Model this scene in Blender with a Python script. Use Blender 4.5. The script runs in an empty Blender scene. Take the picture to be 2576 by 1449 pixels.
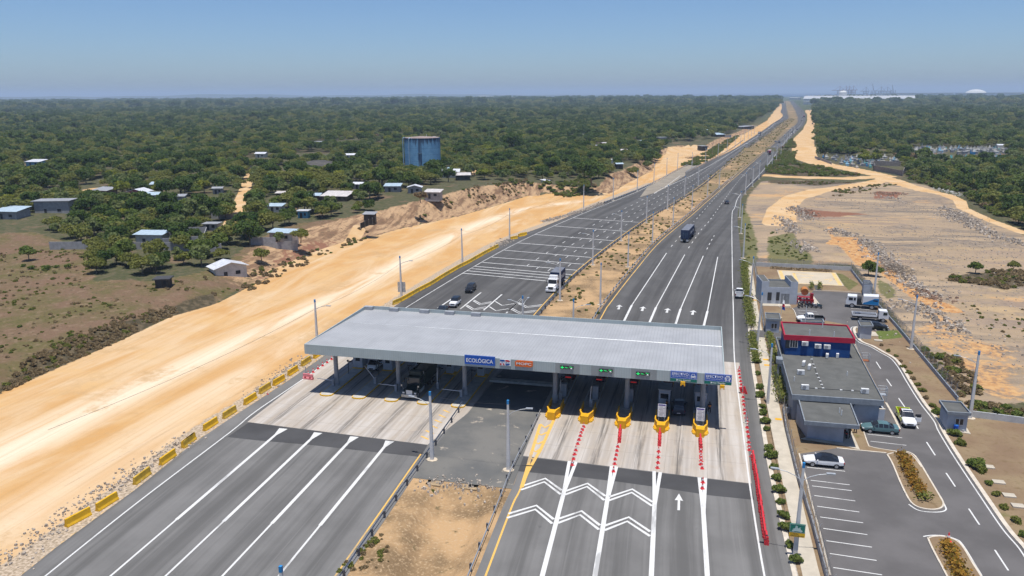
import bpy, bmesh, math, random
import numpy as np
from mathutils import Vector
from mathutils.geometry import tessellate_polygon
random.seed(7); RNG = np.random.default_rng(11)
SC = bpy.context.scene
COL = SC.collection
R = math.radians
PI = math.pi
# ---------------------------------------------------------------- camera model: pixel of the survey picture -> point on the ground
IW, IH, FPX, CAMH = 2576.0, 1449.0, 1980.0, 46.0
PITCH, ROLL, YAW = math.atan(490 / FPX), R(0.36), R(13.56)
def ray(x, y):
    u, v = x - IW / 2, y - IH / 2
    c, n = math.cos(ROLL), math.sin(ROLL)
    u, v = u * c - v * n, u * n + v * c
    fw = FPX * math.cos(PITCH) - v * math.sin(PITCH); up = -(FPX * math.sin(PITCH) + v * math.cos(PITCH))
    c, n = math.cos(YAW), math.sin(YAW)
    return u * c - fw * n, u * n + fw * c, up
def G(x, y, z=0.0):
    d = ray(x, y); t = (z - CAMH) / d[2]
    return Vector((d[0] * t, d[1] * t, z))
def K(ox, oy, s=2.5156):
    return lambda x, y: ((ox + x / s) / 1.59006, (oy + y / s) / 1.59006)
A1, A2, A3, A4 = K(0, 320), K(1024, 320), K(2048, 320), K(3072, 320)
B1, B2, B3, B4 = K(0, 860), K(1024, 860), K(2048, 860), K(3072, 860)
C2, C3, C4 = K(1024, 1300), K(2048, 1300), K(3072, 1300)
D1, D2, D3, D4 = K(0, 1728), K(1024, 1728), K(2048, 1728), K(3072, 1728)
E4 = K(2900, 1000, 3.22)
def px(k, *pts):
    return [k(*p) for p in pts]
def gp(pts, z=0.0):
    return [G(*p, z) for p in pts]
# ---------------------------------------------------------------- materials
MATS = {}
class NG:
    def __init__(s, name):
        s.m = bpy.data.materials.new(name); s.m.use_nodes = True
        s.nt = s.m.node_tree; s.n = s.nt.nodes; s.b = s.n['Principled BSDF']
        s.geo = None
    def new(s, t, **kw):
        d = s.n.new(t)
        for k, v in kw.items(): setattr(d, k, v)
        return d
    def link(s, a, b): s.nt.links.new(a, b)
    def put(s, sock, v):
        if hasattr(v, 'is_output'): s.link(v, sock)
        else: sock.default_value = v
    def pos(s, obj=False):
        if obj:
            return s.new('ShaderNodeTexCoord').outputs['Object']
        if s.geo is None: s.geo = s.new('ShaderNodeNewGeometry')
        return s.geo.outputs['Position']
    def mapped(s, sc, rot=0.0, obj=False):
        d = s.new('ShaderNodeMapping'); s.link(s.pos(obj), d.inputs['Vector'])
        d.inputs['Scale'].default_value = sc; d.inputs['Rotation'].default_value = (0, 0, rot)
        return d.outputs[0]
    def noise(s, sc=1.0, det=4.0, rough=0.55, vec=None, dist=0.0):
        d = s.new('ShaderNodeTexNoise'); d.inputs['Scale'].default_value = sc
        d.inputs['Detail'].default_value = det; d.inputs['Roughness'].default_value = rough
        d.inputs['Distortion'].default_value = dist
        s.link(vec if vec is not None else s.pos(), d.inputs['Vector'])
        return d.outputs['Fac']
    def math(s, op, a, b=0.0, c=0.0, clamp=False):
        d = s.new('ShaderNodeMath', operation=op, use_clamp=clamp)
        s.put(d.inputs[0], a); s.put(d.inputs[1], b); s.put(d.inputs[2], c)
        return d.outputs[0]
    def step(s, v, lo, hi):
        d = s.new('ShaderNodeMapRange', interpolation_type='SMOOTHSTEP')
        s.put(d.inputs[0], v); d.inputs[1].default_value = lo; d.inputs[2].default_value = hi
        return d.outputs[0]
    def mix(s, f, a, b, mode='MIX'):
        d = s.new('ShaderNodeMix', data_type='RGBA', blend_type=mode)
        s.put(d.inputs[0], f)
        s.put(d.inputs[6], a if hasattr(a, 'is_output') else (*a, 1)); s.put(d.inputs[7], b if hasattr(b, 'is_output') else (*b, 1))
        return d.outputs[2]
    def col(s, c): s.put(s.b.inputs['Base Color'], c if hasattr(c, 'is_output') else (*c, 1))
    def bump(s, h, st=0.3, dist=0.05):
        d = s.new('ShaderNodeBump'); d.inputs['Strength'].default_value = st; d.inputs['Distance'].default_value = dist
        s.link(h, d.inputs['Height']); s.link(d.outputs[0], s.b.inputs['Normal'])
    def fin(s, rough=0.85, spec=0.25, metal=0.0):
        s.put(s.b.inputs['Roughness'], rough); s.b.inputs['Specular IOR Level'].default_value = spec
        s.b.inputs['Metallic'].default_value = metal
        return s.m
def mat(name, c, rough=0.7, var=0.15, sc=2.0, spec=0.3, metal=0.0, c2=None, dirt=None, emit=0.0, obj=True):
    """plain painted or cast surface with cloudy wear"""
    if name in MATS: return MATS[name]
    g = NG(name)
    v = g.mapped((1, 1, 1), 0, obj)
    f = g.noise(sc, 5, 0.6, v)
    a = tuple(x * (1 - var) for x in c); b = c2 or tuple(min(1, x * (1 + var)) for x in c)
    o = g.mix(g.step(f, 0.3, 0.7), a, b)
    if dirt:
        o = g.mix(g.step(g.noise(sc * 2.3, 6, 0.65, v), 0.55, 0.75), o, dirt)
    g.col(o)
    if emit:
        g.link(o, g.b.inputs['Emission Color']); g.b.inputs['Emission Strength'].default_value = emit
    MATS[name] = g.fin(rough, spec, metal)
    return g.m
# ---------------------------------------------------------------- mesh builder
class MB:
    def __init__(s): s.v = []; s.f = []; s.mi = []
    def add(s, vs, fs, mi=0):
        o = len(s.v); s.v += [tuple(p) for p in vs]
        for f in fs: s.f.append(tuple(i + o for i in f)); s.mi.append(mi)
        return s
    def box(s, c, d, rz=0.0, mi=0, taper=1.0):
        hx, hy, hz = d[0] / 2, d[1] / 2, d[2] / 2; cs, sn = math.cos(rz), math.sin(rz); vs = []
        for z, t in ((-hz, 1.0), (hz, taper)):
            for x, y in ((-hx, -hy), (hx, -hy), (hx, hy), (-hx, hy)):
                vs.append((c[0] + (x * cs - y * sn) * t, c[1] + (x * sn + y * cs) * t, c[2] + z))
        return s.add(vs, [(3, 2, 1, 0), (4, 5, 6, 7), (0, 1, 5, 4), (1, 2, 6, 5), (2, 3, 7, 6), (3, 0, 4, 7)], mi)
    def prism(s, poly, z0, z1, mi=0, cap=True, bot=True, mt=None):
        """vertical extrusion of a plan polygon"""
        n = len(poly)
        if sum(poly[i][0] * poly[(i + 1) % n][1] - poly[(i + 1) % n][0] * poly[i][1] for i in range(n)) < 0: poly = poly[::-1]
        vs = [(p[0], p[1], z0) for p in poly] + [(p[0], p[1], z1) for p in poly]
        s.add(vs, [(i, (i + 1) % n, n + (i + 1) % n, n + i) for i in range(n)], mi)
        if cap or bot:
            tr = tessellate_polygon([[Vector((p[0], p[1], 0)) for p in poly]])
            fu, fd = [], []
            for t in tr:
                a, b, c = (poly[i] for i in t)
                t = t if (b[0] - a[0]) * (c[1] - a[1]) - (b[1] - a[1]) * (c[0] - a[0]) > 0 else t[::-1]
                fu.append(tuple(t)); fd.append(tuple(t[::-1]))
            if cap: s.add(vs[n:], fu, mi if mt is None else mt)
            if bot: s.add(vs[:n], fd, mi)
        return s
    def side(s, prof, y0, y1, mi=0):
        """profile in x-z pulled along y"""
        n = len(prof)
        vs = [(p[0], y0, p[1]) for p in prof] + [(p[0], y1, p[1]) for p in prof]
        s.add(vs, [(i, n + i, n + (i + 1) % n, (i + 1) % n) for i in range(n)], mi)
        tr = tessellate_polygon([[Vector((p[0], p[1], 0)) for p in prof]])
        s.add(vs[:n], [tuple(t) for t in tr], mi); s.add(vs[n:], [tuple(t[::-1]) for t in tr], mi)
        return s
    def tube(s, p0, p1, r0, r1=None, n=8, mi=0, cap=True):
        p0, p1 = Vector(p0), Vector(p1); r1 = r0 if r1 is None else r1
        d = p1 - p0
        if d.length < 1e-6: return s
        d.normalize(); a = d.orthogonal().normalized(); b = d.cross(a); vs = []
        for p, r in ((p0, r0), (p1, r1)):
            for i in range(n):
                t = 2 * PI * i / n; vs.append(p + a * (r * math.cos(t)) + b * (r * math.sin(t)))
        fs = [(i, (i + 1) % n, n + (i + 1) % n, n + i) for i in range(n)]
        if cap: fs += [tuple(range(n - 1, -1, -1)), tuple(range(n, 2 * n))]
        return s.add(vs, fs, mi)
    def pipe(s, pts, r, n=6, mi=0):
        for a, b in zip(pts[:-1], pts[1:]): s.tube(a, b, r, r, n, mi)
        return s
    def lathe(s, prof, c=(0, 0, 0), n=16, mi=0):
        vs = []; fs = []
        for r, z in prof:
            for i in range(n):
                t = 2 * PI * i / n; vs.append((c[0] + r * math.cos(t), c[1] + r * math.sin(t), c[2] + z))
        for k in range(len(prof) - 1):
            for i in range(n):
                j = (i + 1) % n; fs.append((k * n + i, k * n + j, (k + 1) * n + j, (k + 1) * n + i))
        fs.append(tuple(range(n - 1, -1, -1))); m = (len(prof) - 1) * n; fs.append(tuple(m + i for i in range(n)))
        return s.add(vs, fs, mi)
    def flat(s, poly, z, mi=0):
        tr = tessellate_polygon([[Vector((p[0], p[1], 0)) for p in poly]])
        fu = []
        for t in tr:
            a, b, c = (poly[i] for i in t)
            fu.append(tuple(t) if (b[0] - a[0]) * (c[1] - a[1]) - (b[1] - a[1]) * (c[0] - a[0]) > 0 else tuple(t[::-1]))
        return s.add([(p[0], p[1], z) for p in poly], fu, mi)
    def band(s, a, b, z, mi=0):
        vs = [(p[0], p[1], z) for p in a] + [(p[0], p[1], z) for p in b]; n = len(a)
        return s.add(vs, [(i, i + 1, n + i + 1, n + i) for i in range(n - 1)], mi)
    def quad(s, pts, mi=0): return s.add(pts, [tuple(range(len(pts)))], mi)
    def build(s, name, mats, parent=None, loc=None, rz=0.0, bevel=0.0, smooth=False):
        me = bpy.data.meshes.new(name); me.from_pydata(s.v, [], s.f)
        mats = mats if isinstance(mats, (list, tuple)) else [mats]
        for m in mats: me.materials.append(m)
        if len(mats) > 1: me.polygons.foreach_set('material_index', s.mi)
        if smooth: me.polygons.foreach_set('use_smooth', [True] * len(s.f))
        me.update()
        o = bpy.data.objects.new(name, me); COL.objects.link(o)
        if parent: o.parent = parent
        if loc is not None: o.location = loc
        if rz: o.rotation_euler[2] = rz
        if bevel:
            b = o.modifiers.new('bevel', 'BEVEL'); b.width = bevel; b.segments = 2; b.limit_method = 'ANGLE'
        return o
def tag(o, label, cat=None, group=None, kind=None):
    o['label'] = label
    if cat: o['category'] = cat
    if group: o['group'] = group
    if kind: o['kind'] = kind
    return o
def thing(name, label, cat, loc=(0, 0, 0), rz=0.0, group=None):
    o = bpy.data.objects.new(name, None); COL.objects.link(o); o.empty_display_size = 0.3
    o.location = loc; o.rotation_euler[2] = rz
    return tag(o, label, cat, group)
def struct(o, label): return tag(o, label, kind='structure')
def dup(src, loc, rz=0.0, label=None, sc=None, group=None):
    r = src.copy(); COL.objects.link(r); r.location = loc; r.rotation_euler = (0, 0, rz)
    if sc: r.scale = (sc, sc, sc) if not isinstance(sc, (tuple, list)) else sc
    if label: r['label'] = label
    if group: r['group'] = group
    def rec(a, b):
        for ch in a.children:
            c = ch.copy(); COL.objects.link(c); c.parent = b; rec(ch, c)
    rec(src, r)
    return r
# ---------------------------------------------------------------- plan-curve helpers
def smooth(pts, n=6):
    P = [Vector((p[0], p[1])) for p in pts]; out = []
    for i in range(len(P) - 1):
        p0, p1, p2, p3 = P[max(i - 1, 0)], P[i], P[i + 1], P[min(i + 2, len(P) - 1)]
        for k in range(n):
            t = k / n
            out.append(0.5 * ((2 * p1) + (p2 - p0) * t + (2 * p0 - 5 * p1 + 4 * p2 - p3) * t * t + (3 * p1 - p0 - 3 * p2 + p3) * t ** 3))
    out.append(P[-1]); return out
def resample(pts, step):
    out = [pts[0]]; acc = 0.0
    for a, b in zip(pts[:-1], pts[1:]):
        L = (b - a).length; d = step - acc
        while d <= L:
            out.append(a + (b - a) * (d / L)); d += step
        acc = (acc + L) % step
    return out
def offset(pts, d):
    """+d = to the right of travel"""
    out = []
    for i, p in enumerate(pts):
        t = (pts[min(i + 1, len(pts) - 1)] - pts[max(i - 1, 0)])
        t = t.normalized() if t.length else Vector((0, 1))
        out.append(p + Vector((t.y, -t.x)) * (d(i / max(1, len(pts) - 1)) if callable(d) else d))
    return out
def cut(pts, s0, s1):
    out = []; acc = 0.0
    for a, b in zip(pts[:-1], pts[1:]):
        L = (b - a).length
        if L < 1e-9: continue
        lo, hi = max(s0, acc), min(s1, acc + L)
        if hi > lo:
            if not out: out.append(a + (b - a) * ((lo - acc) / L))
            out.append(a + (b - a) * ((hi - acc) / L))
        acc += L
    return out
def length(pts): return sum((b - a).length for a, b in zip(pts[:-1], pts[1:]))
def line(mb, pts, w, z, mi=0):
    pts = [Vector((p[0], p[1])) for p in pts]
    return mb.band(offset(pts, -w / 2), offset(pts, w / 2), z, mi)
def dashes(mb, pts, w, z, on, off, s0=0.0, s1=1e9):
    L = min(length(pts), s1); s = s0
    while s < L:
        c = cut(pts, s, min(s + on, L))
        if len(c) > 1: line(mb, c, w, z)
        s += on + off
def inside(P, poly):
    x, y = P[:, 0], P[:, 1]; r = np.zeros(len(P), bool); n = len(poly)
    for i in range(n):
        x0, y0 = poly[i][0], poly[i][1]; x1, y1 = poly[(i + 1) % n][0], poly[(i + 1) % n][1]
        if y0 == y1: continue
        c = ((y0 > y) != (y1 > y)) & (x < (x1 - x0) * (y - y0) / (y1 - y0) + x0)
        r ^= c
    return r
def segdist(P, pts, closed=False):
    """distance, index+fraction along, and side (+ = left) of nearest segment"""
    n = len(pts) if closed else len(pts) - 1
    best = np.full(len(P), 1e18); par = np.zeros(len(P)); side = np.zeros(len(P))
    for i in range(n):
        ax, ay = pts[i][0], pts[i][1]; bx, by = pts[(i + 1) % len(pts)][0], pts[(i + 1) % len(pts)][1]
        dx, dy = bx - ax, by - ay; L = dx * dx + dy * dy + 1e-12
        t = np.clip(((P[:, 0] - ax) * dx + (P[:, 1] - ay) * dy) / L, 0, 1)
        ex, ey = P[:, 0] - ax - t * dx, P[:, 1] - ay - t * dy; d = ex * ex + ey * ey
        m = d < best
        best[m] = d[m]; par[m] = i + t[m]; side[m] = np.sign(dx * (P[m, 1] - ay) - dy * (P[m, 0] - ax))
    return np.sqrt(best), par, side
def sd(P, poly):
    d = segdist(P, poly, True)[0]
    return np.where(inside(P, poly), d, -d)
def vnoise(x, y, sc, seed=0):
    """value noise"""
    x, y = x / sc, y / sc; xi, yi = np.floor(x).astype(np.int64), np.floor(y).astype(np.int64); fx, fy = x - xi, y - yi
    fx, fy = fx * fx * (3 - 2 * fx), fy * fy * (3 - 2 * fy)
    def h(a, b):
        n = (a * 374761393 + b * 668265263 + seed * 974711) & 0x7fffffff
        n = ((n ^ (n >> 13)) * 1274126177) & 0x7fffffff
        return ((n ^ (n >> 16)) & 0xffff) / 65535.0
    return (h(xi, yi) * (1 - fx) + h(xi + 1, yi) * fx) * (1 - fy) + (h(xi, yi + 1) * (1 - fx) + h(xi + 1, yi + 1) * fx) * fy
# ================================================================ survey curves (ground plan, metres)
def curve(pts, n=6): return smooth([G(*p) for p in pts], n)
LY_PX = [(700, 1660), (844, 1449), (956.5, 1289), (1076.5, 1119), (1166, 1010), (1348, 787), (1428, 703), (1473, 663), (1548, 604.5), (1638, 542),
         (1688, 514), (1763, 466), (1813, 425), (1870, 380), (1932, 337), (1964, 311), (1983, 297), (1981, 286), (1978, 274), (1975, 262), (1972, 254)]
LA_PX = [(-130, 1600), (52, 1449), (175, 1352), (350, 1225), (500, 1106), (769, 928), (1000, 766), (1250, 617), (1390, 561), (1518, 509), (1635, 464), (1724, 434),
         (1787, 404), (1846, 375), (1876, 356), (1918, 329), (1946, 309), (1965, 297), (1969, 289), (1964, 281), (1967, 271), (1966, 261), (1964, 253)]
LW_PX = [(-60, 1590), (115, 1449), (350, 1261.6), (580, 1087), (644, 1035), (764, 953), (1026.5, 771), (1288, 618), (1458, 541), (1600, 483.5), (1660, 452), (1700, 430)]
RY_PX = [(1150, 1640), (1221.6, 1449), (1288, 1274), (1314, 1219), (1375, 1060), (1513, 798), (1538, 758.5), (1600.6, 678.4), (1663, 606), (1740.6, 541), (1785.6, 501),
         (1863, 434), (1932, 374), (1982, 329), (2006, 307), (2005, 290), (1998, 273), (1991, 261), (1985, 253)]
RA_PX = [(2050, 1700), (1993, 1449), (1932, 1180), (1903, 1002.6), (1888, 903), (1875.6, 753), (1865.6, 653.5), (1856, 560), (1858, 525), (1872, 489), (1913, 445),
         (1943, 409), (1992, 344), (2020, 316), (2027, 296), (2020, 277), (2008, 266), (2000, 259), (1994, 252)]
RW_PX = [(1975, 1660), (1923, 1449), (1885.6, 1217), (1866, 1060), (1847.6, 903), (1845, 791), (1842, 666), (1841.5, 541), (1848, 523), (1862, 490), (1906, 443.8), (1936, 409), (1986, 343), (2014, 315)]
LY, LA, LW, RY, RA, RW = (curve(p) for p in (LY_PX, LA_PX, LW_PX, RY_PX, RA_PX, RW_PX))
TOE_PX = [(-260, 1080), (-60, 1010), (130, 932), (300, 858), (430, 797), (545, 764), (640, 715), (780, 655), (900, 607), (1000, 577), (1150, 545), (1250, 517), (1330, 492),
          (1450, 489), (1535, 487), (1572, 464), (1640, 430), (1660, 392), (1726, 374), (1790, 376), (1818, 357), (1872, 337), (1930, 303), (1948, 279), (1962, 262)]
TOE = [G(*p) for p in TOE_PX]
BH = [1.6, 1.6, 1.6, 1.6, 1.8, 2.0, 2.4, 3.4, 4.4, 5.2, 6.8, 7.2, 5.4, 2.6, 2.4, 4.6, 4.4, 3.0, 2.2, 1.6, 1.6, 1.6, 1.6, 1.6, 1.0]
BW = [5, 5, 5, 6, 7, 8, 12, 16, 15, 13, 12, 12, 10, 8, 7, 9, 9, 8, 8, 8, 8, 10, 12, 14, 20]
ditch = [Vector(p[:2]) for p in gp([(1085, 1216), (1255, 1236), (1240, 1290), (1165, 1480), (1120, 1620), (870, 1620), (955, 1440), (1040, 1290)])]
Q_PX = [(1915, 456), (2010, 453), (2110, 462), (2230, 452), (2330, 466), (2400, 498), (2460, 540), (2620, 612), (2800, 1180), (2576, 1010)] + px(C4, (1990, 850), (1330, 0)) + px(B4, (900, 540), (840, 500), (0, 490)) + [(1880, 660), (1868, 560), (1882, 495)]
QP = gp(Q_PX)
def hgt(x, y):
    """ground height (arrays)"""
    x = np.atleast_1d(np.asarray(x, float)); y = np.atleast_1d(np.asarray(y, float)); P = np.stack([x, y], 1)
    d, par, side = segdist(P, TOE)
    i = np.clip(par.astype(int), 0, len(TOE) - 2); f = par - i
    bh, bw = np.array(BH, float), np.array(BW, float)
    H = bh[i] * (1 - f) + bh[i + 1] * f; Wd = bw[i] * (1 - f) + bw[i + 1] * f
    dd = np.where(side > 0, d, 0.0)
    wob = (vnoise(x, y, 6, 1) - 0.5) * 3.0
    t = np.clip((dd + np.minimum(wob, 0) * (dd > 0.5)) / Wd, 0, 1)
    h = H * (t * t * (3 - 2 * t)) + np.clip(dd / 60, 0, 1) * (vnoise(x, y, 45, 2) * 2.2 + vnoise(x, y, 11, 3) * 0.5)
    h = np.where(y > 4000, h * 0.2, h)
    q = np.clip((sd(P, QP) - 2) / 6, 0, 1)
    h = h + q * ((vnoise(x, y, 14, 5) - 0.35) * 0.9 + (vnoise(x, y, 4, 6) - 0.4) * 0.45)
    dt = np.clip((sd(P, ditch) - 0.0) / 2.2, 0, 1)
    h = h - 1.3 * dt
    return h
def GT(x, y, dz=0.0):
    """pixel -> point on the terrain"""
    z = 0.0
    for _ in range(5):
        p = G(x, y, z); z = float(hgt(p.x, p.y)[0])
    p = G(x, y, z); return Vector((p.x, p.y, z + dz))
def hz(x, y): return float(hgt(x, y)[0])
# ---------------------------------------------------------------- ground sheet
ang = np.concatenate([np.arange(-180, -44, 6.0), np.arange(-44, 44.01, 0.155), np.arange(48, 180, 6.0)])
rad = [0, 18, 34, 48]; r_ = 58.0
while r_ < 1500: rad.append(r_); r_ *= 1.0125
while r_ < 31000: rad.append(r_); r_ *= 1.07
rad = np.array(rad); A_, R_ = np.meshgrid(np.radians(ang), rad, indexing='xy')
hd = YAW
gx = (-np.sin(hd + A_) * R_).ravel(); gy = (np.cos(hd + A_) * R_).ravel()
gz = hgt(gx, gy)
nA, nR = len(ang), len(rad)
P2 = np.stack([gx, gy], 1)
def soft(s, w): return np.clip(0.5 + s / (2 * w), 0, 1)
def pmask(pts, hw, w=1.5):
    """a track: pixel centreline with half widths"""
    c = [G(*p) for p in pts]; d, par, _ = segdist(P2, c); h = np.interp(par, np.linspace(0, len(c) - 1, len(hw)), hw)
    return soft(h - d, w)
def zone(pts, w): return soft(sd(P2, gp(pts)), w)
dT, pT, sT = segdist(P2, TOE)
lw_ = np.interp(pT, range(len(BW)), BW)
left = sT > 0
sand_poly = TOE_PX + LA_PX[::-1]
SANDP = [(p.x, p.y) for p in TOE] + [(p.x, p.y) for p in LA[::-1]]
sand = soft(sd(P2, SANDP), 1.2)
bank = np.where(left, soft(lw_ * 0.95 - dT, 3.0), 0) * soft(pT - 6.0, 0.8) * soft(21.5 - pT, 1.0)
DRY_PX = [(-200, 640), (90, 622), (235, 655), (240, 738), (400, 735), (555, 700), (640, 640), (740, 600), (870, 585), (905, 590), (840, 640), (700, 690), (600, 730), (545, 764), (430, 797), (300, 858), (130, 932), (-200, 1060)]
dry = zone(DRY_PX, 2.5)
MEDP = [(p.x, p.y) for p in LY] + [(p.x, p.y) for p in RY[::-1]]
med = soft(sd(P2, MEDP), 1.0)
quarry = soft(sd(P2, QP), 2.5)
path = np.maximum.reduce([
    pmask(px(A4, (425, 300), (440, 320), (475, 400), (440, 500), (360, 590), (350, 700), (380, 790), (560, 850), (800, 890), (1000, 930), (1180, 970)), [14, 12, 10, 9, 8, 7, 6], 1.5),
    pmask(px(A4, (-20, 960), (400, 985), (800, 990), (1100, 975), (1250, 1010), (1400, 1065), (1600, 1115), (1800, 1160), (1930, 1215), (1960, 1290), (2200, 1400), (2576, 1540)), [6, 6, 6, 5, 3.5, 2.5, 2, 2], 1.2),
    pmask(px(A4, (1150, 1010), (900, 1070), (500, 1120), (250, 1190), (140, 1300), (110, 1449)), [5, 5, 5, 6], 1.5),
    pmask([(642, 462), (624, 500), (614, 532), (600, 570), (584, 612)], [2.2, 3], 1.2), pmask([(905, 590), (880, 612), (800, 642), (690, 690)], [2, 2.5], 1.2),
    pmask([(190, 548), (225, 515), (258, 506)], [4, 7, 3], 2), pmask([(1185, 428), (1178, 446), (1200, 470)], [2, 2], 1.5),
    zone([(1680, 378), (1745, 370), (1800, 376), (1780, 400), (1700, 420), (1660, 410)], 3),
    zone([(1930, 305), (1950, 278), (1962, 262), (1975, 262), (1962, 281), (1964, 300), (1938, 314)], 6)])
orange = zone(px(B4, (590, 120), (660, 130), (660, 220), (900, 230), (960, 300), (1130, 410), (1200, 520), (1350, 640), (1500, 760), (1700, 870), (1900, 960), (2000, 1010), (1850, 1010), (1600, 930), (1450, 850), (1300, 720), (1100, 560), (900, 510), (820, 420), (720, 300), (560, 290), (640, 250)), 1.5)
orange = np.maximum.reduce([orange, zone(px(C4, (1300, 60), (1560, 250), (1900, 600), (2100, 760), (2700, 850), (2700, 250), (2000, 60), (1600, -60)), 4) * 0.52, zone(px(B4, (1300, 840), (1900, 1000), (2100, 1250), (1700, 1200), (1400, 1000)), 4) * 0.5, zone(px(A4, (-20, 1060), (500, 1090), (200, 1250), (100, 1449), (-20, 1449)), 4) * 0.42])
red = np.maximum(zone(px(A4, (1090, 1125), (1350, 1145), (1280, 1195), (1060, 1205)), 2), zone(px(A4, (270, 1300), (700, 1320), (1100, 1350), (700, 1390), (330, 1375)), 4) * 0.75)
red = np.maximum(red, zone([(560, 760), (700, 640), (840, 605), (900, 600), (820, 650), (640, 730)], 4) * 0.5)
green = np.maximum.reduce([zone(px(B4, (0, 230), (250, 180), (330, 300), (440, 420), (450, 505), (0, 498)), 2), zone([(1862, 520), (1884, 540), (1905, 610), (1905, 660), (1878, 662)], 2),
    zone(px(B4, (1090, 640), (1250, 700), (1320, 820), (1180, 850), (1100, 760)), 2) * 0.9])
brush = np.maximum.reduce([zone(px(B4, (1700, 650), (2000, 600), (2300, 580), (2576, 560), (2700, 700), (2380, 760), (2050, 700)), 3), zone(px(A4, (-20, 870), (300, 860), (600, 900), (930, 965), (500, 975), (-20, 950)), 3), zone(px(A4, (0, 1000), (980, 1030), (500, 1070), (0, 1040)), 2) * 0.7,
    zone([(1700, 392), (1745, 388), (1770, 400), (1730, 404)], 2), zone([(-60, 1010), (130, 900), (300, 830), (440, 780), (540, 745), (545, 764), (430, 797), (300, 858), (130, 932), (-60, 1020)], 1.5) * 0.95])
dry2 = zone(px(B4, (1850, 960), (2576, 840), (2800, 1449), (2300, 1400), (2000, 1180)), 6) * 0.8
dry = np.maximum(dry, dry2)
dLA, pLA, sLA = segdist(P2, [(p.x, p.y) for p in LA])
gravel = np.where(sLA > 0, soft(3.2 - dLA, 1.2), 0) * (P2[:, 1] < 420)
gravel = np.maximum(gravel, zone([(2030, 1270), (1290, 1274), (1314, 1219), (1357, 1060), (1166, 1020), (1060, 1160), (844, 1449), (1222, 1449)][1:], 0.8) * 0.0)
tracks = np.maximum.reduce([pmask([(-80, 1190), (200, 1050), (450, 930), (700, 815), (900, 720), (1050, 640), (1200, 565), (1320, 525), (1450, 507)], [4, 3, 3, 2.5], 2.5),
                            pmask([(0, 1330), (250, 1170), (500, 1010), (760, 850)], [3, 2], 3) * 0.6])
far = np.clip((np.hypot(P2[:, 0], P2[:, 1]) - 900) / 1500, 0, 1)
me = bpy.data.meshes.new('ground')
fi = np.arange(nR - 1)[:, None] * nA + np.arange(nA - 1)[None, :]
quads = np.stack([fi, fi + 1, fi + nA + 1, fi + nA], -1).reshape(-1, 4)[:, ::-1]
wrap = np.stack([np.arange(nR - 1) * nA + nA - 1, np.arange(nR - 1) * nA, np.arange(1, nR) * nA, np.arange(1, nR) * nA + nA - 1], -1)[:, ::-1]
quads = np.concatenate([quads, wrap])
me.vertices.add(len(gx)); me.vertices.foreach_set('co', np.stack([gx, gy, gz], 1).ravel())
me.loops.add(quads.size); me.loops.foreach_set('vertex_index', quads.ravel().astype(np.int32))
me.polygons.add(len(quads)); me.polygons.foreach_set('loop_start', np.arange(0, quads.size, 4, dtype=np.int32))
me.polygons.foreach_set('use_smooth', np.ones(len(quads), bool))
me.update(calc_edges=True); me.validate()
for nm, ch in (('za', (sand, dry, green, quarry)), ('zb', (path, gravel, red, brush)), ('zc', (bank, med, orange, tracks)), ('zd', (far, far * 0, far * 0, far * 0))):
    at = me.color_attributes.new(nm, 'FLOAT_COLOR', 'POINT'); at.data.foreach_set('color', np.stack(ch, 1).astype(np.float32).ravel())
g = NG('earth')
def attr(n):
    a = g.new('ShaderNodeAttribute', attribute_name=n); s_ = g.new('ShaderNodeSeparateColor'); g.link(a.outputs['Color'], s_.inputs[0])
    return s_.outputs[0], s_.outputs[1], s_.outputs[2], a.outputs['Alpha']
sa, dr, gr, qu = attr('za'); pa, gv, rd, br = attr('zb'); bk, md, og, tk = attr('zc'); fr = attr('zd')[0]
n1 = g.noise(0.018, 5); n2 = g.noise(0.11, 6, 0.6); n3 = g.noise(0.7, 6, 0.65); n4 = g.noise(3.0, 3)
stx = g.noise(1.0, 6, 0.62, g.mapped((0.025, 0.20, 0.1), R(8)), 0.6)          # drawn out along the graded quarry floor
sty = g.noise(1.0, 6, 0.6, g.mapped((0.11, 0.022, 0.1), R(-24)), 1.2)          # drawn out along the sand strip
jit = g.math('ADD', g.math('MULTIPLY', g.math('SUBTRACT', n2, 0.5), 0.55), g.math('MULTIPLY', g.math('SUBTRACT', n3, 0.5), 0.75))
def edge(m, lo=0.42, hi=0.58): return g.step(g.math('ADD', m, jit), lo, hi)
def sedge(m): return g.step(g.math('ADD', m, g.math('MULTIPLY', jit, 0.35)), 0.44, 0.56)
c = g.mix(g.step(n3, 0.35, 0.7), (0.060, 0.068, 0.030), (0.115, 0.098, 0.060))
c = g.mix(g.step(n2, 0.52, 0.7), c, (0.17, 0.115, 0.075))
c = g.mix(fr, c, g.mix(g.step(g.noise(0.004, 6, 0.7), 0.35, 0.68), (0.050, 0.068, 0.028), (0.095, 0.105, 0.048)))
# dry field
dc = g.mix(g.step(n2, 0.36, 0.62), (0.115, 0.098, 0.040), (0.165, 0.105, 0.068)); dc = g.mix(g.step(n3, 0.50, 0.72), dc, (0.22, 0.155, 0.10)); dc = g.mix(g.step(g.noise(1.6, 4, 0.7), 0.56, 0.68), dc, (0.055, 0.052, 0.026))
c = g.mix(edge(dr), c, dc)
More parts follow.
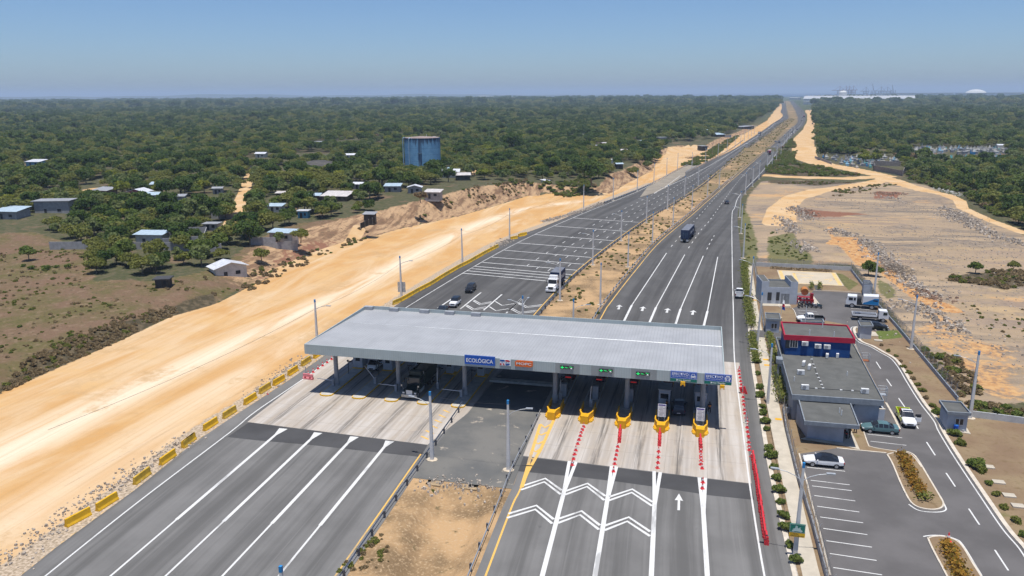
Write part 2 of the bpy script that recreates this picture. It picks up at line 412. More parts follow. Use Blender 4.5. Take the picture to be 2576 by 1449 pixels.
# median
mc = g.mix(g.step(n2, 0.38, 0.62), (0.44, 0.285, 0.15), (0.20, 0.135, 0.075)); mc = g.mix(g.step(n3, 0.58, 0.74), mc, (0.13, 0.105, 0.055)); mc = g.mix(g.step(n4, 0.5, 0.75), mc, (0.46, 0.33, 0.20)); sY = g.new('ShaderNodeSeparateXYZ'); g.link(g.pos(), sY.inputs[0]); mc = g.mix(g.math('MULTIPLY', g.step(sY.outputs[1], 330, 420), g.step(n1, .62, .5)), mc, g.mix(n3, (0.15, 0.115, 0.055), (0.25, 0.185, 0.105)))
c = g.mix(sedge(md), c, mc)
# quarry floor
qc = g.mix(g.step(stx, 0.36, 0.60), (0.165, 0.138, 0.115), (0.38, 0.28, 0.18)); qc = g.mix(g.step(n1, 0.42, 0.62), qc, g.mix(g.step(stx, 0.4, 0.6), (0.42, 0.30, 0.17), (0.24, 0.18, 0.14)))
qc = g.mix(g.step(n3, 0.55, 0.78), qc, (0.15, 0.125, 0.085)); qc = g.mix(g.step(n4, 0.6, 0.8), qc, (0.43, 0.375, 0.31))
qc = g.mix(g.math('MULTIPLY', g.step(g.noise(0.035, 7, 0.7), 0.50, 0.60), 0.8), qc, g.mix(g.step(n3, .4, .6), (0.15, 0.122, 0.10), (0.26, 0.21, 0.165))); qc = g.mix(g.math('MULTIPLY', g.step(g.noise(0.028, 6, 0.7, g.mapped((1, 1.7, 1), 1.0)), 0.57, 0.66), 0.85), qc, g.mix(n3, (0.44, 0.24, 0.10), (0.52, 0.35, 0.19)))
c = g.mix(edge(qu), c, qc)
# sand
sc_ = g.mix(g.step(sty, 0.40, 0.68), (0.50, 0.285, 0.112), (0.575, 0.415, 0.25)); sc_ = g.mix(g.step(n2, 0.45, 0.72), sc_, (0.555, 0.355, 0.165))
sc_ = g.mix(g.math('MULTIPLY', g.step(n3, 0.56, 0.82), 0.4), sc_, (0.45, 0.255, 0.095)); sc_ = g.mix(g.math('MULTIPLY', tk, g.step(sty, 0.25, 0.5)), sc_, (0.68, 0.56, 0.41))
trk = g.noise(1.0, 3, 0.6, g.mapped((1.5, 0.02, 0.1), R(-24))); sc_ = g.mix(g.math('MULTIPLY', g.step(trk, 0.5, 0.68), 0.28), sc_, (0.40, 0.25, 0.115)); sc_ = g.mix(g.math('MULTIPLY', g.step(g.noise(0.06, 6, 0.75), 0.54, 0.66), 0.75), sc_, g.mix(n3, (0.36, 0.225, 0.105), (0.56, 0.37, 0.19)))
c = g.mix(sedge(sa), c, sc_)
# banks: raw cut faces, furrowed
bn = g.noise(1.0, 5, 0.65, g.mapped((0.55, 0.10, 0.10), R(-24))); bc = g.mix(g.step(bn, 0.38, 0.6), (0.19, 0.115, 0.070), (0.43, 0.285, 0.165)); bc = g.mix(g.step(n3, 0.5, 0.7), bc, (0.13, 0.090, 0.055))
c = g.mix(edge(bk), c, bc)
c = g.mix(g.math('MULTIPLY', edge(gr), 0.85), c, g.mix(n3, (0.075, 0.092, 0.026), (0.15, 0.14, 0.06)))
c = g.mix(edge(rd), c, g.mix(n3, (0.17, 0.075, 0.045), (0.26, 0.13, 0.085)))
c = g.mix(edge(og), c, g.mix(g.step(n3, .3, .65), (0.36, 0.155, 0.055), (0.50, 0.31, 0.145)))
c = g.mix(edge(br), c, g.mix(g.step(n3, 0.4, 0.65), (0.060, 0.050, 0.030), (0.13, 0.10, 0.062)))
c = g.mix(edge(gv), c, g.mix(g.step(n4, 0.35, 0.65), (0.28, 0.215, 0.145), (0.50, 0.40, 0.30)))
c = g.mix(sedge(pa), c, g.mix(g.step(n2, 0.3, 0.7), (0.50, 0.305, 0.135), (0.56, 0.40, 0.235)))
g.col(c); g.bump(g.math('ADD', n3, g.math('MULTIPLY', n4, 0.3)), 0.55, 0.35)
me.materials.append(g.fin(0.95, 0.1))
ground = bpy.data.objects.new('ground', me); COL.objects.link(ground)
struct(ground, 'sandy graded strip, dry fields, quarry floor and scrub land around the toll plaza')
# ================================================================ roads
def asphalt(name, base, streak=True, var=0.12):
    g = NG(name)
    uv = g.new('ShaderNodeUVMap').outputs[0]
    n2, n3 = g.noise(0.16, 5), g.noise(5.0, 4, 0.7)
    c = g.mix(g.step(n2, 0.3, 0.7), tuple(x * (1 - var) for x in base), tuple(x * (1 + var) for x in base))
    if streak:
        mp = g.new('ShaderNodeMapping'); g.link(uv, mp.inputs[0]); mp.inputs['Scale'].default_value = (0.42, 0.012, 1)
        s1 = g.noise(1.0, 5, 0.6, mp.outputs[0])
        mq = g.new('ShaderNodeMapping'); g.link(uv, mq.inputs[0]); mq.inputs['Scale'].default_value = (2.2, 0.02, 1)
        s2 = g.noise(1.0, 4, 0.6, mq.outputs[0])
        c = g.mix(g.math('MULTIPLY', g.step(s1, 0.40, 0.64), 0.72), c, tuple(x * 0.52 for x in base))
        c = g.mix(g.math('MULTIPLY', g.step(s2, 0.52, 0.75), 0.35), c, tuple(x * 1.35 for x in base))
    c = g.mix(g.math('MULTIPLY', g.step(g.noise(0.55, 5, 0.7), 0.66, 0.72), 0.5), c, tuple(x * 0.45 for x in base))
    c = g.mix(g.math('MULTIPLY', n3, 0.3), c, tuple(x * 0.7 for x in base))
    if streak:   # newer, darker surfacing beyond the toll roof
        sy = g.new('ShaderNodeSeparateXYZ'); g.link(g.pos(), sy.inputs[0]); c = g.mix(g.step(sy.outputs[1], 125, 165), c, g.mix(0.42, c, (0.02, 0.02, 0.024)))
    g.col(c); g.bump(n3, 0.2, 0.02)
    return g.fin(0.95, 0.06)
M_ASPH = asphalt('asphalt', (0.172, 0.167, 0.162)); M_ASPH_OLD = asphalt('dusty_asphalt', (0.27, 0.235, 0.19), False)
M_ASPH_D = asphalt('dark_asphalt', (0.082, 0.081, 0.083), True, 0.2); M_YARD = asphalt('yard_asphalt', (0.125, 0.118, 0.117), False, 0.16)
def paint(name, c):
    g = NG(name); n = g.noise(2.2, 6, 0.7); n2 = g.noise(0.35, 5, 0.6, g.mapped((1.5, 0.35, 1)))
    o = g.mix(g.math('MULTIPLY', g.step(n, 0.52, 0.72), 0.35), c, tuple(x * 0.62 for x in c)); o = g.mix(g.math('MULTIPLY', g.step(n2, 0.54, 0.66), 0.55), o, (0.22, 0.215, 0.21))
    g.col(o); return g.fin(0.7, 0.3)
M_WHITE = paint('white_road_paint', (0.60, 0.595, 0.58)); M_YEL = paint('yellow_road_paint', (0.66, 0.40, 0.10))
def concrete(name, x0, per):
    g = NG(name); sx = g.new('ShaderNodeSeparateXYZ'); g.link(g.pos(), sx.inputs[0]); X, Y = sx.outputs[0], sx.outputs[1]
    f = g.math('ABSOLUTE', g.math('SUBTRACT', g.math('FRACT', g.math('DIVIDE', g.math('SUBTRACT', X, x0), per)), 0.5))
    st = g.noise(1.0, 5, 0.6, g.mapped((0.9, 0.05, 1))); st2 = g.noise(1.0, 5, 0.65, g.mapped((3.5, 0.09, 1))); n = g.noise(0.5, 5); nf = g.noise(4.0, 4)
    c = g.mix(g.step(st, 0.33, 0.66), (0.35, 0.30, 0.25), (0.48, 0.44, 0.40)); c = g.mix(g.math('MULTIPLY', g.step(n, 0.45, 0.7), 0.5), c, (0.43, 0.365, 0.295))
    oil = g.math('MULTIPLY', g.step(g.math('ADD', f, g.math('MULTIPLY', g.math('SUBTRACT', n, 0.5), 0.10)), 0.165, 0.02), g.step(st2, 0.35, 0.62))
    trk = g.math('MULTIPLY', g.step(g.math('ABSOLUTE', g.math('SUBTRACT', f, 0.20)), 0.085, 0.0), g.step(st, 0.38, 0.6))
    c = g.mix(g.math('MULTIPLY', trk, 0.42), c, (0.20, 0.17, 0.145)); c = g.mix(g.math('MULTIPLY', oil, 0.78), c, (0.075, 0.068, 0.062))
    jy = g.step(g.math('ABSOLUTE', g.math('SUBTRACT', g.math('FRACT', g.math('DIVIDE', Y, 5.2)), 0.5)), 0.012, 0.004)
    jx = g.step(g.math('ABSOLUTE', g.math('SUBTRACT', g.math('FRACT', g.math('DIVIDE', g.math('SUBTRACT', X, x0 - per * 0.32), per)), 0.5)), 0.010, 0.003)
    c = g.mix(g.math('MULTIPLY', g.math('MAXIMUM', jx, jy), 0.45), c, (0.19, 0.165, 0.14)); c = g.mix(g.math('MULTIPLY', nf, 0.12), c, (0.3, 0.26, 0.22))
    g.col(c); g.bump(nf, 0.1, 0.02); return g.fin(0.85, 0.2)
M_CONC_L = concrete('toll_concrete_left', -55.84, 5.41); M_CONC_R = concrete('toll_concrete_right', -19.5, 5.26)
M_CONC = mat('grey_concrete', (0.44, 0.42, 0.38), 0.9, 0.16, 1.4, 0.15, dirt=(0.28, 0.26, 0.23)); M_WALK = mat('pale_pavement_concrete', (0.46, 0.41, 0.335), 0.9, 0.10, 0.6, 0.15)
def nearest_on(pts, p):
    best, bp = 1e18, None
    for a, b in zip(pts[:-1], pts[1:]):
        d = b - a; t = max(0, min(1, (p - a).dot(d) / max(d.length_squared, 1e-9))); q = a + d * t; l = (q - p).length_squared
        if l < best: best, bp = l, q
    return bp
def road(name, base, other, z, m, label, step=6.0):
    """paved band between two edge curves, laid out along its length"""
    st = resample(base, step); vs = []; fs = []; uv = []; s = 0.0
    for i, p in enumerate(st):
        if i: s += (p - st[i - 1]).length
        q = nearest_on(other, p); vs += [(p.x, p.y, z), (q.x, q.y, z)]; uv += [(0, s), ((q - p).length, s)]
    for i in range(len(st) - 1):
        fs.append((2 * i, 2 * i + 1, 2 * i + 3, 2 * i + 2))
    a, b, c_ = Vector(vs[0]), Vector(vs[1]), Vector(vs[3])
    if (b - a).cross(c_ - a).z < 0: fs = [f[::-1] for f in fs]
    me = bpy.data.meshes.new(name); me.from_pydata(vs, [], fs); me.materials.append(m)
    ul = me.uv_layers.new(name='UVMap')
    for l in me.loops: ul.data[l.index].uv = uv[l.vertex_index]
    o = bpy.data.objects.new(name, me); COL.objects.link(o); return struct(o, label)
road('road', offset(LY, 1.1), LA, 0.03, M_ASPH, 'grey carriageway left of the median, traffic coming towards the toll roof')
road('road', offset(RY, -1.0), RA, 0.03, M_ASPH, 'grey carriageway right of the median, traffic going away to the horizon')
mb = MB().flat([p[:2] for p in gp(px(K(2600, 520, 4.954), (-60, 1140), (300, 935), (640, 745), (860, 640), (930, 650), (980, 700), (700, 860), (700, 900), (300, 1150), (120, 1240), (-200, 1330)))], 0.036)
struct(mb.build('ramp', M_ASPH_OLD), 'dusty slip lane joining the left carriageway')
# ---- concrete aprons and the gravelled median under the roof
YB = 136.0
lf = [G(622, 1062), G(764, 953), G(850, 893)]
lx0 = lf[0]; xl = lf[2].x
polyL = [(lx0.x, lx0.y), (lf[1].x, lf[1].y), (xl, lf[2].y), (xl - 0.3, YB), (-31.2, YB), (-32.0, 104.0), (-34.2, 92.6)]
struct(MB().flat(polyL, 0.036).build('toll_apron', M_CONC_L), 'pale stained concrete apron of the left toll lanes')
p1, p2, p3 = G(1316, 1147), G(1890, 1217), G(1859, 905)
polyR = [(p1.x, p1.y), (p2.x, p2.y), (p2.x + 0.2, 108), (p3.x, p3.y), (p3.x, YB), (-22.0, YB), (-21.6, 108)]
struct(MB().flat(polyR, 0.036).build('toll_apron', M_CONC_R), 'pale stained concrete apron of the right toll lanes')
a = gp([(1079, 1207), (1259, 1227)])
gm = NG('grey_gravel'); n3 = gm.noise(0.8, 6, 0.65); n2 = gm.noise(0.14, 5); gc = gm.mix(gm.step(n2, 0.35, 0.65), (0.115, 0.115, 0.112), (0.165, 0.158, 0.145)); gc = gm.mix(gm.step(gm.noise(0.42, 5, 0.6), 0.60, 0.72), gc, (0.42, 0.36, 0.29)); gc = gm.mix(gm.step(n3, 0.55, 0.8), gc, (0.10, 0.10, 0.10)); gm.col(gc); gm.bump(n3, 0.4, 0.1); gm.fin(0.95, 0.1)
def edge_at(curve_, y):
    for a_, b_ in zip(curve_[:-1], curve_[1:]):
        if a_.y <= y <= b_.y: return a_ + (b_ - a_) * ((y - a_.y) / max(1e-9, b_.y - a_.y))
    return curve_[0]
LR, RL = offset(LY, 1.1), offset(RY, -1.0)
ys = np.linspace(a[0].y, 150, 12)
struct(MB().band([edge_at(LR, y) for y in ys], [edge_at(RL, y) for y in ys], 0.032).build('median_pavement', gm.m), 'grey gravelled median passing under the toll roof')
# ---------------------------------------------------------------- painted markings
w_ = MB(); y_ = MB(); Z1 = 0.042
line(w_, cut(LW, 0, length(LW)), 0.20, Z1)
for i, (b, t) in enumerate([((279, 1449), (711.5, 1078.6)), ((417.6, 1449), (799, 1089)), ((560, 1449), (890, 1099)), ((701.5, 1449), (979, 1110))]):
    p, q = G(*b).to_2d(), G(*t).to_2d(); m_ = p + (q - p) * 0.30
    line(w_, [p + (p - q) * 0.5, m_], 0.24, Z1); line(w_, [m_, q], 0.42, Z1)
    w_.flat([q + Vector((-0.55, 0)), q + Vector((0.75, 0)), q + (p - q) * 0.07 + Vector((0.12, 0)), q + (p - q) * 0.07 + Vector((-0.12, 0))], Z1 + 0.004)
line(y_, [p for p in LY if p.y < 92.0], 0.2, Z1)
line(y_, [p for p in LY if p.y > 150], 0.22, Z1)
line(y_, [p for p in RY if p.y < 91.0 and p.y < 90], 0.22, Z1); line(y_, [p for p in RY if p.y > 150], 0.22, Z1)
# cross stripes counting down to the plaza
for l, r in [((610, 30), (1285, 75)), ((415, 110), (1150, 165)), ((235, 197), (1025, 260)), ((65, 282), (905, 348))]:
    line(w_, [G(*B3(*l)), G(*B3(*r))], 0.45, Z1)
for l, r in [((2500, 355), (795, 428)), ((2370, 425), (728, 497)), ((2280, 478), (660, 557)), ((2205, 517), (612, 603)), ((2170, 540), (585, 628)), ((2125, 562), (560, 655)), ((2085, 587), (530, 682))]:
    line(w_, [G(*B2(*l)), G(*B3(*r))], 0.42, Z1)
# left carriageway lane dashes, measured off the yellow line
far = [p for p in LY if p.y > 168]
for k, (s1) in ((3.65, 1e9), (7.3, 1e9), (10.95, 330), (14.6, 210)):
    st0 = {3.65: 26, 7.3: 28, 10.95: 30, 14.6: 33}[k]
    def off(t, k=k): return -k * (1 + 0.42 * max(0.0, 1 - t * length(far) / 200.0))
    dashes(w_, offset(far, off), 0.2, Z1, 3.0, 6.0, st0, s1)
mw = curve([B3(1430, 1145), A3(1530, 1085), A3(2000, 855), A3(2330, 655), A3(2576, 495), A4(60, 440), (1962, 302), (1975, 291)][0:0] or [A3(1430, 1145), A3(1530, 1085), A3(2000, 855), A3(2576, 500), A4(60, 440), A4(150, 388)])
line(w_, mw, 0.25, Z1); line(w_, [G(*A3(1530, 1085)), G(*A3(1690, 965))], 0.22, Z1)
for a_ in [(1085, 905), (1322, 922), (1570, 940), (1828, 960)]:
    p = G(*B3(*a_)); q = G(*B3(a_[0] - 14, a_[1] + 45)); d = (p - q).to_2d(); L = d.length; d.normalize(); n = Vector((d.y, -d.x)); p = p.to_2d()
    w_.flat([p, p - d * (L * 0.42) - n * 0.75, p - d * (L * 0.38) - n * 0.2, p - d * L - n * 0.28, p - d * L + n * 0.28, p - d * (L * 0.38) + n * 0.2, p - d * (L * 0.42) + n * 0.75], Z1)
# right carriageway beyond the roof
r2 = [((1140, 1042), (1205, 910), (1555, 383)), ((1395, 1057), (1450, 930), (1738, 400)), ((1655, 1073), (1697, 945), (1925, 412)), ((1937, 1088), (1967, 968), (2070, 423))]
for a_, b_, c_ in r2:
    a_, b_, c_ = (G(*B3(*q)).to_2d() for q in (a_, b_, c_))
    line(w_, [a_ + (a_ - b_) * 0.8, b_], 0.46, Z1); line(w_, [b_, c_], 0.22, Z1)
cur1 = curve([B3(1600, 320), B3(1660, 250), B3(1818, 73), B3(1872, 22), A3(2160, 1050), A3(2325, 860)]); cur2 = curve([B3(1775, 335), B3(1825, 262), B3(1915, 135), B3(2008, 30), A3(2235, 1070), A3(2400, 880)]); cur3 = curve([B3(1960, 347), B3(1998, 272), B3(2035, 207)])
dashes(w_, cur1, 0.2, Z1, 3.0, 5.5); dashes(w_, cur2, 0.2, Z1, 3.0, 5.5); dashes(w_, cur3, 0.2, Z1, 3, 4.6)
farR = [p for p in RY if p.y > G(1880, 425).y]
dashes(w_, offset(farR, 3.65), 0.2, Z1, 3.0, 6.0); dashes(w_, offset(farR, 7.3), 0.2, Z1, 3.0, 6.0)
line(w_, RW, 0.2, Z1)
# chevrons and gores of the left exit lanes behind the roof
for a_, b_ in [((1830, 938), (1965, 848)), ((2055, 948), (2265, 780)), ((2290, 960), (2475, 800)), ((2530, 975), (2680, 838))]:
    line(w_, [G(*B2(*a_)), G(*B2(*b_))], 0.34, Z1)
line(w_, [G(*B3(-60, 990)), G(*B3(100, 838))], 0.34, Z1)
def chev(k, pts, w=0.30):
    line(w_, [G(*k(*q)) for q in pts], w, Z1 + 0.004)
for dx, dy in ((0, 0),):
    chev(B2, [(2195, 858), (2260, 893), (2372, 873)]); chev(B2, [(2185, 866), (2252, 905), (2365, 884)]); chev(B2, [(2122, 908), (2190, 946), (2315, 925)]); chev(B2, [(2112, 916), (2180, 958), (2300, 940)])
    chev(B2, [(2410, 872), (2475, 912), (2600, 893)]); chev(B2, [(2350, 925), (2412, 964), (2540, 945)])
    chev(B3, [(70, 885), (150, 922), (303, 903)]); chev(B3, [(62, 893), (142, 934), (292, 915)]); chev(B3, [(0, 940), (80, 980), (248, 960)]); chev(B3, [(-10, 950), (70, 992), (235, 974)])
# near right lanes
for L_, R_2, m_, b_ in [((577, 295), (645, 302), (535, 560), (305, 1449)), ((1001, 346), (1052, 350), (965, 650), (835, 1449)), ((1430, 395), (1492, 408), (1436, 700), (1402, 1449)), ((1884, 460), (1947, 465), (1924, 785), (1965, 1449))]:
    L_, R_2, m_, b_ = (G(*D3(*q)).to_2d() for q in (L_, R_2, m_, b_))
    line(w_, [L_, m_ + (b_ - m_) * 0.10], 0.42, Z1); line(w_, [R_2, m_ + (b_ - m_) * 0.08], 0.42, Z1 + 0.004); line(w_, [m_, b_ + (b_ - m_) * 0.25], 0.5, Z1 + 0.008)
for pts in [[(105, 545), (335, 470), (500, 590)], [(90, 585), (325, 505), (490, 630)], [(540, 597), (760, 520), (940, 648)], [(530, 635), (755, 552), (930, 690)], [(980, 655), (1210, 578), (1415, 708)], [(970, 693), (1205, 612), (1410, 747)],
            [(-35, 825), (245, 742), (420, 882)], [(-50, 868), (235, 782), (405, 925)], [(470, 876), (700, 798), (885, 942)], [(460, 920), (685, 837), (875, 985)], [(930, 947), (1175, 860), (1390, 1005)], [(930, 992), (1160, 902), (1390, 1052)]]:
    chev(D3, pts, 0.36)
w_.flat([G(*D3(*q)) for q in [(1680, 622), (1722, 697), (1692, 690), (1690, 790), (1664, 790), (1668, 690), (1637, 688)]], Z1)
# yellow gore with ladder bars
gl = curve([C3(285, 1000), C3(190, 1310), D3(150, 380), D3(95, 560)]); gr_ = curve([C3(440, 915), C3(300, 1230), D3(240, 260), D3(150, 420), D3(100, 560)])
line(y_, gl, 0.42, Z1 + 0.004); line(y_, gr_, 0.42, Z1 + 0.008)
for a_, v_, b_ in [((285, 1000), (330, 1035), (400, 1000)), ((255, 1085), (292, 1110), (360, 1080)), ((230, 1180), (262, 1200), (325, 1170)), ((210, 1260), (240, 1280), (285, 1250)), ((190, 1340), (212, 1355), (250, 1330))]:
    line(y_, [G(*C3(*a_)), G(*C3(*v_)), G(*C3(*b_))], 0.38, Z1 + 0.012)
for k in range(6):
    q = G(*C2(0, 0)); pa = Vector((-36.0 + 0.02 * k, 95 + 1.9 * k)); pb = Vector((-34.6, 94.2 + 1.9 * k)); line(y_, [pa, pb], 0.3, Z1 + 0.004)
struct(w_.build('road_marking', M_WHITE), 'white lane lines, arrows, chevrons and cross stripes'); struct(y_.build('road_marking', M_YEL), 'yellow edge lines and laddered gore')
# dark re-laid strips in front of both aprons
def laid(name, pts, m, lab, z=0.038): struct(MB().flat([p[:2] for p in gp(pts)], z).build(name, m), lab)
laid('road_patch', [(572, 1100), (626, 1063), (1076, 1120), (1058, 1150), (944, 1138), (774, 1119), (644, 1108)], M_ASPH_D, 'dark asphalt strip along the left concrete apron', 0.034)
laid('road_patch', [(1317, 1149), (1889, 1218), (1897, 1258), (1788, 1247), (1673, 1229), (1553, 1212), (1430, 1198), (1303, 1186)], M_ASPH_D, 'dark asphalt strip along the right concrete apron', 0.034)
# ================================================================ toll plaza
def FY(p, y):
    """pixel -> point on the vertical plane at y"""
    d = ray(*p); t = y / d[1]; return Vector((d[0] * t, y, CAMH + d[2] * t))
ORD = ['first', 'second', 'third', 'fourth', 'fifth', 'sixth', 'seventh', 'eighth', 'ninth', 'tenth', 'eleventh', 'twelfth', 'thirteenth', 'fourteenth', 'fifteenth', 'sixteenth', 'seventeenth', 'eighteenth', 'nineteenth', 'twentieth'] + \
      ['twenty-' + w for w in ('first', 'second', 'third', 'fourth', 'fifth', 'sixth', 'seventh', 'eighth', 'ninth')] + ['thirtieth'] + ['thirty-' + w for w in ('first', 'second', 'third', 'fourth', 'fifth', 'sixth', 'seventh', 'eighth', 'ninth')]
M_STEEL = mat('painted_steel', (0.30, 0.31, 0.33), 0.55, 0.12, 1.5, 0.4); M_GALV = mat('galvanised_steel', (0.42, 0.44, 0.46), 0.45, 0.15, 3.0, 0.5, 0.3); M_DARK = mat('dark_metal', (0.035, 0.037, 0.042), 0.5, 0.2, 4.0, 0.4)
M_GREY = mat('grey_painted_plaster', (0.40, 0.43, 0.48), 0.85, 0.10, 0.7, 0.2); M_BLACK = mat('black_rubber', (0.018, 0.018, 0.019), 0.8, 0.2, 5.0, 0.25); M_GLASS = mat('dark_glass', (0.020, 0.024, 0.032), 0.08, 0.1, 1.0, 0.6)
M_SIGNBLUE = mat('blue_sign_face', (0.012, 0.085, 0.42), 0.5, 0.06); M_SIGNW = mat('white_sign_face', (0.75, 0.76, 0.78), 0.5, 0.04); M_SIGNG = mat('green_sign_face', (0.010, 0.155, 0.115), 0.5, 0.06); M_ORANGE = mat('orange_sign_face', (0.75, 0.145, 0.02), 0.5, 0.05)
M_REDSIGN = mat('red_sign_face', (0.55, 0.035, 0.045), 0.5, 0.06); M_LED = mat('green_lamp_dots', (0.02, 0.75, 0.16), 0.5, 0.1, emit=0.9); M_LEDW = mat('pale_lamp_dots', (0.55, 0.6, 0.6), 0.5, 0.1, emit=0.6); M_LEDR = mat('red_lamp_dots', (0.5, 0.02, 0.02), 0.5, 0.1, emit=0.35)
M_YELLOW = mat('yellow_safety_paint', (0.70, 0.36, 0.010), 0.6, 0.12, 1.2, 0.3, dirt=(0.60, 0.30, 0.012)); M_YOLD = mat('worn_yellow_paint', (0.66, 0.38, 0.02), 0.8, 0.12, 1.0, 0.2, dirt=(0.50, 0.31, 0.05)); M_RED = mat('red_plastic', (0.62, 0.035, 0.045), 0.5, 0.14, 1.5, 0.35); M_WPLAS = mat('white_band', (0.7, 0.68, 0.68), 0.6, 0.08)
M_YOLD2 = mat('dusty_yellow_paint', (0.52, 0.33, 0.04), 0.85, 0.2, 1.5, 0.2, dirt=(0.23, 0.18, 0.09))
def text(name, s, corners, m, parent=None, depth=0.012, fill=1.0, bold=True, lift=0.02):
    """lettering fitted between lower-left, lower-right and upper-left corners, raised off its face"""
    cu = bpy.data.curves.new('lettering', 'FONT'); cu.body = s; cu.size = 1; cu.extrude = 0.0; cu.offset = 0.018 if bold else 0.0
    o = bpy.data.objects.new('lettering', cu); COL.objects.link(o); bpy.context.view_layer.update()
    me = bpy.data.meshes.new_from_object(o.evaluated_get(bpy.context.evaluated_depsgraph_get())); bpy.data.objects.remove(o)
    a = np.empty(len(me.vertices) * 3); me.vertices.foreach_get('co', a); a = a.reshape(-1, 3)
    lo, hi = a.min(0), a.max(0); a = (a - lo) / np.maximum(hi - lo, 1e-6)
    p, q, r = (np.array(c) for c in corners); ex, ey = q - p, r - p; nz = np.cross(ex, ey); nz = nz / np.linalg.norm(nz)
    b = p + a[:, :1] * ex + a[:, 1:2] * ey + nz * lift
    me.vertices.foreach_set('co', b.ravel()); me.materials.append(m); me.update(); me.name = name
    ob = bpy.data.objects.new(name, me); COL.objects.link(ob)
    if parent:
        ob.parent = parent
        L = Vector(parent.location); me.transform(Matrix_T(-L))
    return ob
from mathutils import Matrix
def Matrix_T(v): return Matrix.Translation(v)
def rect(y, p0, p1, p2, p3):
    """four picture corners (tl, tr, br, bl) on plane y -> upright rectangle x0,x1,z0,z1"""
    P = [FY(q, y) for q in (p0, p1, p2, p3)]
    return (P[0].x + P[3].x) / 2, (P[1].x + P[2].x) / 2, (P[2].z + P[3].z) / 2, (P[0].z + P[1].z) / 2
ZT = 8.4
c0, c1 = G(764, 866, ZT), G(1823, 941, ZT); b0, b1 = G(915, 772, ZT), G(1816, 817, ZT)
CX0, CX1, CY0, CY1 = (c0.x + b0.x) / 2, (c1.x + b1.x) / 2, (c0.y + c1.y) / 2, (b0.y + b1.y) / 2
ZB = FY((764, 889), CY0).z
def metal_sheet(name, base, per, axis, seam=0.35):
    g = NG(name); sx = g.new('ShaderNodeSeparateXYZ'); g.link(g.pos(), sx.inputs[0]); X = sx.outputs[axis]
    f = g.math('ABSOLUTE', g.math('SUBTRACT', g.math('FRACT', g.math('DIVIDE', X, per)), 0.5))
    n = g.noise(0.25, 5); n2 = g.noise(1.0, 5, 0.6, g.mapped((1.2, 0.08, 0.2)))
    c = g.mix(g.step(n, 0.3, 0.7), tuple(x * 0.93 for x in base), tuple(x * 1.07 for x in base)); c = g.mix(g.math('MULTIPLY', g.step(n2, 0.5, 0.75), 0.25), c, tuple(x * 0.72 for x in base))
    c = g.mix(g.math('MULTIPLY', g.step(f, 0.13, 0.03), seam), c, tuple(x * 0.55 for x in base))
    g.col(c); g.bump(g.step(f, 0.16, 0.02), 0.4, 0.03); return g.fin(0.55, 0.35)
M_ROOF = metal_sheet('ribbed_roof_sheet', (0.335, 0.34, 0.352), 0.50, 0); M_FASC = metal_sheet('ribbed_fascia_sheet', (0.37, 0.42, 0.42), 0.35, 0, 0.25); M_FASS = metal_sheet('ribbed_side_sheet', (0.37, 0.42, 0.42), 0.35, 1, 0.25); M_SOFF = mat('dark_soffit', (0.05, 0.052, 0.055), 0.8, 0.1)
can = thing('toll_canopy', 'long grey ribbed metal roof on round columns spanning all the toll lanes', 'toll canopy', ((CX0 + CX1) / 2, (CY0 + CY1) / 2, 0))
def kid(mb, name, m, par, **kw):
    L = Vector(par.location)
    mb.v = [(p[0] - L.x, p[1] - L.y, p[2] - L.z) for p in mb.v]
    return mb.build(name, m, par, **kw)
ZR = ZT - 0.62; T = 0.14
mb = MB(); mb.quad([(CX0 + T, CY0 + 0.02, ZT - 0.03), (CX1 - T, CY0 + 0.02, ZT - 0.03), (CX1 - T, CY1 - T, ZR), (CX0 + T, CY1 - T, ZR)]); kid(mb, 'roof', M_ROOF, can)
mb = MB(); my = CY0 + (CY1 - CY0) * 0.58; mz = ZT - 0.03 + (ZR - ZT) * 0.58; mb.tube((CX0 + T, my, mz + 0.03), (CX1 - T, my, mz + 0.03), 0.07, n=6); kid(mb, 'ridge_flashing', M_GALV, can)
mb = MB(); mb.box(((CX0 + CX1) / 2, CY0 - T / 2, (ZT + ZB) / 2), (CX1 - CX0, T, ZT - ZB)); kid(mb, 'front_fascia', M_FASC, can)
mb = MB(); mb.box(((CX0 + CX1) / 2, CY1 - T / 2, (ZT + ZB) / 2 + 0.002), (CX1 - CX0 - 2 * T - 0.01, T, ZT - ZB)); kid(mb, 'back_fascia', M_FASC, can)
for x in (CX0 + T / 2, CX1 - T / 2):
    mb = MB(); mb.box((x, (CY0 + CY1) / 2, (ZT + ZB) / 2 + 0.003), (T, CY1 - CY0, ZT - ZB)); kid(mb, 'side_fascia', M_FASS, can)
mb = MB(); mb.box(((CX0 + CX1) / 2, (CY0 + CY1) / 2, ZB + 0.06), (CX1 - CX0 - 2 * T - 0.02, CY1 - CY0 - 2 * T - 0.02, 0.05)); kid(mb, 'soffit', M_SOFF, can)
mb = MB()
for x in (FY(B2(1145, 925), CY1).x, FY(B2(1400, 940), CY1).x, FY(B2(1705, 955), CY1).x, FY(B2(1957, 965), CY1).x, FY(B2(2222, 980), CY1).x):
    q = MB().box((x, CY1 - T - 0.42, ZR + 0.33), (1.7, 0.7, 0.6)); kid(q, 'gutter_box', M_STEEL, can)
COLX = [-56.17, -45.42, -34.41, -20.08, -9.21, 1.71]
for x in COLX:
    for y in (110.8, 125.4):
        q = MB().tube((x, y, 0), (x, y, ZB + 0.05), 0.36, n=20); q.tube((x, y, 0), (x, y, 1.5), 0.44, n=20); kid(q, 'column', M_STEEL, can, smooth=False)
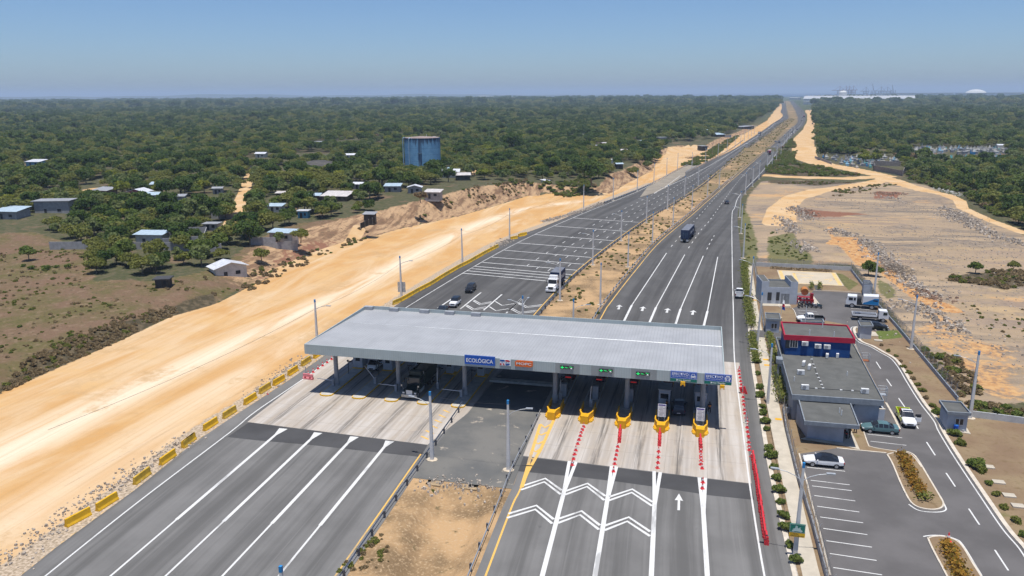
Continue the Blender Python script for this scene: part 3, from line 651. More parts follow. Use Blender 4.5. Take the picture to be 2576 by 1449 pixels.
# fascia panels of a second grey behind the lane lamps
for p0, p1 in (((1758, 210), (2205, 240)), ((2415, 262), (2840, 300))):
    k = K(1840, 1400, 4.6); x0, x1 = FY(k(*p0), CY0).x, FY(k(*p1), CY0).x
    kid(MB().box(((x0 + x1) / 2, CY0 - T - 0.005, (ZT + ZB) / 2 + 0.02), (x1 - x0, 0.02, ZT - ZB - 0.06)), 'fascia_panel', mat('darker_fascia_sheet', (0.27, 0.29, 0.29), 0.6, 0.08, 0.8), can)
k3 = K(2220, 1440, 6.133)
x0, x1 = FY(k3(1870, 200), CY0).x, FY(k3(2500, 235), CY0).x
kid(MB().box(((x0 + x1) / 2, CY0 - T - 0.005, (ZT + ZB) / 2 + 0.02), (x1 - x0, 0.02, ZT - ZB - 0.06)), 'fascia_panel', MATS['darker_fascia_sheet'], can)
# ---------------------------------------------------------------- signs on the fascia
YS = CY0 - T - 0.10
def board(name, label, r, m, group=None, d=0.12, cat='sign'):
    x0, x1, z0, z1 = r; o = thing(name, label, cat, ((x0 + x1) / 2, YS, z0), 0, group)
    kid(MB().box(((x0 + x1) / 2, YS, (z0 + z1) / 2), (x1 - x0, d, z1 - z0)), 'panel', m, o); return o
def sub(r, a, b, c, d):
    x0, x1, z0, z1 = r; y = YS - 0.06
    X0, X1, Z0, Z1_ = x0 + (x1 - x0) * a, x0 + (x1 - x0) * b, z0 + (z1 - z0) * c, z0 + (z1 - z0) * d
    return [(X0, y, Z0), (X1, y, Z0), (X0, y, Z1_)]
def flatpoly(name, r, polys, m, par, lift=0.012):
    x0, x1, z0, z1 = r; mb = MB(); y = YS - 0.06 - lift
    for pl in polys:
        tr = tessellate_polygon([[Vector((p[0], p[1], 0)) for p in pl]])
        P = [(x0 + (x1 - x0) * p[0], y, z0 + (z1 - z0) * p[1]) for p in pl]; fs = []
        for t in tr:
            a, b, c = (pl[i] for i in t); fs.append(tuple(t) if (b[0] - a[0]) * (c[1] - a[1]) - (b[1] - a[1]) * (c[0] - a[0]) > 0 else tuple(t[::-1]))
        mb.add(P, fs)
    return kid(mb, name, m, par)
def frame_polys(a, b, c, d, tx, ty): return [[(a, c), (b, c), (b, c + ty), (a, c + ty)], [(a, d - ty), (b, d - ty), (b, d), (a, d)], [(a, c + ty), (a + tx, c + ty), (a + tx, d - ty), (a, d - ty)], [(b - tx, c + ty), (b, c + ty), (b, d - ty), (b - tx, d - ty)]]
k1 = K(1840, 1400, 4.6)
r = rect(YS, k1(85, 92), k1(648, 120), k1(645, 292), k1(88, 255)); o = board('lane_sign', 'blue sign reading ECOLÓGICA, first of the signs on the roof edge', r, M_SIGNBLUE)
text('lettering', 'ECOLÓGICA', sub(r, .055, .935, .24, .78), M_SIGNW, o); flatpoly('border', r, frame_polys(.008, .992, .03, .97, .004, .018), mat('pale_blue_line', (0.16, 0.32, 0.62), 0.5, 0.05), o)
r = rect(YS, k1(733, 168), k1(935, 180), k1(935, 287), k1(733, 283)); o = board('logo_sign', 'small white RD VIAL logo plate in red and blue letters', r, M_SIGNW)
blu, rdd = mat('logo_blue', (0.02, 0.10, 0.33), 0.5, 0.05), M_REDSIGN
flatpoly('blue_letters', r, [[(.02, .66), (.02, .97), (.36, .97), (.46, .90), (.48, .78), (.44, .66)], [(.52, .05), (.52, .36), (.95, .36), (.88, .14), (.74, .05)]], blu, o)
flatpoly('red_letters', r, [[(.52, .66), (.52, .97), (.74, .97), (.88, .88), (.95, .66)], [(.02, .05), (.02, .36), (.17, .36), (.17, .05)], [(.24, .36), (.36, .36), (.48, .05), (.33, .05)]], rdd, o)
text('lettering', 'V I A L', sub(r, .14, .88, .41, .61), blu, o, bold=False, lift=0.014)
r = rect(YS, k1(1013, 190), k1(1340, 208), k1(1340, 318), k1(1013, 300)); o = thing('logo_sign', 'orange MOPC plate with cut corners and white letters', 'sign', ((r[0] + r[1]) / 2, YS, r[2]))
q = MB(); W_, H_ = r[1] - r[0], r[3] - r[2]; pl = [(0, .22), (0, .78), (.12, 1), (1, 1), (1, .25), (.88, 0), (.02, .02)]
pv = [(r[0] + a * W_, r[2] + b * H_) for a, b in pl]; q.side(pv, YS - 0.06, YS + 0.06); kid(q, 'panel', M_ORANGE, o)
text('lettering', 'MOPC', sub(r, .08, .92, .30, .72), M_SIGNW, o)
for n, (a, b) in enumerate((((125, 122), (458, 238)), ((1078, 200), (1418, 315)), ((1982, 275), (2330, 395)))):
    x0, x1 = FY(k3(*a), YS).x, FY(k3(*b), YS).x; z1, z0 = FY(k3(a[0], a[1] + 8), YS).z, FY(k3(b[0], b[1] - 8), YS).z
    o = thing('lane_signal', ['lit green arrow board on the roof edge right of the orange plate', 'lit green arrow board between two others on the roof edge', 'lit green arrow board nearest the blue EFECTIVO signs'][n], 'lane signal', ((x0 + x1) / 2, YS, z0), 0, 'green arrow boards on the roof edge')
    w = (x1 - x0) / 3
    for i in range(3):
        r = (x0 + w * i + w * .04, x0 + w * (i + 1) - w * .04, z0, z1)
        kid(MB().box(((r[0] + r[1]) / 2, YS, (z0 + z1) / 2), (r[1] - r[0], 0.16, z1 - z0)), 'display', M_DARK, o)
        rr = (r[0], r[1], z0, z1)
        if i == 0: flatpoly('arrow', rr, [[(.43, .93), (.43, .45), (.18, .62), (.08, .48), (.5, .10), (.92, .48), (.82, .62), (.57, .45), (.57, .93)]], M_LED, o, 0.05)
        else:
            y = YS - 0.09
            text('lettering', 'Paso\nRápido', [(r[0] + w * .10, y, z0 + (z1 - z0) * (.3 if i == 1 else .58)), (r[1] - w * .10, y, z0 + (z1 - z0) * (.3 if i == 1 else .58)), (r[0] + w * .10, y, z0 + (z1 - z0) * (.72 if i == 1 else .94))], M_LED, o, lift=0.02)
            if i == 2: flatpoly('car_symbol', rr, [[(.30, .08), (.30, .28), (.42, .50), (.58, .50), (.70, .28), (.70, .08), (.62, .08), (.62, .18), (.38, .18), (.38, .08)]], M_LEDW, o, 0.05)
k4 = K(2640, 1460, 8.05)
for n, cs in enumerate((((340, 180), (1200, 245), (1190, 570), (330, 500)), ((1440, 260), (2320, 330), (2302, 655), (1428, 592)))):
    r = rect(YS, *[k4(*q) for q in cs]); o = board('lane_sign', ['blue and green EFECTIVO sign with a car symbol', 'blue and green EFECTIVO sign with a lorry symbol at the roof corner'][n], r, M_SIGNBLUE, 'EFECTIVO signs')
    flatpoly('border', r, frame_polys(.012, .988, .31, .975, .007, .02) + [[(.715, .33), (.722, .33), (.722, .955), (.715, .955)]], M_SIGNW, o)
    flatpoly('green_band', r, [[(0, 0), (1, 0), (1, .285), (0, .285)]], M_SIGNG, o, 0.006)
    text('lettering', 'EFECTIVO', sub(r, .06, .68, .62, .87), M_SIGNW, o); text('lettering', 'VEHICULOS LIVIANOS' if n == 0 else 'VEHICULOS PESADOS', sub(r, .06, .68, .45, .56), M_SIGNW, o, bold=False)
    flatpoly('plane_symbol', r, [[(.235, .04), (.235, .25), (.31, .145)]], M_SIGNW, o, 0.02); text('lettering', 'aso Rápido', sub(r, .315, .77, .05, .225), M_SIGNW, o)
    if n == 0: pl = [[(.745, .62), (.775, .66), (.80, .84), (.905, .84), (.93, .66), (.96, .62), (.94, .60), (.94, .40), (.91, .40), (.91, .45), (.795, .45), (.795, .40), (.765, .40), (.765, .60)]]; dk = [[(.80, .66), (.815, .80), (.89, .80), (.905, .66)], [(.79, .55), (.82, .53), (.82, .49), (.79, .50)], [(.915, .55), (.885, .53), (.885, .49), (.915, .50)]]
    else: pl = [[(.765, .36), (.765, .54), (.745, .58), (.745, .74), (.775, .78), (.785, .90), (.915, .90), (.925, .78), (.955, .74), (.955, .58), (.935, .54), (.935, .36), (.905, .36), (.905, .42), (.795, .42), (.795, .36)]]; dk = [[(.79, .66), (.79, .76), (.91, .76), (.91, .66)], [(.815, .48), (.815, .60), (.885, .60), (.885, .48)]]
    flatpoly('vehicle_symbol', r, pl, M_SIGNW, o, 0.012); flatpoly('symbol_glass', r, dk, M_SIGNBLUE, o, 0.02)
for n, p in enumerate(((735, 580), (2005, 690))):
    q = FY(k4(*p), CY0 - 0.4); o = thing('warning_lamp', ['yellow warning lamp box hanging under the car sign', 'yellow warning lamp box hanging under the lorry sign'][n], 'warning lamp', q)
    MB().box((0, 0, 0), (0.62, 0.35, 0.42)).box((-0.24, -0.05, -0.3), (0.14, 0.3, 0.22)).box((0.24, -0.05, -0.3), (0.14, 0.3, 0.22)).build('lamp_box', M_YELLOW, o, bevel=0.03); MB().tube((0, 0.1, 0.2), (0, 0.25, 0.75), 0.03).build('bracket', M_DARK, o)
# ---------------------------------------------------------------- islands, booths, gates
ILX, IRX = [-55.84, -50.38, -44.98, -39.63, -34.18], [-19.50, -14.60, -9.26, -3.81, 1.52]
def capsule(x, y0, y1, hw, n=8):
    a = [(x + hw * math.cos(PI + PI * i / n), y0 + hw * 0.6 + hw * 0.6 * math.sin(PI + PI * i / n)) for i in range(n + 1)]
    return a + [(x + hw, y1), (x - hw, y1)]
SIDE = ['outermost', 'second', 'middle', 'fourth', 'innermost']
for i, x in enumerate(ILX):
    yn = 105.6
    o = thing('toll_island', f'low raised island with yellow rounded nose, {ORD[i]} from the dirt strip', 'toll island', (x, yn, 0), 0, 'toll islands of the left lanes')
    kid(MB().prism(capsule(x, yn, 134, 1.08), 0.03, 0.22), 'kerb', M_YOLD, o); kid(MB().prism(capsule(x, yn + 0.12, 134, 0.98), 0.22, 0.235), 'top', M_CONC, o)
    o = thing('toll_cabinet', f'grey toll cabinet on the {ORD[i]} island from the dirt strip', 'toll cabinet', (x, 119.5, 0.23), 0, 'toll cabinets of the left lanes')
    big = i < 2
    MB().box((0, 0, 1.3 if big else 1.0), (1.7 if big else 1.1, 2.4 if big else 1.0, 2.3 if big else 1.7)).build('cabinet_body', M_GREY, o, bevel=0.03); MB().box((0, 0, 0.08), (1.9, 2.7 if big else 1.3, 0.16)).build('plinth', M_YOLD, o)
    MB().box((0, -1.205 if big else -0.505, 1.7), (0.8, 0.02, 0.7)).build('window', M_GLASS, o)
    o = thing('camera_post', f'slim dark camera post on the {ORD[i]} island from the dirt strip', 'camera post', (x - 0.5, 115.6, 0.23), 0, 'camera posts of the left lanes')
    MB().tube((0, 0, 0), (0, 0, 2.3), 0.06).build('pole', M_DARK, o); MB().box((0.25, 0, 2.2), (0.8, 0.18, 0.16)).box((0, -0.1, 2.35), (0.22, 0.3, 0.2)).build('camera', M_DARK, o)
    o = thing('barrier_gate', f'lane barrier with white arm on the {ORD[i]} island from the dirt strip', 'barrier gate', (x + (0.3 if i in (1, 3) else -0.5), 112.2 if i in (1, 3) else 109.8, 0.23), 0, 'lane barriers of the left lanes')
    MB().box((0, 0, 0.55), (0.42, 0.5, 1.1)).box((0, 0, 1.13), (0.46, 0.54, 0.08)).build('housing', M_STEEL, o, bevel=0.02)
    e = {0: (-2.6, 0, 1.15), 1: (-1.6, 0, 3.0), 2: (-2.9, 0, 1.1), 3: (0.05, 0.0, 3.6), 4: (-3.1, 0, 1.1)}[i]
    MB().tube((0, -0.3, 1.0), (e[0], -0.3, e[2]), 0.06, 0.045).build('arm', M_WPLAS, o)
NOSE = [(-.56, 0), (.56, 0), (.58, .9), (.98, 2.1), (.98, 5.6), (.82, 5.6), (.82, 2.2), (.40, 1.25), (-.40, 1.25), (-.82, 2.2), (-.82, 5.6), (-.98, 5.6), (-.98, 2.1), (-.58, .9)]
for i, x in enumerate(IRX):
    yn = [104.3, 103.95, 103.5, 103.3, 103.0][i]; lab = f'{ORD[i]} from the gravel median'
    o = thing('toll_island', f'raised concrete island behind a yellow crash block, {lab}', 'toll island', (x, yn, 0), 0, 'toll islands of the right lanes')
    kid(MB().prism(capsule(x, yn + 0.5, 134, 1.05), 0.03, 0.24), 'kerb', M_YOLD, o); kid(MB().prism(capsule(x, yn + 0.7, 134, 0.95), 0.24, 0.255), 'top', M_CONC, o)
    kid(MB().box((x - 1.0, yn + 12, 0.35), (0.1, 12, 0.6)).box((x + 1.0, yn + 12, 0.35), (0.1, 12, 0.6)), 'side_kerb', M_CONC, o)
    o = thing('crash_block', f'yellow Y-shaped crash block at the nose of the toll island {lab}', 'crash block', (x, yn, 0), 0, 'yellow crash blocks')
    MB().prism([(a, b) for a, b in NOSE], 0.0, 1.22).build('block', M_YELLOW, o, bevel=0.06)
    q = MB()
    for s in (-1, 1):
        q.add([(s * .60, .35, 0), (s * 1.22, 1.7, 0), (s * 1.0, 2.2, 0), (s * .60, .95, 0), (s * .60, .5, .34), (s * 1.10, 1.65, .34), (s * 1.0, 2.1, .36), (s * .60, .92, .36)], [(0, 1, 5, 4), (1, 2, 6, 5), (2, 3, 7, 6), (3, 0, 4, 7), (4, 5, 6, 7)] if s > 0 else [(4, 5, 1, 0), (5, 6, 2, 1), (6, 7, 3, 2), (7, 4, 0, 3), (7, 6, 5, 4)])
    q.build('skirt', M_YELLOW, o)
    if i >= 3:
        o = thing('toll_booth', f'grey toll booth with dark front window on the island {lab}', 'toll booth', (x, 112.6, 0.25), 0, 'toll booths of the right lanes')
        MB().box((0, 1.4, 1.3), (1.7, 2.8, 2.6)).build('booth_body', M_GREY, o, bevel=0.03); f = MB().box((0, -0.03, 1.65), (1.35, 0.05, 0.95)).build('window', M_WPLAS, o); MB().box((0, -0.065, 1.65), (1.2, 0.03, 0.82)).build('pane', M_GLASS, f)
        MB().box((0, 1.4, 2.66), (2.0, 3.1, 0.12)).build('booth_roof', M_STEEL, o); MB().box((0.87, 1.5, 1.6), (0.04, 1.4, 0.9)).build('window', M_GLASS, o)
        o = thing('price_board', f'white price board with a violet header on the island {lab}', 'price board', (x - 0.05, yn + 2.9, 0.25), 0, 'white price boards')
        MB().tube((-.42, 0, 0), (-.42, 0, 1.0), 0.035).tube((.42, 0, 0), (.42, 0, 1.0), 0.035).build('posts_frame', M_GALV, o); MB().box((0, 0, 1.95), (1.15, 0.06, 1.95)).build('panel', M_SIGNW, o, bevel=0.02)
        MB().box((0, -0.036, 2.78), (0.98, 0.012, 0.2)).build('header', mat('violet_print', (0.10, 0.085, 0.30), 0.5, 0.05), o)
        q = MB()
        for j in range(7): q.box((-0.1 + 0.1 * (j % 2), -0.036, 2.5 - j * 0.2), (0.5 + 0.12 * ((j * 5) % 3), 0.012, 0.05)); q.box((0.45, -0.036, 2.5 - j * 0.2), (0.14, 0.012, 0.07))
        q.build('print_lines', mat('grey_print', (0.22, 0.22, 0.25), 0.6, 0.05), o)
    else:
        o = thing('toll_cabinet', f'tall grey equipment cabinet on the island {lab}', 'toll cabinet', (x + 0.35, 113.4, 0.25), 0, 'equipment cabinets of the right lanes')
        MB().box((0, 0, 1.05), (0.85, 0.7, 2.1)).build('cabinet_body', M_STEEL, o, bevel=0.02); MB().box((0, 0, 0.06), (1.1, 0.95, 0.12)).build('plinth', M_CONC, o)
        o = thing('barrier_gate', f'lane barrier with raised arm on the island {lab}', 'barrier gate', (x + 0.1, 110.2 if i == 1 else 111.9, 0.25), 0, 'lane barriers of the right lanes')
        MB().box((0, 0, 0.55), (0.45, 0.5, 1.1)).build('housing', M_GALV, o, bevel=0.02); MB().tube((-0.1, -0.28, 1.0), (0.05, -0.28, 3.3), 0.06, 0.045).build('arm', M_WPLAS, o)
        o = thing('price_display', f'small red lit fare display on a dark post, island {lab}', 'fare display', (x + 0.55, 116.2, 0.25), 0, 'red fare displays')
        MB().tube((0, 0, 0), (0, 0, 2.0), 0.06).build('pole', M_DARK, o); MB().box((0, 0, 2.15), (1.2, 0.2, 0.4)).build('housing', M_DARK, o); MB().box((0, -0.11, 2.15), (0.9, 0.02, 0.16)).build('display', M_LEDR, o)
    o = thing('back_booth', f'dark red booth deep under the roof on the island {lab}', 'toll booth', (x + 0.2, 122.0, 0.25), 0, 'dark red booths under the roof')
    MB().box((0, 0, 1.2), (1.5, 2.2, 2.4)).build('booth_body', mat('maroon_panel', (0.12, 0.02, 0.025), 0.6, 0.1), o, bevel=0.03); MB().box((0, -1.115, 1.5), (1.0, 0.03, 0.9)).build('window', M_GLASS, o)
o = thing('kerb_beam', 'low concrete kerb crossing the gravel median under the roof', 'kerb'); MB().box((-27, 118, 0.2), (10.5, 1.2, 0.4)).build('beam', M_CONC, o)
# ---------------------------------------------------------------- culvert in the median
o = thing('culvert', 'two dark square culvert mouths in the rubble bank of the median', 'culvert', G(1170, 1218))
for p in ((1790, 552), (2152, 590)):
    q = G(*D2(*p), -0.45); L = q - o.location
    m_ = MB(); m_.box((L.x, L.y + 0.4, -0.08), (1.9, 1.6, 0.16)).box((L.x - 0.82, L.y + 0.4, -0.62), (0.2, 1.6, 0.9)).box((L.x + 0.82, L.y + 0.4, -0.62), (0.2, 1.6, 0.9)); m_.build('headwall', mat('earthy_concrete', (0.34, 0.25, 0.15), .95, .2), o)
    MB().box((L.x, L.y + 0.5, -0.6), (1.42, 1.2, 0.84)).build('opening', M_BLACK, o)
# ================================================================ street furniture
M_CAP = mat('blue_pole_cap', (0.03, 0.22, 0.50), 0.6, 0.1); M_POLE = mat('pole_concrete', (0.60, 0.59, 0.58), 0.85, 0.08, 1.0, 0.2, dirt=(0.52, 0.50, 0.47)); M_BASE = mat('footing_concrete', (0.50, 0.42, 0.32), 0.95, 0.15)
def lamp_pole(label, loc, arms, h=10.0, group=None, foot=True, lean=0.0):
    """square tapering concrete mast; arms = headings in degrees"""
    o = thing('lamp_pole', label, 'lamp pole', loc, 0, group); o.rotation_euler[1] = lean
    m = MB(); m.box((0, 0, h / 2 - 0.25), (0.44, 0.44, h - 0.5), 0, 0, 0.52); m.build('mast', M_POLE, o)
    MB().box((0, 0, h - 0.24), (0.25, 0.25, 0.52)).build('cap', M_CAP, o)
    if foot: MB().prism([(0.75 * math.cos(t * PI / 4 + .3), 0.65 * math.sin(t * PI / 4 + .3)) for t in range(8)], -0.2, 0.10).build('footing', M_BASE, o)
    for a in arms:
        c, s = math.cos(R(a)), math.sin(R(a)); pts = [(c * d, s * d, h - 1.9 + e) for d, e in ((0.1, 0), (0.7, 0.42), (1.5, 0.72), (2.3, 0.85))]
        ar = MB().pipe(pts, 0.042).build('arm', M_GALV, o)
        MB().box((c * 2.65, s * 2.65, h - 1.0), (0.85, 0.30, 0.13), R(a)).build('lamp', M_GALV, ar)
    return o
def top2base(p, h):
    q = G(p[0], p[1], h); return Vector((q.x, q.y, 0))
rows = {'left': [], 'medl': [], 'medr': [], 'right': []}
Lr = [((1464, 838), B2)]
left_px = [B2(605, 1290), B2(1464, 838), B2(2078, 495), B2(2551, 240), A3(720, 1300), A3(1018, 1215), A3(1258, 1118), A3(1427, 1030), A3(1556, 962), A3(1663, 905), A3(1809, 895), A3(1946, 832), A3(2071, 776), A3(2163, 722), A3(2243, 682), A3(2298, 652), A3(2338, 616), A3(2376, 590), A3(2408, 566), A3(2438, 545)]
left_px[0] = None
for i, p in enumerate(left_px):
    q = top2base(B2(585, 850), 10.0) if p is None else GT(*p)
    rows['left'].append(lamp_pole(f'concrete lamp pole on the dirt side of the left road, {ORD[i]} beyond the roof', q, [0] if i < 2 else ([] if i < 9 else [20]), 10.0, 'lamp poles along the dirt strip', lean=R(-0.6) * (i % 3 - 1)))
ml = [(B3(482, 862), [190]), (B3(812, 505), [190]), (B3(1097, 262), [190]), (A3(1352, 1440), [190]), (A3(1563, 1302), [190]), (A3(1735, 1186), [200]), (A3(1873, 1062), [200])]
for i, (p, a) in enumerate(ml): lamp_pole(f'concrete lamp pole on the left edge of the median, {ORD[i]} past the navy container lorry', GT(*p), a, 9.8, 'lamp poles on the left edge of the median')
mr = [B3(888, 905), B3(1166, 525), B3(1412, 272), A3(1620, 1452), A3(1810, 1298), A3(1965, 1178), A3(2083, 1090)]
for i, p in enumerate(mr): lamp_pole(f'plain concrete pole on the right edge of the median, {ORD[i]} beyond the roof', GT(*p), [], 9.6, 'plain poles on the right edge of the median')
lamp_pole('lamp pole with arm over the left lanes just behind the roof', top2base(B3(108, 815), 9.8), [170, 80], 9.8); lamp_pole('lamp pole with curved arm in the median just behind the roof', top2base(B3(620, 845), 9.8), [8], 9.8)
lamp_pole('grey lamp pole with blue cap and arm over the left exit lanes, before the roof', GT(*C2(1772, 1358)), [172], 9.4); lamp_pole('grey lamp pole with blue cap standing on the gravel median, arm to the right', GT(*D2(2540, 385)), [8], 9.4)
lamp_pole('lamp pole whose blue cap just enters the bottom of the picture', top2base(D2(247, 1350), 9.6), [], 9.6)
rp = [(B3(2303, 190), 10), (B3(2326, 436), 10), (A3(2290, 1385), 10), (A3(2347, 1150), 10), (A3(2420, 1075), 10), (A3(2485, 1000), 10), (A3(2566, 880), 10), (A4(40, 850), 10), (A4(85, 800), 10), (A4(128, 760), 9), (A4(158, 690), 9), (A4(188, 655), 9), (A4(215, 590), 9), (A4(232, 565), 9), (A4(265, 540), 9)]
for i, (p, h) in enumerate(rp): lamp_pole(f'concrete lamp pole on the outer edge of the right road, {ORD[i]} beyond the compound', GT(*p), [170], h, 'lamp poles on the outer edge of the right road')
lamp_pole('leaning utility pole on the pavement behind the pedestrian', GT(*E4(318, 663)), [175], 10.4, foot=False, lean=R(1.2)); lamp_pole('leaning utility pole on the pavement by the small gatehouse', GT(*E4(412, 1245)), [165], 10.4, foot=False, lean=R(1.5))
lamp_pole('lamp pole between the hedge and the long grey flat roof', top2base(C4(42, 190), 9.6), [178], 9.6, foot=False)
pole_s = lamp_pole('two-armed lamp pole carrying the green motorcycle sign', GT(*D4(272, 1240)), [176, 5], 10.3, lean=R(0.3))
for i, (t, b) in enumerate(((B4(1100, 500), B4(1066, 815)), (B4(1500, 872), B4(1437, 1350)), (C4(2105, 350), C4(2030, 940)))):
    lamp_pole(['lamp pole by the fence behind the white and blue road sweeper', 'lamp pole inside the fence by the long grass verge', 'lamp pole beside the grey guard hut'][i], GT(*b), [170], 10.2)
# utility poles on the far side of the dirt strip, and scattered ones
for i, (b, h) in enumerate(((A3(1497, 790), 9), (A3(1798, 680), 9), (A3(2015, 770), 11), (A4(600, 695), 11), (A3(2000, 560), 9), (A3(2118, 545), 8), (A1(820, 1240), 8))):
    o = thing('utility_pole', ['weathered pole at the foot of the far cut bank', 'thin pole beside the shacks past the cut bank', 'stout pole beside the green verge of the left road', 'tall bare pole rising from the trees left of the graveyard', 'thin pole by the roadside shacks', 'short pole by the farther roadside shacks', 'leaning pole by the yellow clearing in the village'][i], 'utility pole', GT(*b)); MB().tube((0, 0, 0), (0, 0, h), 0.17, 0.10).build('mast', mat('weathered_wood', (0.26, 0.21, 0.16), 0.9, 0.2), o); MB().box((0, 0, h - 0.5), (1.3, 0.1, 0.1)).build('crossarm', M_DARK, o)
def cable(label, a, b, sag=0.8, r=0.02):
    pts = []
    for k in range(15):
        t = k / 14; p = a + (b - a) * t; pts.append(Vector((p.x, p.y, p.z - sag * 4 * t * (1 - t))))
    o = MB().pipe(pts, r, 4).build('overhead_cable', M_DARK); tag(o, label, 'cable', 'overhead cables')
L0 = [o.location + Vector((0, 0, 8.2)) for o in rows['left'][:6]]
L0.insert(0, Vector((L0[0].x - 6, L0[0].y - 55, 8.0)))
for i in range(len(L0) - 1): cable(f'thin cable over the sand strip, {ORD[i]} span counted from the near left', L0[i], L0[i + 1])
pa, pb = GT(*C2(1772, 1358)) + Vector((0, 0, 8.9)), GT(*D2(2540, 385)) + Vector((0, 0, 8.9)); cable('thin cable between the two lamp poles in front of the roof', pa, pb, 0.3)
u0, u1, u2 = GT(*E4(318, 663)), GT(*E4(412, 1245)), pole_s.location
for k in range(3): cable(['upper', 'middle', 'lower'][k] + ' cable between the two leaning poles on the pavement', u0 + Vector((0.2, 0, 8.8 - k * .7)), u1 + Vector((0.2, 0, 8.8 - k * .7)), 0.6)
for k in range(2): cable(['upper', 'lower'][k] + ' cable running along the pavement to the motorcycle sign pole', u1 + Vector((0.2, 0, 8.4 - k * .7)), u2 + Vector((0, 0, 8.2 - k * .7)), 0.7)
cable('cable leaving the motorcycle sign pole towards the viewer', u2 + Vector((0, 0, 8.0)), Vector((u2.x + 1.5, u2.y - 45, 8.0)), 0.7)
# ---------------------------------------------------------------- motorcycle lane sign
sp = pole_s.location; ys = sp.y - 0.42
o = thing('motorcycle_sign', 'green motorcycle sign above a yellow CARRIL EXCLUSIVO plate', 'sign', (sp.x + 0.25, ys, 3.4))
YS_keep = YS; YS = ys
k5 = lambda a, b: D4(a, b)
r = rect(ys, k5(219, 915), k5(378, 935), k5(374, 1020), k5(215, 1003)); kid(MB().box(((r[0] + r[1]) / 2, ys, (r[2] + r[3]) / 2), (r[1] - r[0], 0.10, r[3] - r[2])), 'panel', M_SIGNG, o); flatpoly('border', r, frame_polys(.02, .98, .03, .97, .012, .022), M_SIGNW, o, 0.004)
flatpoly('motorcycle_symbol', r, [[(.16, .14), (.20, .10), (.28, .10), (.33, .16), (.64, .16), (.69, .10), (.77, .10), (.83, .18), (.82, .30), (.74, .36), (.66, .56), (.72, .60), (.70, .66), (.60, .62), (.58, .50), (.50, .62), (.52, .72), (.48, .80), (.40, .82), (.36, .74), (.38, .66), (.32, .48), (.22, .44), (.20, .38), (.28, .36), (.17, .28)]], mat('pale_green_print', (0.42, 0.55, 0.52), 0.6, 0.05), o, 0.004)
r2_ = rect(ys, k5(215, 1003), k5(374, 1022), k5(368, 1064), k5(211, 1046)); kid(MB().box(((r2_[0] + r2_[1]) / 2, ys, (r2_[2] + r2_[3]) / 2 - 0.01), (r2_[1] - r2_[0], 0.10, r2_[3] - r2_[2] - 0.02)), 'panel', mat('amber_sign_face', (0.72, 0.42, 0.015), 0.5, 0.05), o)
text('lettering', 'CARRIL\nEXCLUSIVO', sub(r2_, .08, .92, .10, .88), M_DARK, o)
YS = YS_keep
o = thing('road_sign', 'grey back of a square road sign on the pole beside the dirt strip', 'sign', rows['left'][1].location + Vector((0, 0.35, 2.6))); MB().box((0, 0, 0.62), (1.9, 0.06, 1.2)).box((0, 0, -0.62), (1.9, 0.06, 1.2)).build('panel', M_GALV, o); MB().box((0, -0.06, 0), (0.1, 0.06, 2.6)).build('bracket', M_DARK, o)
# ---------------------------------------------------------------- yellow concrete barriers
PROF = [(-.30, 0), (.30, 0), (.30, .10), (.18, .36), (.12, .98), (-.12, .98), (-.18, .36), (-.30, .10)]
bar0 = None
def barrier(p, rz, label, worn):
    global bar0
    m = MB(); m.side([(a, b) for a, b in PROF], -1.5, 1.5)
    o = m.build('jersey_barrier', worn); o.location = (p.x, p.y, hz(p.x, p.y) if p.x < -70 else 0.0); o.rotation_euler[2] = rz
    return tag(o, label, 'barrier', 'yellow concrete barriers along the left road')
near = [D1(790, 893), D1(1080, 735), D1(1432, 475), D1(1690, 285), D1(1905, 115), (475, 1116), (530, 1074), (578, 1044), (630, 1010), (667, 983), (702, 963), (737, 939), (770, 915), (800, 896)]
P = [GT(*q) for q in near]
for i, p in enumerate(P):
    d = (P[min(i + 1, len(P) - 1)] - P[max(i - 1, 0)]); barrier(p, math.atan2(-d.x, d.y) + (random.random() - .5) * 0.10, f'{"faded" if i in (2, 3, 4, 9) else "yellow"} concrete barrier on the verge, {ORD[i]} from the bottom of the picture', [M_YOLD, M_YOLD, M_YOLD2, M_YOLD, M_YOLD2][i % 5])
chain = curve([B2(1380, 905), B2(1465, 868), B2(1640, 768), B2(1765, 703), B2(1860, 641), B2(1955, 585), B2(2045, 533), B2(2145, 483), B2(2240, 428), B2(2325, 381), B2(2440, 322)])
L = length(chain); n = int(L / 3.25)
for i in range(n):
    c_ = cut(chain, i * 3.25, i * 3.25 + 3.05); d = c_[-1] - c_[0]; m_ = (c_[0] + c_[-1]) / 2
    barrier(Vector((m_.x, m_.y, 0)), math.atan2(-d.x, d.y), f'yellow concrete barrier in the closed chain behind the roof, {ORD[i]} from the roof', M_YOLD if i % 3 else M_YOLD2)
for i, q in enumerate((B3(20, 243), B3(115, 205), B3(98, 214))): barrier(GT(*q), R(-33), ['lone yellow barrier past the end of the chain', 'outer of two yellow barriers near the gravel heap', 'inner of two yellow barriers near the gravel heap'][i], M_YOLD)
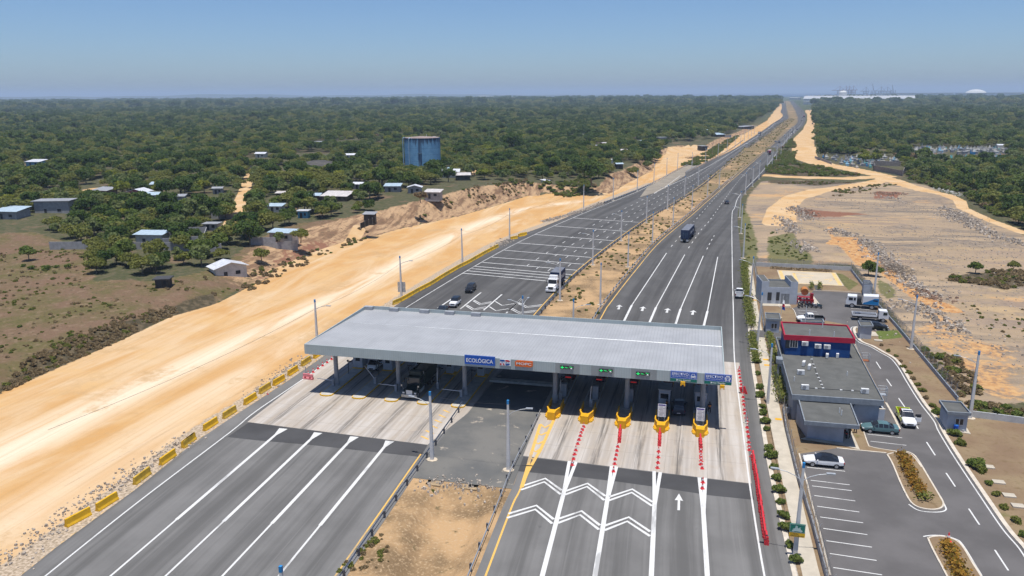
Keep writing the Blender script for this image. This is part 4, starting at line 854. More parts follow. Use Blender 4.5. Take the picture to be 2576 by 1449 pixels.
# ---------------------------------------------------------------- traffic cones
cone0 = thing('traffic_cone', 'red cone', 'traffic cone'); MB().box((0, 0, 0.03), (0.44, 0.44, 0.06)).build('cone_base', M_RED, cone0)
MB().lathe([(0.18, 0.06), (0.115, 0.38), (0.085, 0.52), (0.035, 0.78)], n=12).build('cone_body', M_RED, cone0); MB().lathe([(0.122, 0.37), (0.092, 0.53)], n=12).build('band', M_WPLAS, cone0)
F5 = K(2560, 1640, 4.6)
cr = {'in front of the second yellow crash block': px(C3, (722, 1030), (710, 1060), (695, 1088), (688, 1120), (675, 1160), (661, 1200), (642, 1265), (630, 1305), (619, 1352), (606, 1412)),
      'in front of the middle yellow crash block': px(C3, (1063, 1230), (1056, 1270), (1049, 1312), (1038, 1355), (1032, 1402)) + px(D3, (1020, 400)),
      'in front of the fourth yellow crash block': px(C3, (1475, 1278), (1472, 1335), (1469, 1390), (1463, 1442)),
      'in front of the fifth yellow crash block': px(F5, (1118, 775), (1118, 850), (1122, 890), (1125, 945), (1115, 1010), (1143, 1080), (1157, 1340), (1147, 1449)),
      'in the row right of the roof': px(C3, (2284, 455), (2285, 470), (2287, 500), (2293, 535), (2300, 570), (2305, 605), (2325, 730), (2328, 770), (2330, 805), (2337, 860), (2342, 895), (2355, 940), (2362, 975), (2365, 1035), (2370, 1080), (2378, 1125), (2380, 1185), (2387, 1230), (2386, 1262)) + px(F5, (2053, 860)),
      'in the row left of the roof': px(C2, (527, 502), (576, 477), (625, 442), (671, 412), (716, 380), (762, 347), (797, 324))}
first = True
for where, pts in cr.items():
    for i, q in enumerate(pts):
        p = G(*q, 0.04); lab = f'red traffic cone {where}, {ORD[i]} ' + ('counted from the block' if 'block' in where else 'counted from the far end' if 'right' in where else 'counted from the nearest')
        if first: c = cone0; c.location = p; c['label'] = lab; c['group'] = 'red traffic cones ' + where; first = False
        else: dup(cone0, p, random.random(), lab, None, 'red traffic cones ' + where)
dup(cone0, G(*D4(1812, 1098), 0.14), 0, 'orange-red traffic cone standing on the planted island of the car park', 1.3)['group'] = 'single cone'
dup(cone0, G(*C2(118, 697), 0.04), 0, 'tiny red cone lying low beside the yellow barriers', 0.6)['group'] = 'single cone'
# ---------------------------------------------------------------- red water-filled barriers
def plastic(p, rz, label, ln, m, group=None, tilt=0.0):
    o = thing('plastic_barrier', label, 'plastic barrier', p, rz, group); o.rotation_euler[0] = tilt
    MB().side([(-.24, 0), (.24, 0), (.24, .22), (.12, .42), (.10, .95), (-.10, .95), (-.12, .42), (-.24, .22)], -ln / 2, ln / 2).build('shell', m, o, bevel=0.03)
    q = MB()
    for k in (-0.25, 0.25): q.box((0, k * ln, 0.35), (0.5, 0.28, 0.16))
    q.build('fork_slot', mat('deep_red_plastic', (0.33, 0.015, 0.02), 0.6, 0.1), o); return o
M_PINK = mat('faded_red_plastic', (0.66, 0.20, 0.22), 0.6, 0.15, 2.0, 0.3, dirt=(0.6, 0.42, 0.40))
a_, b_ = G(*D3(2420, 250)), G(*D3(2560, 1145)); n = int((b_ - a_).length / 1.32)
for i in range(n):
    t = (i + .5) / n; p = a_ + (b_ - a_) * t; plastic((p.x + random.uniform(-.05, .05), p.y, 0.03), R(-1.5) + math.atan2(-(b_ - a_).x, (b_ - a_).y) + R(180), f'red plastic barrier in the long chain at the right kerb, {ORD[i]} from the cones', 1.28, M_RED, 'red plastic barriers at the right kerb')
for i, (p, q) in enumerate((((1090, 1055), (1078, 1195)), ((1488, 1090), (1482, 1230)), ((1892, 1150), (1900, 1270)))):
    u, v = G(*C3(*p), 0.03), G(*C3(*q), 0.03); d = v - u
    for j in range(2):
        m_ = u + d * (0.27 + 0.46 * j); plastic(m_, math.atan2(-d.x, d.y), f'{["far", "near"][j]} red plastic barrier of the pair before the {ORD[i + 2]} crash block', d.length * 0.44, M_RED, 'red plastic barriers before the crash blocks')
plastic(G(*C2(527, 545), 0.03), R(82), 'faded pink barrier at the left end of the cone row', 1.9, M_PINK)
plastic(G(*C3(2300, 672), 0.25), R(78), 'bright red barrier toppled on its side among the right cones', 1.5, M_RED, tilt=R(70))
for i, (p, q) in enumerate((((2320, 620), (2318, 690)), ((2355, 895), (2352, 985)))):
    o = thing('bollard_post', ['grey upright post beside the toppled red barrier', 'grey upright post among the near cones of the right row'][i], 'post', G(*C3(*q), 0.03)); MB().tube((0, 0, 0), (0, 0, 1.5), 0.11, 0.09).build('post', M_GALV, o); MB().prism([(.35 * math.cos(t * PI / 4), .3 * math.sin(t * PI / 4)) for t in range(8)], 0, .12).build('foot', M_CONC, o)
o = thing('bollard_post', 'grey upright post behind the faded pink barrier', 'post', G(*C2(502, 505), 0.03)); MB().tube((0, 0, 0), (0, 0, 1.5), 0.11, 0.09).build('post', M_GALV, o); MB().box((0, 0, .06), (.5, .5, .12)).build('foot', M_CONC, o)
# ---------------------------------------------------------------- guard rails
M_POST = mat('dark_rail_post', (0.085, 0.087, 0.10), 0.8, 0.2, 3.0, 0.3)
def guardrail(label, pts, side, post_gap=3.8, posts=True, m=None):
    """side: +1 rail faces right of travel"""
    o = thing('guardrail', label, 'guardrail', (pts[0].x, pts[0].y, 0)); L0 = Vector((pts[0].x, pts[0].y))
    q = [p - L0 for p in pts]; mb = MB(); f = 0.13 * side
    for z0, z1, o0, o1 in ((.50, .58, 0, .07), (.58, .66, .07, .02), (.66, .74, .02, .07), (.74, .82, .07, 0)):
        A, B = offset(q, f + o0 * side), offset(q, f + o1 * side); n = len(A)
        mb.add([(p.x, p.y, z0) for p in A] + [(p.x, p.y, z1) for p in B], [(i, i + 1, n + i + 1, n + i) for i in range(n - 1)])
    mb.build('rail', m or M_GALV, o)
    if posts:
        st = resample(q, post_gap)[:100]
        for k, p in enumerate(st):
            d = q[min(len(q) - 1, 1)] - q[0]; MB().box((p.x, p.y, 0.42), (0.2, 0.24, 0.95), math.atan2(-d.x, d.y)).build('post', M_POST, o)
    else:
        mb = MB()
        for p in resample(q, 4.0): mb.box((p.x, p.y, 0.33), (0.16, 0.16, 0.66))
        mb.build('posts_row', M_POST, o)
    return o
guardrail('guard rail with dark posts between the left road and the median, before the roof', curve([(780, 1580), (869, 1449), (989, 1272), (1119, 1089), (1167, 1019)], 8), -1)
guardrail('guard rail with dark posts between the median and the right road, before the roof', curve([(1130, 1560), (1179, 1449), (1240, 1300), (1288, 1180), (1330, 1098), (1357, 1042)], 8), 1)
lr = resample(offset([p for p in LY if 150 < p.y < 470], 1.35), 4); guardrail('guard rail on the left edge of the median beyond the roof', lr, -1)
lr = resample(offset([p for p in RY if 150 < p.y < 470], -1.35), 4); guardrail('guard rail on the right edge of the median beyond the roof', lr, 1)
lr = resample([p for p in LY if 0 < p.y < 0] or curve([A3(930, 1240), A3(1260, 1115), A3(1500, 1000), A3(1700, 890), A3(1830, 830)]), 4); guardrail('guard rail along the dusty slip lane', lr, 1)
lr = resample(curve([A3(1745, 940), A3(1800, 905), A3(1990, 815), A3(2200, 700), A3(2330, 605)]), 4); guardrail('guard rail in the gore between slip lane and left road', lr, 1)
lr = resample(curve([A3(2310, 1150), A3(2440, 1030), A3(2560, 925), A4(20, 860), A4(130, 720), A4(235, 580)]), 4); guardrail('guard rail along the outer edge of the far right road', lr, -1)
lr = resample(curve([A4(30, 455), A4(125, 400), A4(160, 365)]), 5); guardrail('guard rail along the outer edge of the far left road', lr, 1)
# ================================================================ service compound right of the road
def v2(ps): return [(p.x, p.y) for p in ps]
gl_ = NG('dry_lawn'); n2, n3, n4 = gl_.noise(0.16, 5), gl_.noise(1.1, 6, 0.65), gl_.noise(5.0, 3)
lc = gl_.mix(gl_.step(n2, 0.35, 0.65), (0.215, 0.145, 0.092), (0.27, 0.20, 0.12)); lc = gl_.mix(gl_.step(n3, 0.5, 0.75), lc, (0.165, 0.115, 0.06)); lc = gl_.mix(gl_.step(n2, 0.62, 0.72), lc, (0.17, 0.155, 0.065)); lc = gl_.mix(gl_.math('MULTIPLY', n4, 0.35), lc, (0.13, 0.09, 0.055)); gl_.col(lc); gl_.bump(n4, 0.4, 0.08); M_LAWN = gl_.fin(0.95, 0.1)
M_SOIL = mat('planting_soil', (0.22, 0.155, 0.095), 0.95, 0.25, 1.2, 0.1, dirt=(0.13, 0.12, 0.06), obj=False); M_TURF = mat('watered_turf', (0.105, 0.135, 0.035), 0.95, 0.2, 1.5, 0.1, dirt=(0.17, 0.14, 0.06), obj=False)
M_KERB = mat('pale_kerb', (0.54, 0.48, 0.40), 0.9, 0.12, 1.0, 0.15, obj=False); M_COURT = mat('cream_slab', (0.48, 0.41, 0.31), 0.9, 0.08, 0.25, 0.15, dirt=(0.50, 0.44, 0.35), obj=False)
comp = px(E4, (345, 195), (1625, 262)) + px(C4, (1270, 0), (1900, 755), (2030, 920), (2576, 988)) + [(2760, 1110), (2900, 1500), (2900, 1700), (2120, 1700), (1993 + 60, 1449), (1960, 1180), (1925, 960), (1905, 760), (1893, 680)]
struct(MB().flat(v2(gp(comp)), 0.028).build('lawn', M_LAWN), 'sunburnt brown lawn of the service compound')
RAo = offset(RA, 0.0); ysr = [y for y in np.linspace(52, 205, 60)]
def RAat(y): return edge_at(RA, y)
# kerb, soil strip, pavement
seg = [(RAat(y), RAat(y) + Vector((0.55, 0))) for y in ysr]
mk = MB(); A_k = [s[0] for s in seg]; B_k = [s[1] for s in seg]
mk.prism([(p.x, p.y) for p in A_k] + [(p.x, p.y) for p in B_k[::-1]], 0.0, 0.13); struct(mk.build('kerb', M_KERB), 'pale kerb and gutter between right road and planting strip')
wl = [G(*q) for q in px(E4, (290, 205), (308, 650), (345, 1030), (385, 1130), (435, 1449)) + px(D4, (35, 0), (345, 1449), (430, 1840))]; wr = [G(*q) for q in px(E4, (345, 205), (405, 650), (475, 1030), (510, 1130), (575, 1449)) + px(D4, (170, 0), (520, 1449), (640, 1840))]
def at_y(ps, y):
    for a_, b_ in zip(ps[:-1], ps[1:]):
        lo, hi = sorted((a_.y, b_.y))
        if lo <= y <= hi and hi > lo: return a_.x + (b_.x - a_.x) * (y - a_.y) / (b_.y - a_.y)
    return ps[0].x if y > ps[0].y else ps[-1].x
yt, yb = wl[0].y, wl[-1].y; yv = np.linspace(yb, yt, 40); d0, d1 = G(*E4(345, 1035)).y, G(*E4(385, 1128)).y
for lo, hi in ((yb, d1), (d0, yt)):
    yy = np.linspace(lo, hi, 24)
    m_ = MB(); m_.prism([(RAat(y).x + .55, y) for y in yy] + [(at_y(wl, y), y) for y in yy[::-1]], 0.02, 0.11); struct(m_.build('planting_strip', M_SOIL), 'narrow soil strip with shrubs between kerb and pavement')
    m_ = MB(); m_.prism([(at_y(wl, y), y) for y in yy] + [(at_y(wr, y), y) for y in yy[::-1]], 0.02, 0.14); struct(m_.build('pavement', M_WALK), 'pale concrete pavement beside the compound fence')
struct(MB().flat([(RAat(d1).x + .3, d1), (at_y(wr, d1) + 9, d1 + 1.0), (at_y(wr, d0) + 9, d0 + 1.0), (RAat(d0).x + .3, d0)], 0.135).build('driveway', M_YARD), 'short driveway crossing the pavement into the compound')
for q in (C4(105, 948), C3(2555, 348), C3(2565, 404), E4(378, 645)):
    p = G(*q, 0.14); struct(MB().box((p.x, p.y, 0.148), (0.9, 0.7, 0.02)).build('tactile_paving', M_YELLOW), 'small yellow tactile paving square on the pavement')
# asphalt
lot = px(B4, (455, 762), (935, 788), (1075, 905), (1100, 985), (1235, 1165), (1040, 1168), (905, 1140), (862, 1152), (870, 1200), (930, 1280), (1050, 1330), (1150, 1390), (1260, 1449)) + px(C4, (1340, 440), (1430, 590), (1560, 790), (1700, 970)) + px(D4, (1745, 0), (1900, 250), (2150, 620), (2400, 980), (2576, 1190), (2950, 1750), (720, 1750), (620, 1449), (500, 960), (450, 780), (365, 430), (312, 222), (690, 165), (940, 190)) + px(C4, (925, 1262), (830, 1040), (930, 985), (1180, 780), (850, 140), (800, 0)) + px(B4, (560, 1060), (290, 1040), (245, 940), (360, 900))
struct(MB().flat(v2(gp(lot)), 0.036).build('yard', M_YARD), 'dark asphalt of the compound drive and car park')
def kerbline(pts, w=0.16, h=0.15, m=None, lab='pale kerb edging the compound asphalt'):
    c = [G(*q).to_2d() for q in pts]; c = smooth(c, 5); a_, b_ = offset(c, -w / 2), offset(c, w / 2); m_ = MB(); n = len(a_)
    for i in range(n - 1):
        m_.add([(a_[i].x, a_[i].y, 0), (b_[i].x, b_[i].y, 0), (b_[i + 1].x, b_[i + 1].y, 0), (a_[i + 1].x, a_[i + 1].y, 0), (a_[i].x, a_[i].y, h), (b_[i].x, b_[i].y, h), (b_[i + 1].x, b_[i + 1].y, h), (a_[i + 1].x, a_[i + 1].y, h)], [(4, 5, 6, 7), (0, 4, 7, 3), (1, 2, 6, 5)] + ([(0, 1, 5, 4)] if i == 0 else []) + ([(2, 3, 7, 6)] if i == n - 2 else []))
    struct(m_.build('kerb', m or M_KERB), lab)
drv = px(B4, (1050, 1152), (905, 1133), (868, 1148), (882, 1200), (940, 1275), (1060, 1325), (1165, 1385), (1275, 1449)) + px(C4, (1355, 440), (1445, 590), (1575, 790), (1715, 970)) + px(D4, (1765, 0), (1920, 250), (2170, 620), (2420, 980), (2600, 1190), (2760, 1449))
kerbline(drv, 0.5, 0.13); dl = [G(*q).to_2d() for q in drv]; dl = smooth(dl, 5); ml_ = MB(); line(ml_, offset(dl, 0.62), 0.16, 0.044)
kerbline(px(D4, (690, 168), (900, 190), (1190, 218)), 0.2); kerbline(px(D4, (312, 222), (370, 440), (455, 780), (505, 960), (625, 1449)), 0.18)
kerbline(px(C4, (1185, 785), (1265, 925), (1325, 1052)), 0.3, 0.12); kerbline(px(B4, (455, 762), (700, 770), (935, 786)), 0.15); kerbline(px(B4, (110, 900), (120, 930), (245, 945), (295, 1060)), 0.15)
def bed(pts, lab, n=5):
    c = smooth([G(*q).to_2d() for q in pts + pts[:1]], n)[:-1]; m_ = MB(); m_.prism([(p.x, p.y) for p in c], 0.03, 0.13); struct(m_.build('planting_bed', M_LAWN), lab)
    cl = c + c[:1]; a_, b_ = offset(cl, -0.02), offset(cl, 0.17); A2_ = MB().band(a_, b_, 0.15); A2_.band(b_, b_, 0.1)
    m2 = MB(); n_ = len(cl); m2.add([(p.x, p.y, 0.03) for p in a_] + [(p.x, p.y, 0.16) for p in a_] + [(p.x, p.y, 0.16) for p in b_] + [(p.x, p.y, 0.03) for p in b_], [(k * n_ + i, k * n_ + i + 1, (k + 1) * n_ + i + 1, (k + 1) * n_ + i) for k in range(3) for i in range(n_ - 1)]); struct(m2.build('kerb', M_KERB), 'pale kerb round ' + lab)
isl = px(D4, (1205, 235), (1260, 330), (1340, 520), (1420, 680), (1480, 745), (1560, 775), (1660, 785), (1735, 768), (1755, 720), (1700, 620), (1600, 450), (1500, 285), (1440, 225), (1350, 205))
bed(isl, 'planted island between car park and drive', 4)
bed(px(D4, (1600, 1075), (1650, 1060), (1740, 1055), (1850, 1080), (1930, 1125), (1990, 1200), (2060, 1320), (2180, 1510), (2330, 1760), (2000, 1760), (1850, 1560), (1740, 1360), (1640, 1170)), 'second planted island at the bottom of the picture', 4)
wedge = px(C4, (905, 985), (938, 1000), (1005, 1200), (1040, 1232), (1170, 1258), (1290, 1278)) + px(D4, (1330, 205), (1200, 222), (940, 188)) + px(C4, (925, 1262), (870, 1140), (832, 1040))
struct(MB().prism(v2(gp(wedge)), 0.03, 0.12).build('planting_bed', M_LAWN), 'brown lawn wedge beside the shed'); kerbline(px(C4, (938, 1000), (1005, 1205), (1040, 1234), (1170, 1260), (1290, 1278), (1400, 1295), (1470, 1340), (1545, 1440)), 0.14)
# parking bay lines and drive dashes
for a_, b_ in [((392, 357), (775, 398)), ((430, 488), (822, 535)), ((442, 545), (842, 593)), ((466, 642), (878, 697)), ((495, 750), (918, 808)), ((524, 858), (957, 917)), ((555, 973), (1000, 1036)), ((587, 1097), (1045, 1162)), ((622, 1226), (1092, 1296)), ((657, 1367), (1147, 1441))]: line(ml_, [G(*D4(*a_)), G(*D4(*b_))], 0.13, 0.044)
for a_, b_ in [((1000, 1100), (1350, 1138)), ((1032, 1172), (1392, 1213))]: line(ml_, [G(*C4(*a_)), G(*C4(*b_))], 0.12, 0.044)
for a_, b_ in [((298, 958), (492, 973)), ((306, 988), (508, 1000)), ((315, 1020), (540, 1035)), ((845, 967), (1050, 985)), ((865, 1000), (1060, 1018)), ((835, 940), (1030, 955))]: line(ml_, [G(*B4(*a_)), G(*B4(*b_))], 0.12, 0.044)
for a_, b_ in [((1088, 372), (1134, 442)), ((1192, 545), (1243, 618)), ((1314, 738), (1376, 828)), ((1478, 990), (1512, 1046)), ((1595, 1180), (1682, 1314))]: line(ml_, [G(*C4(*a_)), G(*C4(*b_))], 0.17, 0.044)
for a_, b_ in [((1792, 415), (1884, 552)), ((2020, 775), (2127, 936)), ((2282, 1190), (2418, 1397))]: line(ml_, [G(*D4(*a_)), G(*D4(*b_))], 0.17, 0.044)
arc = smooth([G(*q).to_2d() for q in px(D4, (1415, 730), (1500, 785), (1600, 806), (1720, 808), (1785, 790), (1780, 745), (1690, 590), (1490, 262))], 5); line(ml_, arc, 0.16, 0.044)
arc = smooth([G(*q).to_2d() for q in px(D4, (1562, 1055), (1640, 1043), (1760, 1046), (1880, 1078), (1960, 1140), (2150, 1449))], 5); line(ml_, arc, 0.16, 0.044)
struct(ml_.build('road_marking', M_WHITE), 'white bay lines and dashes of the compound')
# helipad-like court
ct = gp(px(E4, (668, 264), (1425, 297), (1533, 468), (730, 430))); struct(MB().prism(v2(ct), 0.03, 0.10).build('court', M_COURT), 'cream concrete court with worn yellow lines at the back of the compound')
def bil(u, v): a_, b_, c_, d_ = ct; return ((a_ * (1 - u) + b_ * u) * (1 - v) + (d_ * (1 - u) + c_ * u) * v).to_2d()
mm = MB()
for a_, b_, w in [((.03, .02), (.97, .02), .35), ((.03, .97), (.97, .97), .35), ((.05, .05), (.05, .95), .9), ((.95, .05), (.95, .95), .9), ((.27, .18), (.27, .88), .7), ((.27, .18), (.60, .34), .35), ((.36, .52), (.55, .50), .35), ((.5, .72), (.66, .70), .4), ((.73, .62), (.88, .50), .4), ((.80, .72), (.86, .60), .3)]: line(mm, [bil(*a_), bil(*b_)], w, 0.105)
struct(mm.build('road_marking', mat('faded_yellow_paint', (0.62, 0.43, 0.18), 0.8, 0.12, 0.8, 0.15, dirt=(0.63, 0.55, 0.42), obj=False)), 'worn yellow lines of the cream court')
struct(MB().flat(v2(gp(px(C4, (1080, 55), (1300, 55), (1355, 125), (1250, 140), (1120, 150)))), 0.034).build('lawn', M_TURF), 'small watered green lawn behind the pump house'); struct(MB().flat(v2(gp(px(E4, (1420, 300), (1510, 310), (1720, 440), (1600, 520), (1540, 465)))), 0.034).build('lawn', mat('thin_turf', (0.13, 0.125, 0.05), 0.95, 0.25, 0.8, 0.1, dirt=(0.2, 0.14, 0.08), obj=False)), 'greenish lawn corner beside the cream court')
struct(MB().flat(v2(gp(px(E4, (1140, 455), (1195, 458), (1245, 522), (1165, 518)))), 0.034).build('path', M_ASPH), 'short grey path to the court')
# ---------------------------------------------------------------- walls and fences
def mesh_fence_mat():
    g_ = NG('wire_mesh'); t = g_.new('ShaderNodeBsdfTransparent'); mx = g_.new('ShaderNodeMixShader'); sx = g_.new('ShaderNodeTexCoord'); mp = g_.new('ShaderNodeMapping'); g_.link(sx.outputs['Object'], mp.inputs[0])
    out = g_.n['Material Output']; g_.col((0.24, 0.25, 0.26)); v = g_.new('ShaderNodeTexVoronoi'); v.feature = 'DISTANCE_TO_EDGE'; v.inputs['Scale'].default_value = 9.0; g_.link(mp.outputs[0], v.inputs['Vector'])
    g_.put(mx.inputs[0], g_.step(v.outputs['Distance'], 0.10, 0.06)); g_.link(t.outputs[0], mx.inputs[1]); g_.link(g_.b.outputs[0], mx.inputs[2]); g_.link(mx.outputs[0], out.inputs[0]); return g_.fin(0.6, 0.3, 0.3)
M_MESH = mesh_fence_mat(); M_LOWWALL = mat('pale_grey_wall_paint', (0.46, 0.47, 0.47), 0.85, 0.10, 0.8, 0.2, dirt=(0.36, 0.36, 0.36)); M_BLOCK = mat('grey_block_wall', (0.30, 0.30, 0.31), 0.9, 0.15, 1.2, 0.15, dirt=(0.22, 0.215, 0.20))
def fence(label, pts, wall_h, h, wall_m, gap=3.0):
    o = thing('fence', label, 'fence', (pts[0].x, pts[0].y, 0)); L0 = Vector((pts[0].x, pts[0].y)); q = [p.to_2d() - L0 for p in pts]
    wb, ms = MB(), MB()
    for a_, b_ in zip(q[:-1], q[1:]):
        d = b_ - a_; c_ = (a_ + b_) / 2; wb.box((c_.x, c_.y, wall_h / 2), (d.length + 0.16, 0.18, wall_h), math.atan2(d.y, d.x))
        if h > wall_h + .05: ms.quad([(a_.x, a_.y, wall_h), (b_.x, b_.y, wall_h), (b_.x, b_.y, h), (a_.x, a_.y, h)])
    wb.build('low_wall', wall_m, o)
    if ms.v:
        ms.build('wire_mesh', M_MESH, o)
        for p in resample(q, gap)[:100]: MB().tube((p.x, p.y, wall_h), (p.x, p.y, h), 0.03, n=6).tube((p.x, p.y, h), (p.x + 0.18, p.y - 0.06, h + 0.28), 0.022, n=5).build('post', M_GALV, o)
    return o
fence('front fence of mesh on grey blockwork beside the pavement, bottom stretch', [G(*q) for q in px(D4, (640, 1700), (575, 1449), (430, 900), (285, 440), (180, 0))] + [G(*C4(150, 860))], 0.85, 2.6, M_BLOCK)
fence('front fence of mesh beside the pavement, far stretch behind the hedge', [G(*q) for q in px(E4, (500, 1035), (460, 700), (375, 195))], 0.5, 2.4, M_BLOCK)
fence('pale low wall with mesh closing the far side of the compound', [G(*q) for q in px(E4, (392, 210), (1622, 270))], 1.15, 2.3, M_LOWWALL, 4.0)
fence('long grey low wall with mesh between the compound and the quarry', [G(*q) for q in px(E4, (1622, 275), (2000, 770)) + px(C4, (1280, 15), (1560, 350), (1905, 765))], 0.75, 2.5, mat('blue_grey_wall', (0.30, 0.33, 0.37), 0.9, 0.12, 0.8), 2.6)
fence('pale low wall running right from the guard hut', [G(*q) for q in px(C4, (2060, 930), (2300, 960), (2600, 1000), (2900, 1045))], 1.0, 1.0, M_LOWWALL)
# ---------------------------------------------------------------- buildings
M_ROOFELT = mat('grey_roof_felt', (0.112, 0.113, 0.108), 0.95, 0.12, 0.5, 0.06, dirt=(0.14, 0.137, 0.125)); M_TRIM = mat('slate_trim_paint', (0.21, 0.235, 0.265), 0.8, 0.15, 1.5, 0.2, dirt=(0.30, 0.31, 0.31)); M_BLUEW = mat('royal_blue_wall', (0.008, 0.055, 0.20), 0.75, 0.10, 0.6, 0.3); M_REDB = mat('crimson_fascia', (0.40, 0.012, 0.040), 0.6, 0.08, 0.8, 0.35); M_WHITEM = mat('white_metal', (0.66, 0.66, 0.65), 0.5, 0.08, 2.0, 0.4); M_BROWNM = mat('dark_doorway', (0.03, 0.03, 0.033), 0.9, 0.1)
def shrink(ps, d):
    c = sum((Vector(p) for p in ps), Vector((0, 0))) / len(ps); return [tuple(Vector(p) + (c - Vector(p)).normalized() * d) for p in ps]
def flat_roof(o, ps, z, wall_ps, base=0.0, fas=0.7, wm=None, tm=None, up=0.25):
    """walls, roof slab with raised edge"""
    L0 = o.location; q = [(p[0] - L0.x, p[1] - L0.y) for p in ps]; w = [(p[0] - L0.x, p[1] - L0.y) for p in wall_ps]
    MB().prism(w, base, z - fas + 0.02, 0, False, False).build('wall', wm or M_GREY, o)
    r_ = MB().prism(shrink(q, 0.26), z - fas * 0.6, z - up).build('roof', M_ROOFELT, o)
    i_ = shrink(q, 0.24); n = len(q); m_ = MB(); vs = [(p[0], p[1], z - fas) for p in q] + [(p[0], p[1], z) for p in q] + [(p[0], p[1], z) for p in i_] + [(p[0], p[1], z - fas) for p in i_]
    m_.add(vs, [(k * n + a_, k * n + (a_ + 1) % n, ((k + 1) % 4) * n + (a_ + 1) % n, ((k + 1) % 4) * n + a_) for k in range(4) for a_ in range(n)]); 
    area = sum(q[i][0] * q[(i + 1) % n][1] - q[(i + 1) % n][0] * q[i][1] for i in range(n))
    if area < 0: m_.f = [f[::-1] for f in m_.f]
    m_.build('fascia', tm or M_TRIM, o); return o
def quadz(k, pts, z): return v2(gp(px(k, *pts), z))
# main single-storey block
ps = quadz(C4, [(240, 700), (1170, 762), (838, 140), (78, 120)], 4.1); main = thing('office_building', 'long low office with grey felt roof carrying air conditioners', 'building', (*ps[0], 0)); flat_roof(main, ps, 4.1, shrink(ps, 0.9), 0, 0.8)
z0 = 3.87
def on_roof(k, p, z): q = G(*k(*p), z); return q
# blue upper storey
pu = v2([G(*E4(720, 918), 7.3), G(*E4(1580, 965), 7.3), G(*E4(1683, 1142), 7.3), G(*E4(763, 1092), 7.3)]); up = thing('blue_upper_storey', 'royal blue upper storey with crimson roof band on the grey office', 'building', (*pu[3], 0))
wallp = v2([G(*E4(735, 960), 7.3), G(*E4(1545, 1000), 7.3), G(*E4(1622, 1195), 6.5), G(*E4(782, 1150), 6.5)]); flat_roof(up, pu, 7.3, wallp, 3.88, 0.85, M_BLUEW, M_REDB)
fr0, fr1 = Vector(wallp[3]), Vector(wallp[2]); fd = (fr1 - fr0).normalized(); fn = Vector((fd.y, -fd.x))
def on_front(k, p):
    """pixel -> point on the blue front wall"""
    d = ray(*k(*p)); n = fn; t = (fr0.x * n.x + fr0.y * n.y) / (d[0] * n.x + d[1] * n.y); return Vector((d[0] * t, d[1] * t, CAMH + d[2] * t))
fa = math.atan2(fd.y, fd.x)
def local(o, p): return Vector(p) - Vector(o.location)
wa, wb2 = on_front(C4, (222, 140)), on_front(C4, (296, 228)); c_ = local(up, (wa + wb2) / 2); wf = MB().box((c_.x + fn.x * .03, c_.y + fn.y * .03, c_.z), ((wb2 - wa).to_2d().length, 0.12, abs(wa.z - wb2.z)), fa).build('window', M_WHITEM, up)
for k in range(3): 
    off_ = fd * ((k - 1) * (wb2 - wa).to_2d().length * .31); MB().box((c_.x + fn.x * .08 + off_.x, c_.y + fn.y * .08 + off_.y, c_.z), ((wb2 - wa).to_2d().length * .26, 0.08, abs(wa.z - wb2.z) * .88), fa).build('pane', M_GLASS, wf)
wc = local(up, on_front(C4, (200, 190))); MB().box((wc.x + fn.x * .04, wc.y + fn.y * .04, wc.z + .1), (0.75, 0.1, 1.6), fa).build('window', M_GLASS, up)
def ac(label, p, rz, big=1.0, wall=False):
    o = thing('air_conditioner', label, 'air conditioner', p, rz, 'white outdoor air conditioners'); s = big
    MB().box((0, 0, 0.36 * s), (0.92 * s, 0.36 * s, 0.62 * s)).build('casing', M_WHITEM, o, bevel=0.02); MB().tube((-.12 * s, -.185 * s, .36 * s), (-.12 * s, -.20 * s, .36 * s), 0.24 * s, n=16).build('fan_grille', mat('grey_grille', (0.30, 0.30, 0.31), 0.6, 0.1), o)
    MB().box((-.3 * s, 0, .025), (0.06, .4 * s, .05)).box((.3 * s, 0, .025), (0.06, .4 * s, .05)).build('feet', M_DARK, o); return o
for i, p in enumerate([(368, 205), (498, 232), (590, 238)]):
    q = on_front(C4, p); ac(['left wall-hung air conditioner on the blue wall', 'middle wall-hung air conditioner on the blue wall', 'right wall-hung air conditioner on the blue wall'][i], (q.x + fn.x * .25, q.y + fn.y * .25, q.z), fa, 1.1)
for i, (p, rz) in enumerate([((593, 330), 80), ((697, 325), 80), ((358, 410), 75), ((415, 445), 75), ((328, 500), 5), ((370, 650), 5), ((972, 690), 0)]):
    q = on_roof(C4, p, z0); ac(['narrow rooftop air conditioner at the foot of the blue wall, left one', 'narrow rooftop air conditioner at the foot of the blue wall, right one', 'slim rooftop air conditioner on the left, upper of the close pair', 'slim rooftop air conditioner on the left, lower of the close pair', 'rooftop air conditioner showing its dark back, middle left of the roof', 'rooftop air conditioner showing its dark back, front left of the roof', 'rooftop air conditioner with round fan at the front right of the roof'][i], q, R(rz), 1.15)
for i, p in enumerate([(756, 290), (793, 290), (425, 265)]):
    q = on_roof(C4, (p[0], p[1] + 25), z0); o = thing('meter_box', ['left grey switch box at the foot of the blue wall', 'right grey switch box at the foot of the blue wall', 'small grey switch box under the left air conditioner'][i], 'switch box', q); MB().box((0, 0, 0.75), (0.42, 0.22, 0.55)).build('box', M_GALV, o); MB().box((0, 0, 0.25), (0.1, 0.1, 0.5)).build('stand', M_DARK, o)
q1 = [on_roof(C4, p, z0 + 0.05) for p in [(425, 300), (440, 345), (455, 395), (470, 430), (490, 490), (508, 530), (525, 565), (540, 600), (553, 635)]]; q2 = [on_roof(C4, p, z0 + 0.05) for p in [(325, 630), (485, 637), (735, 653), (850, 660), (940, 665)]]
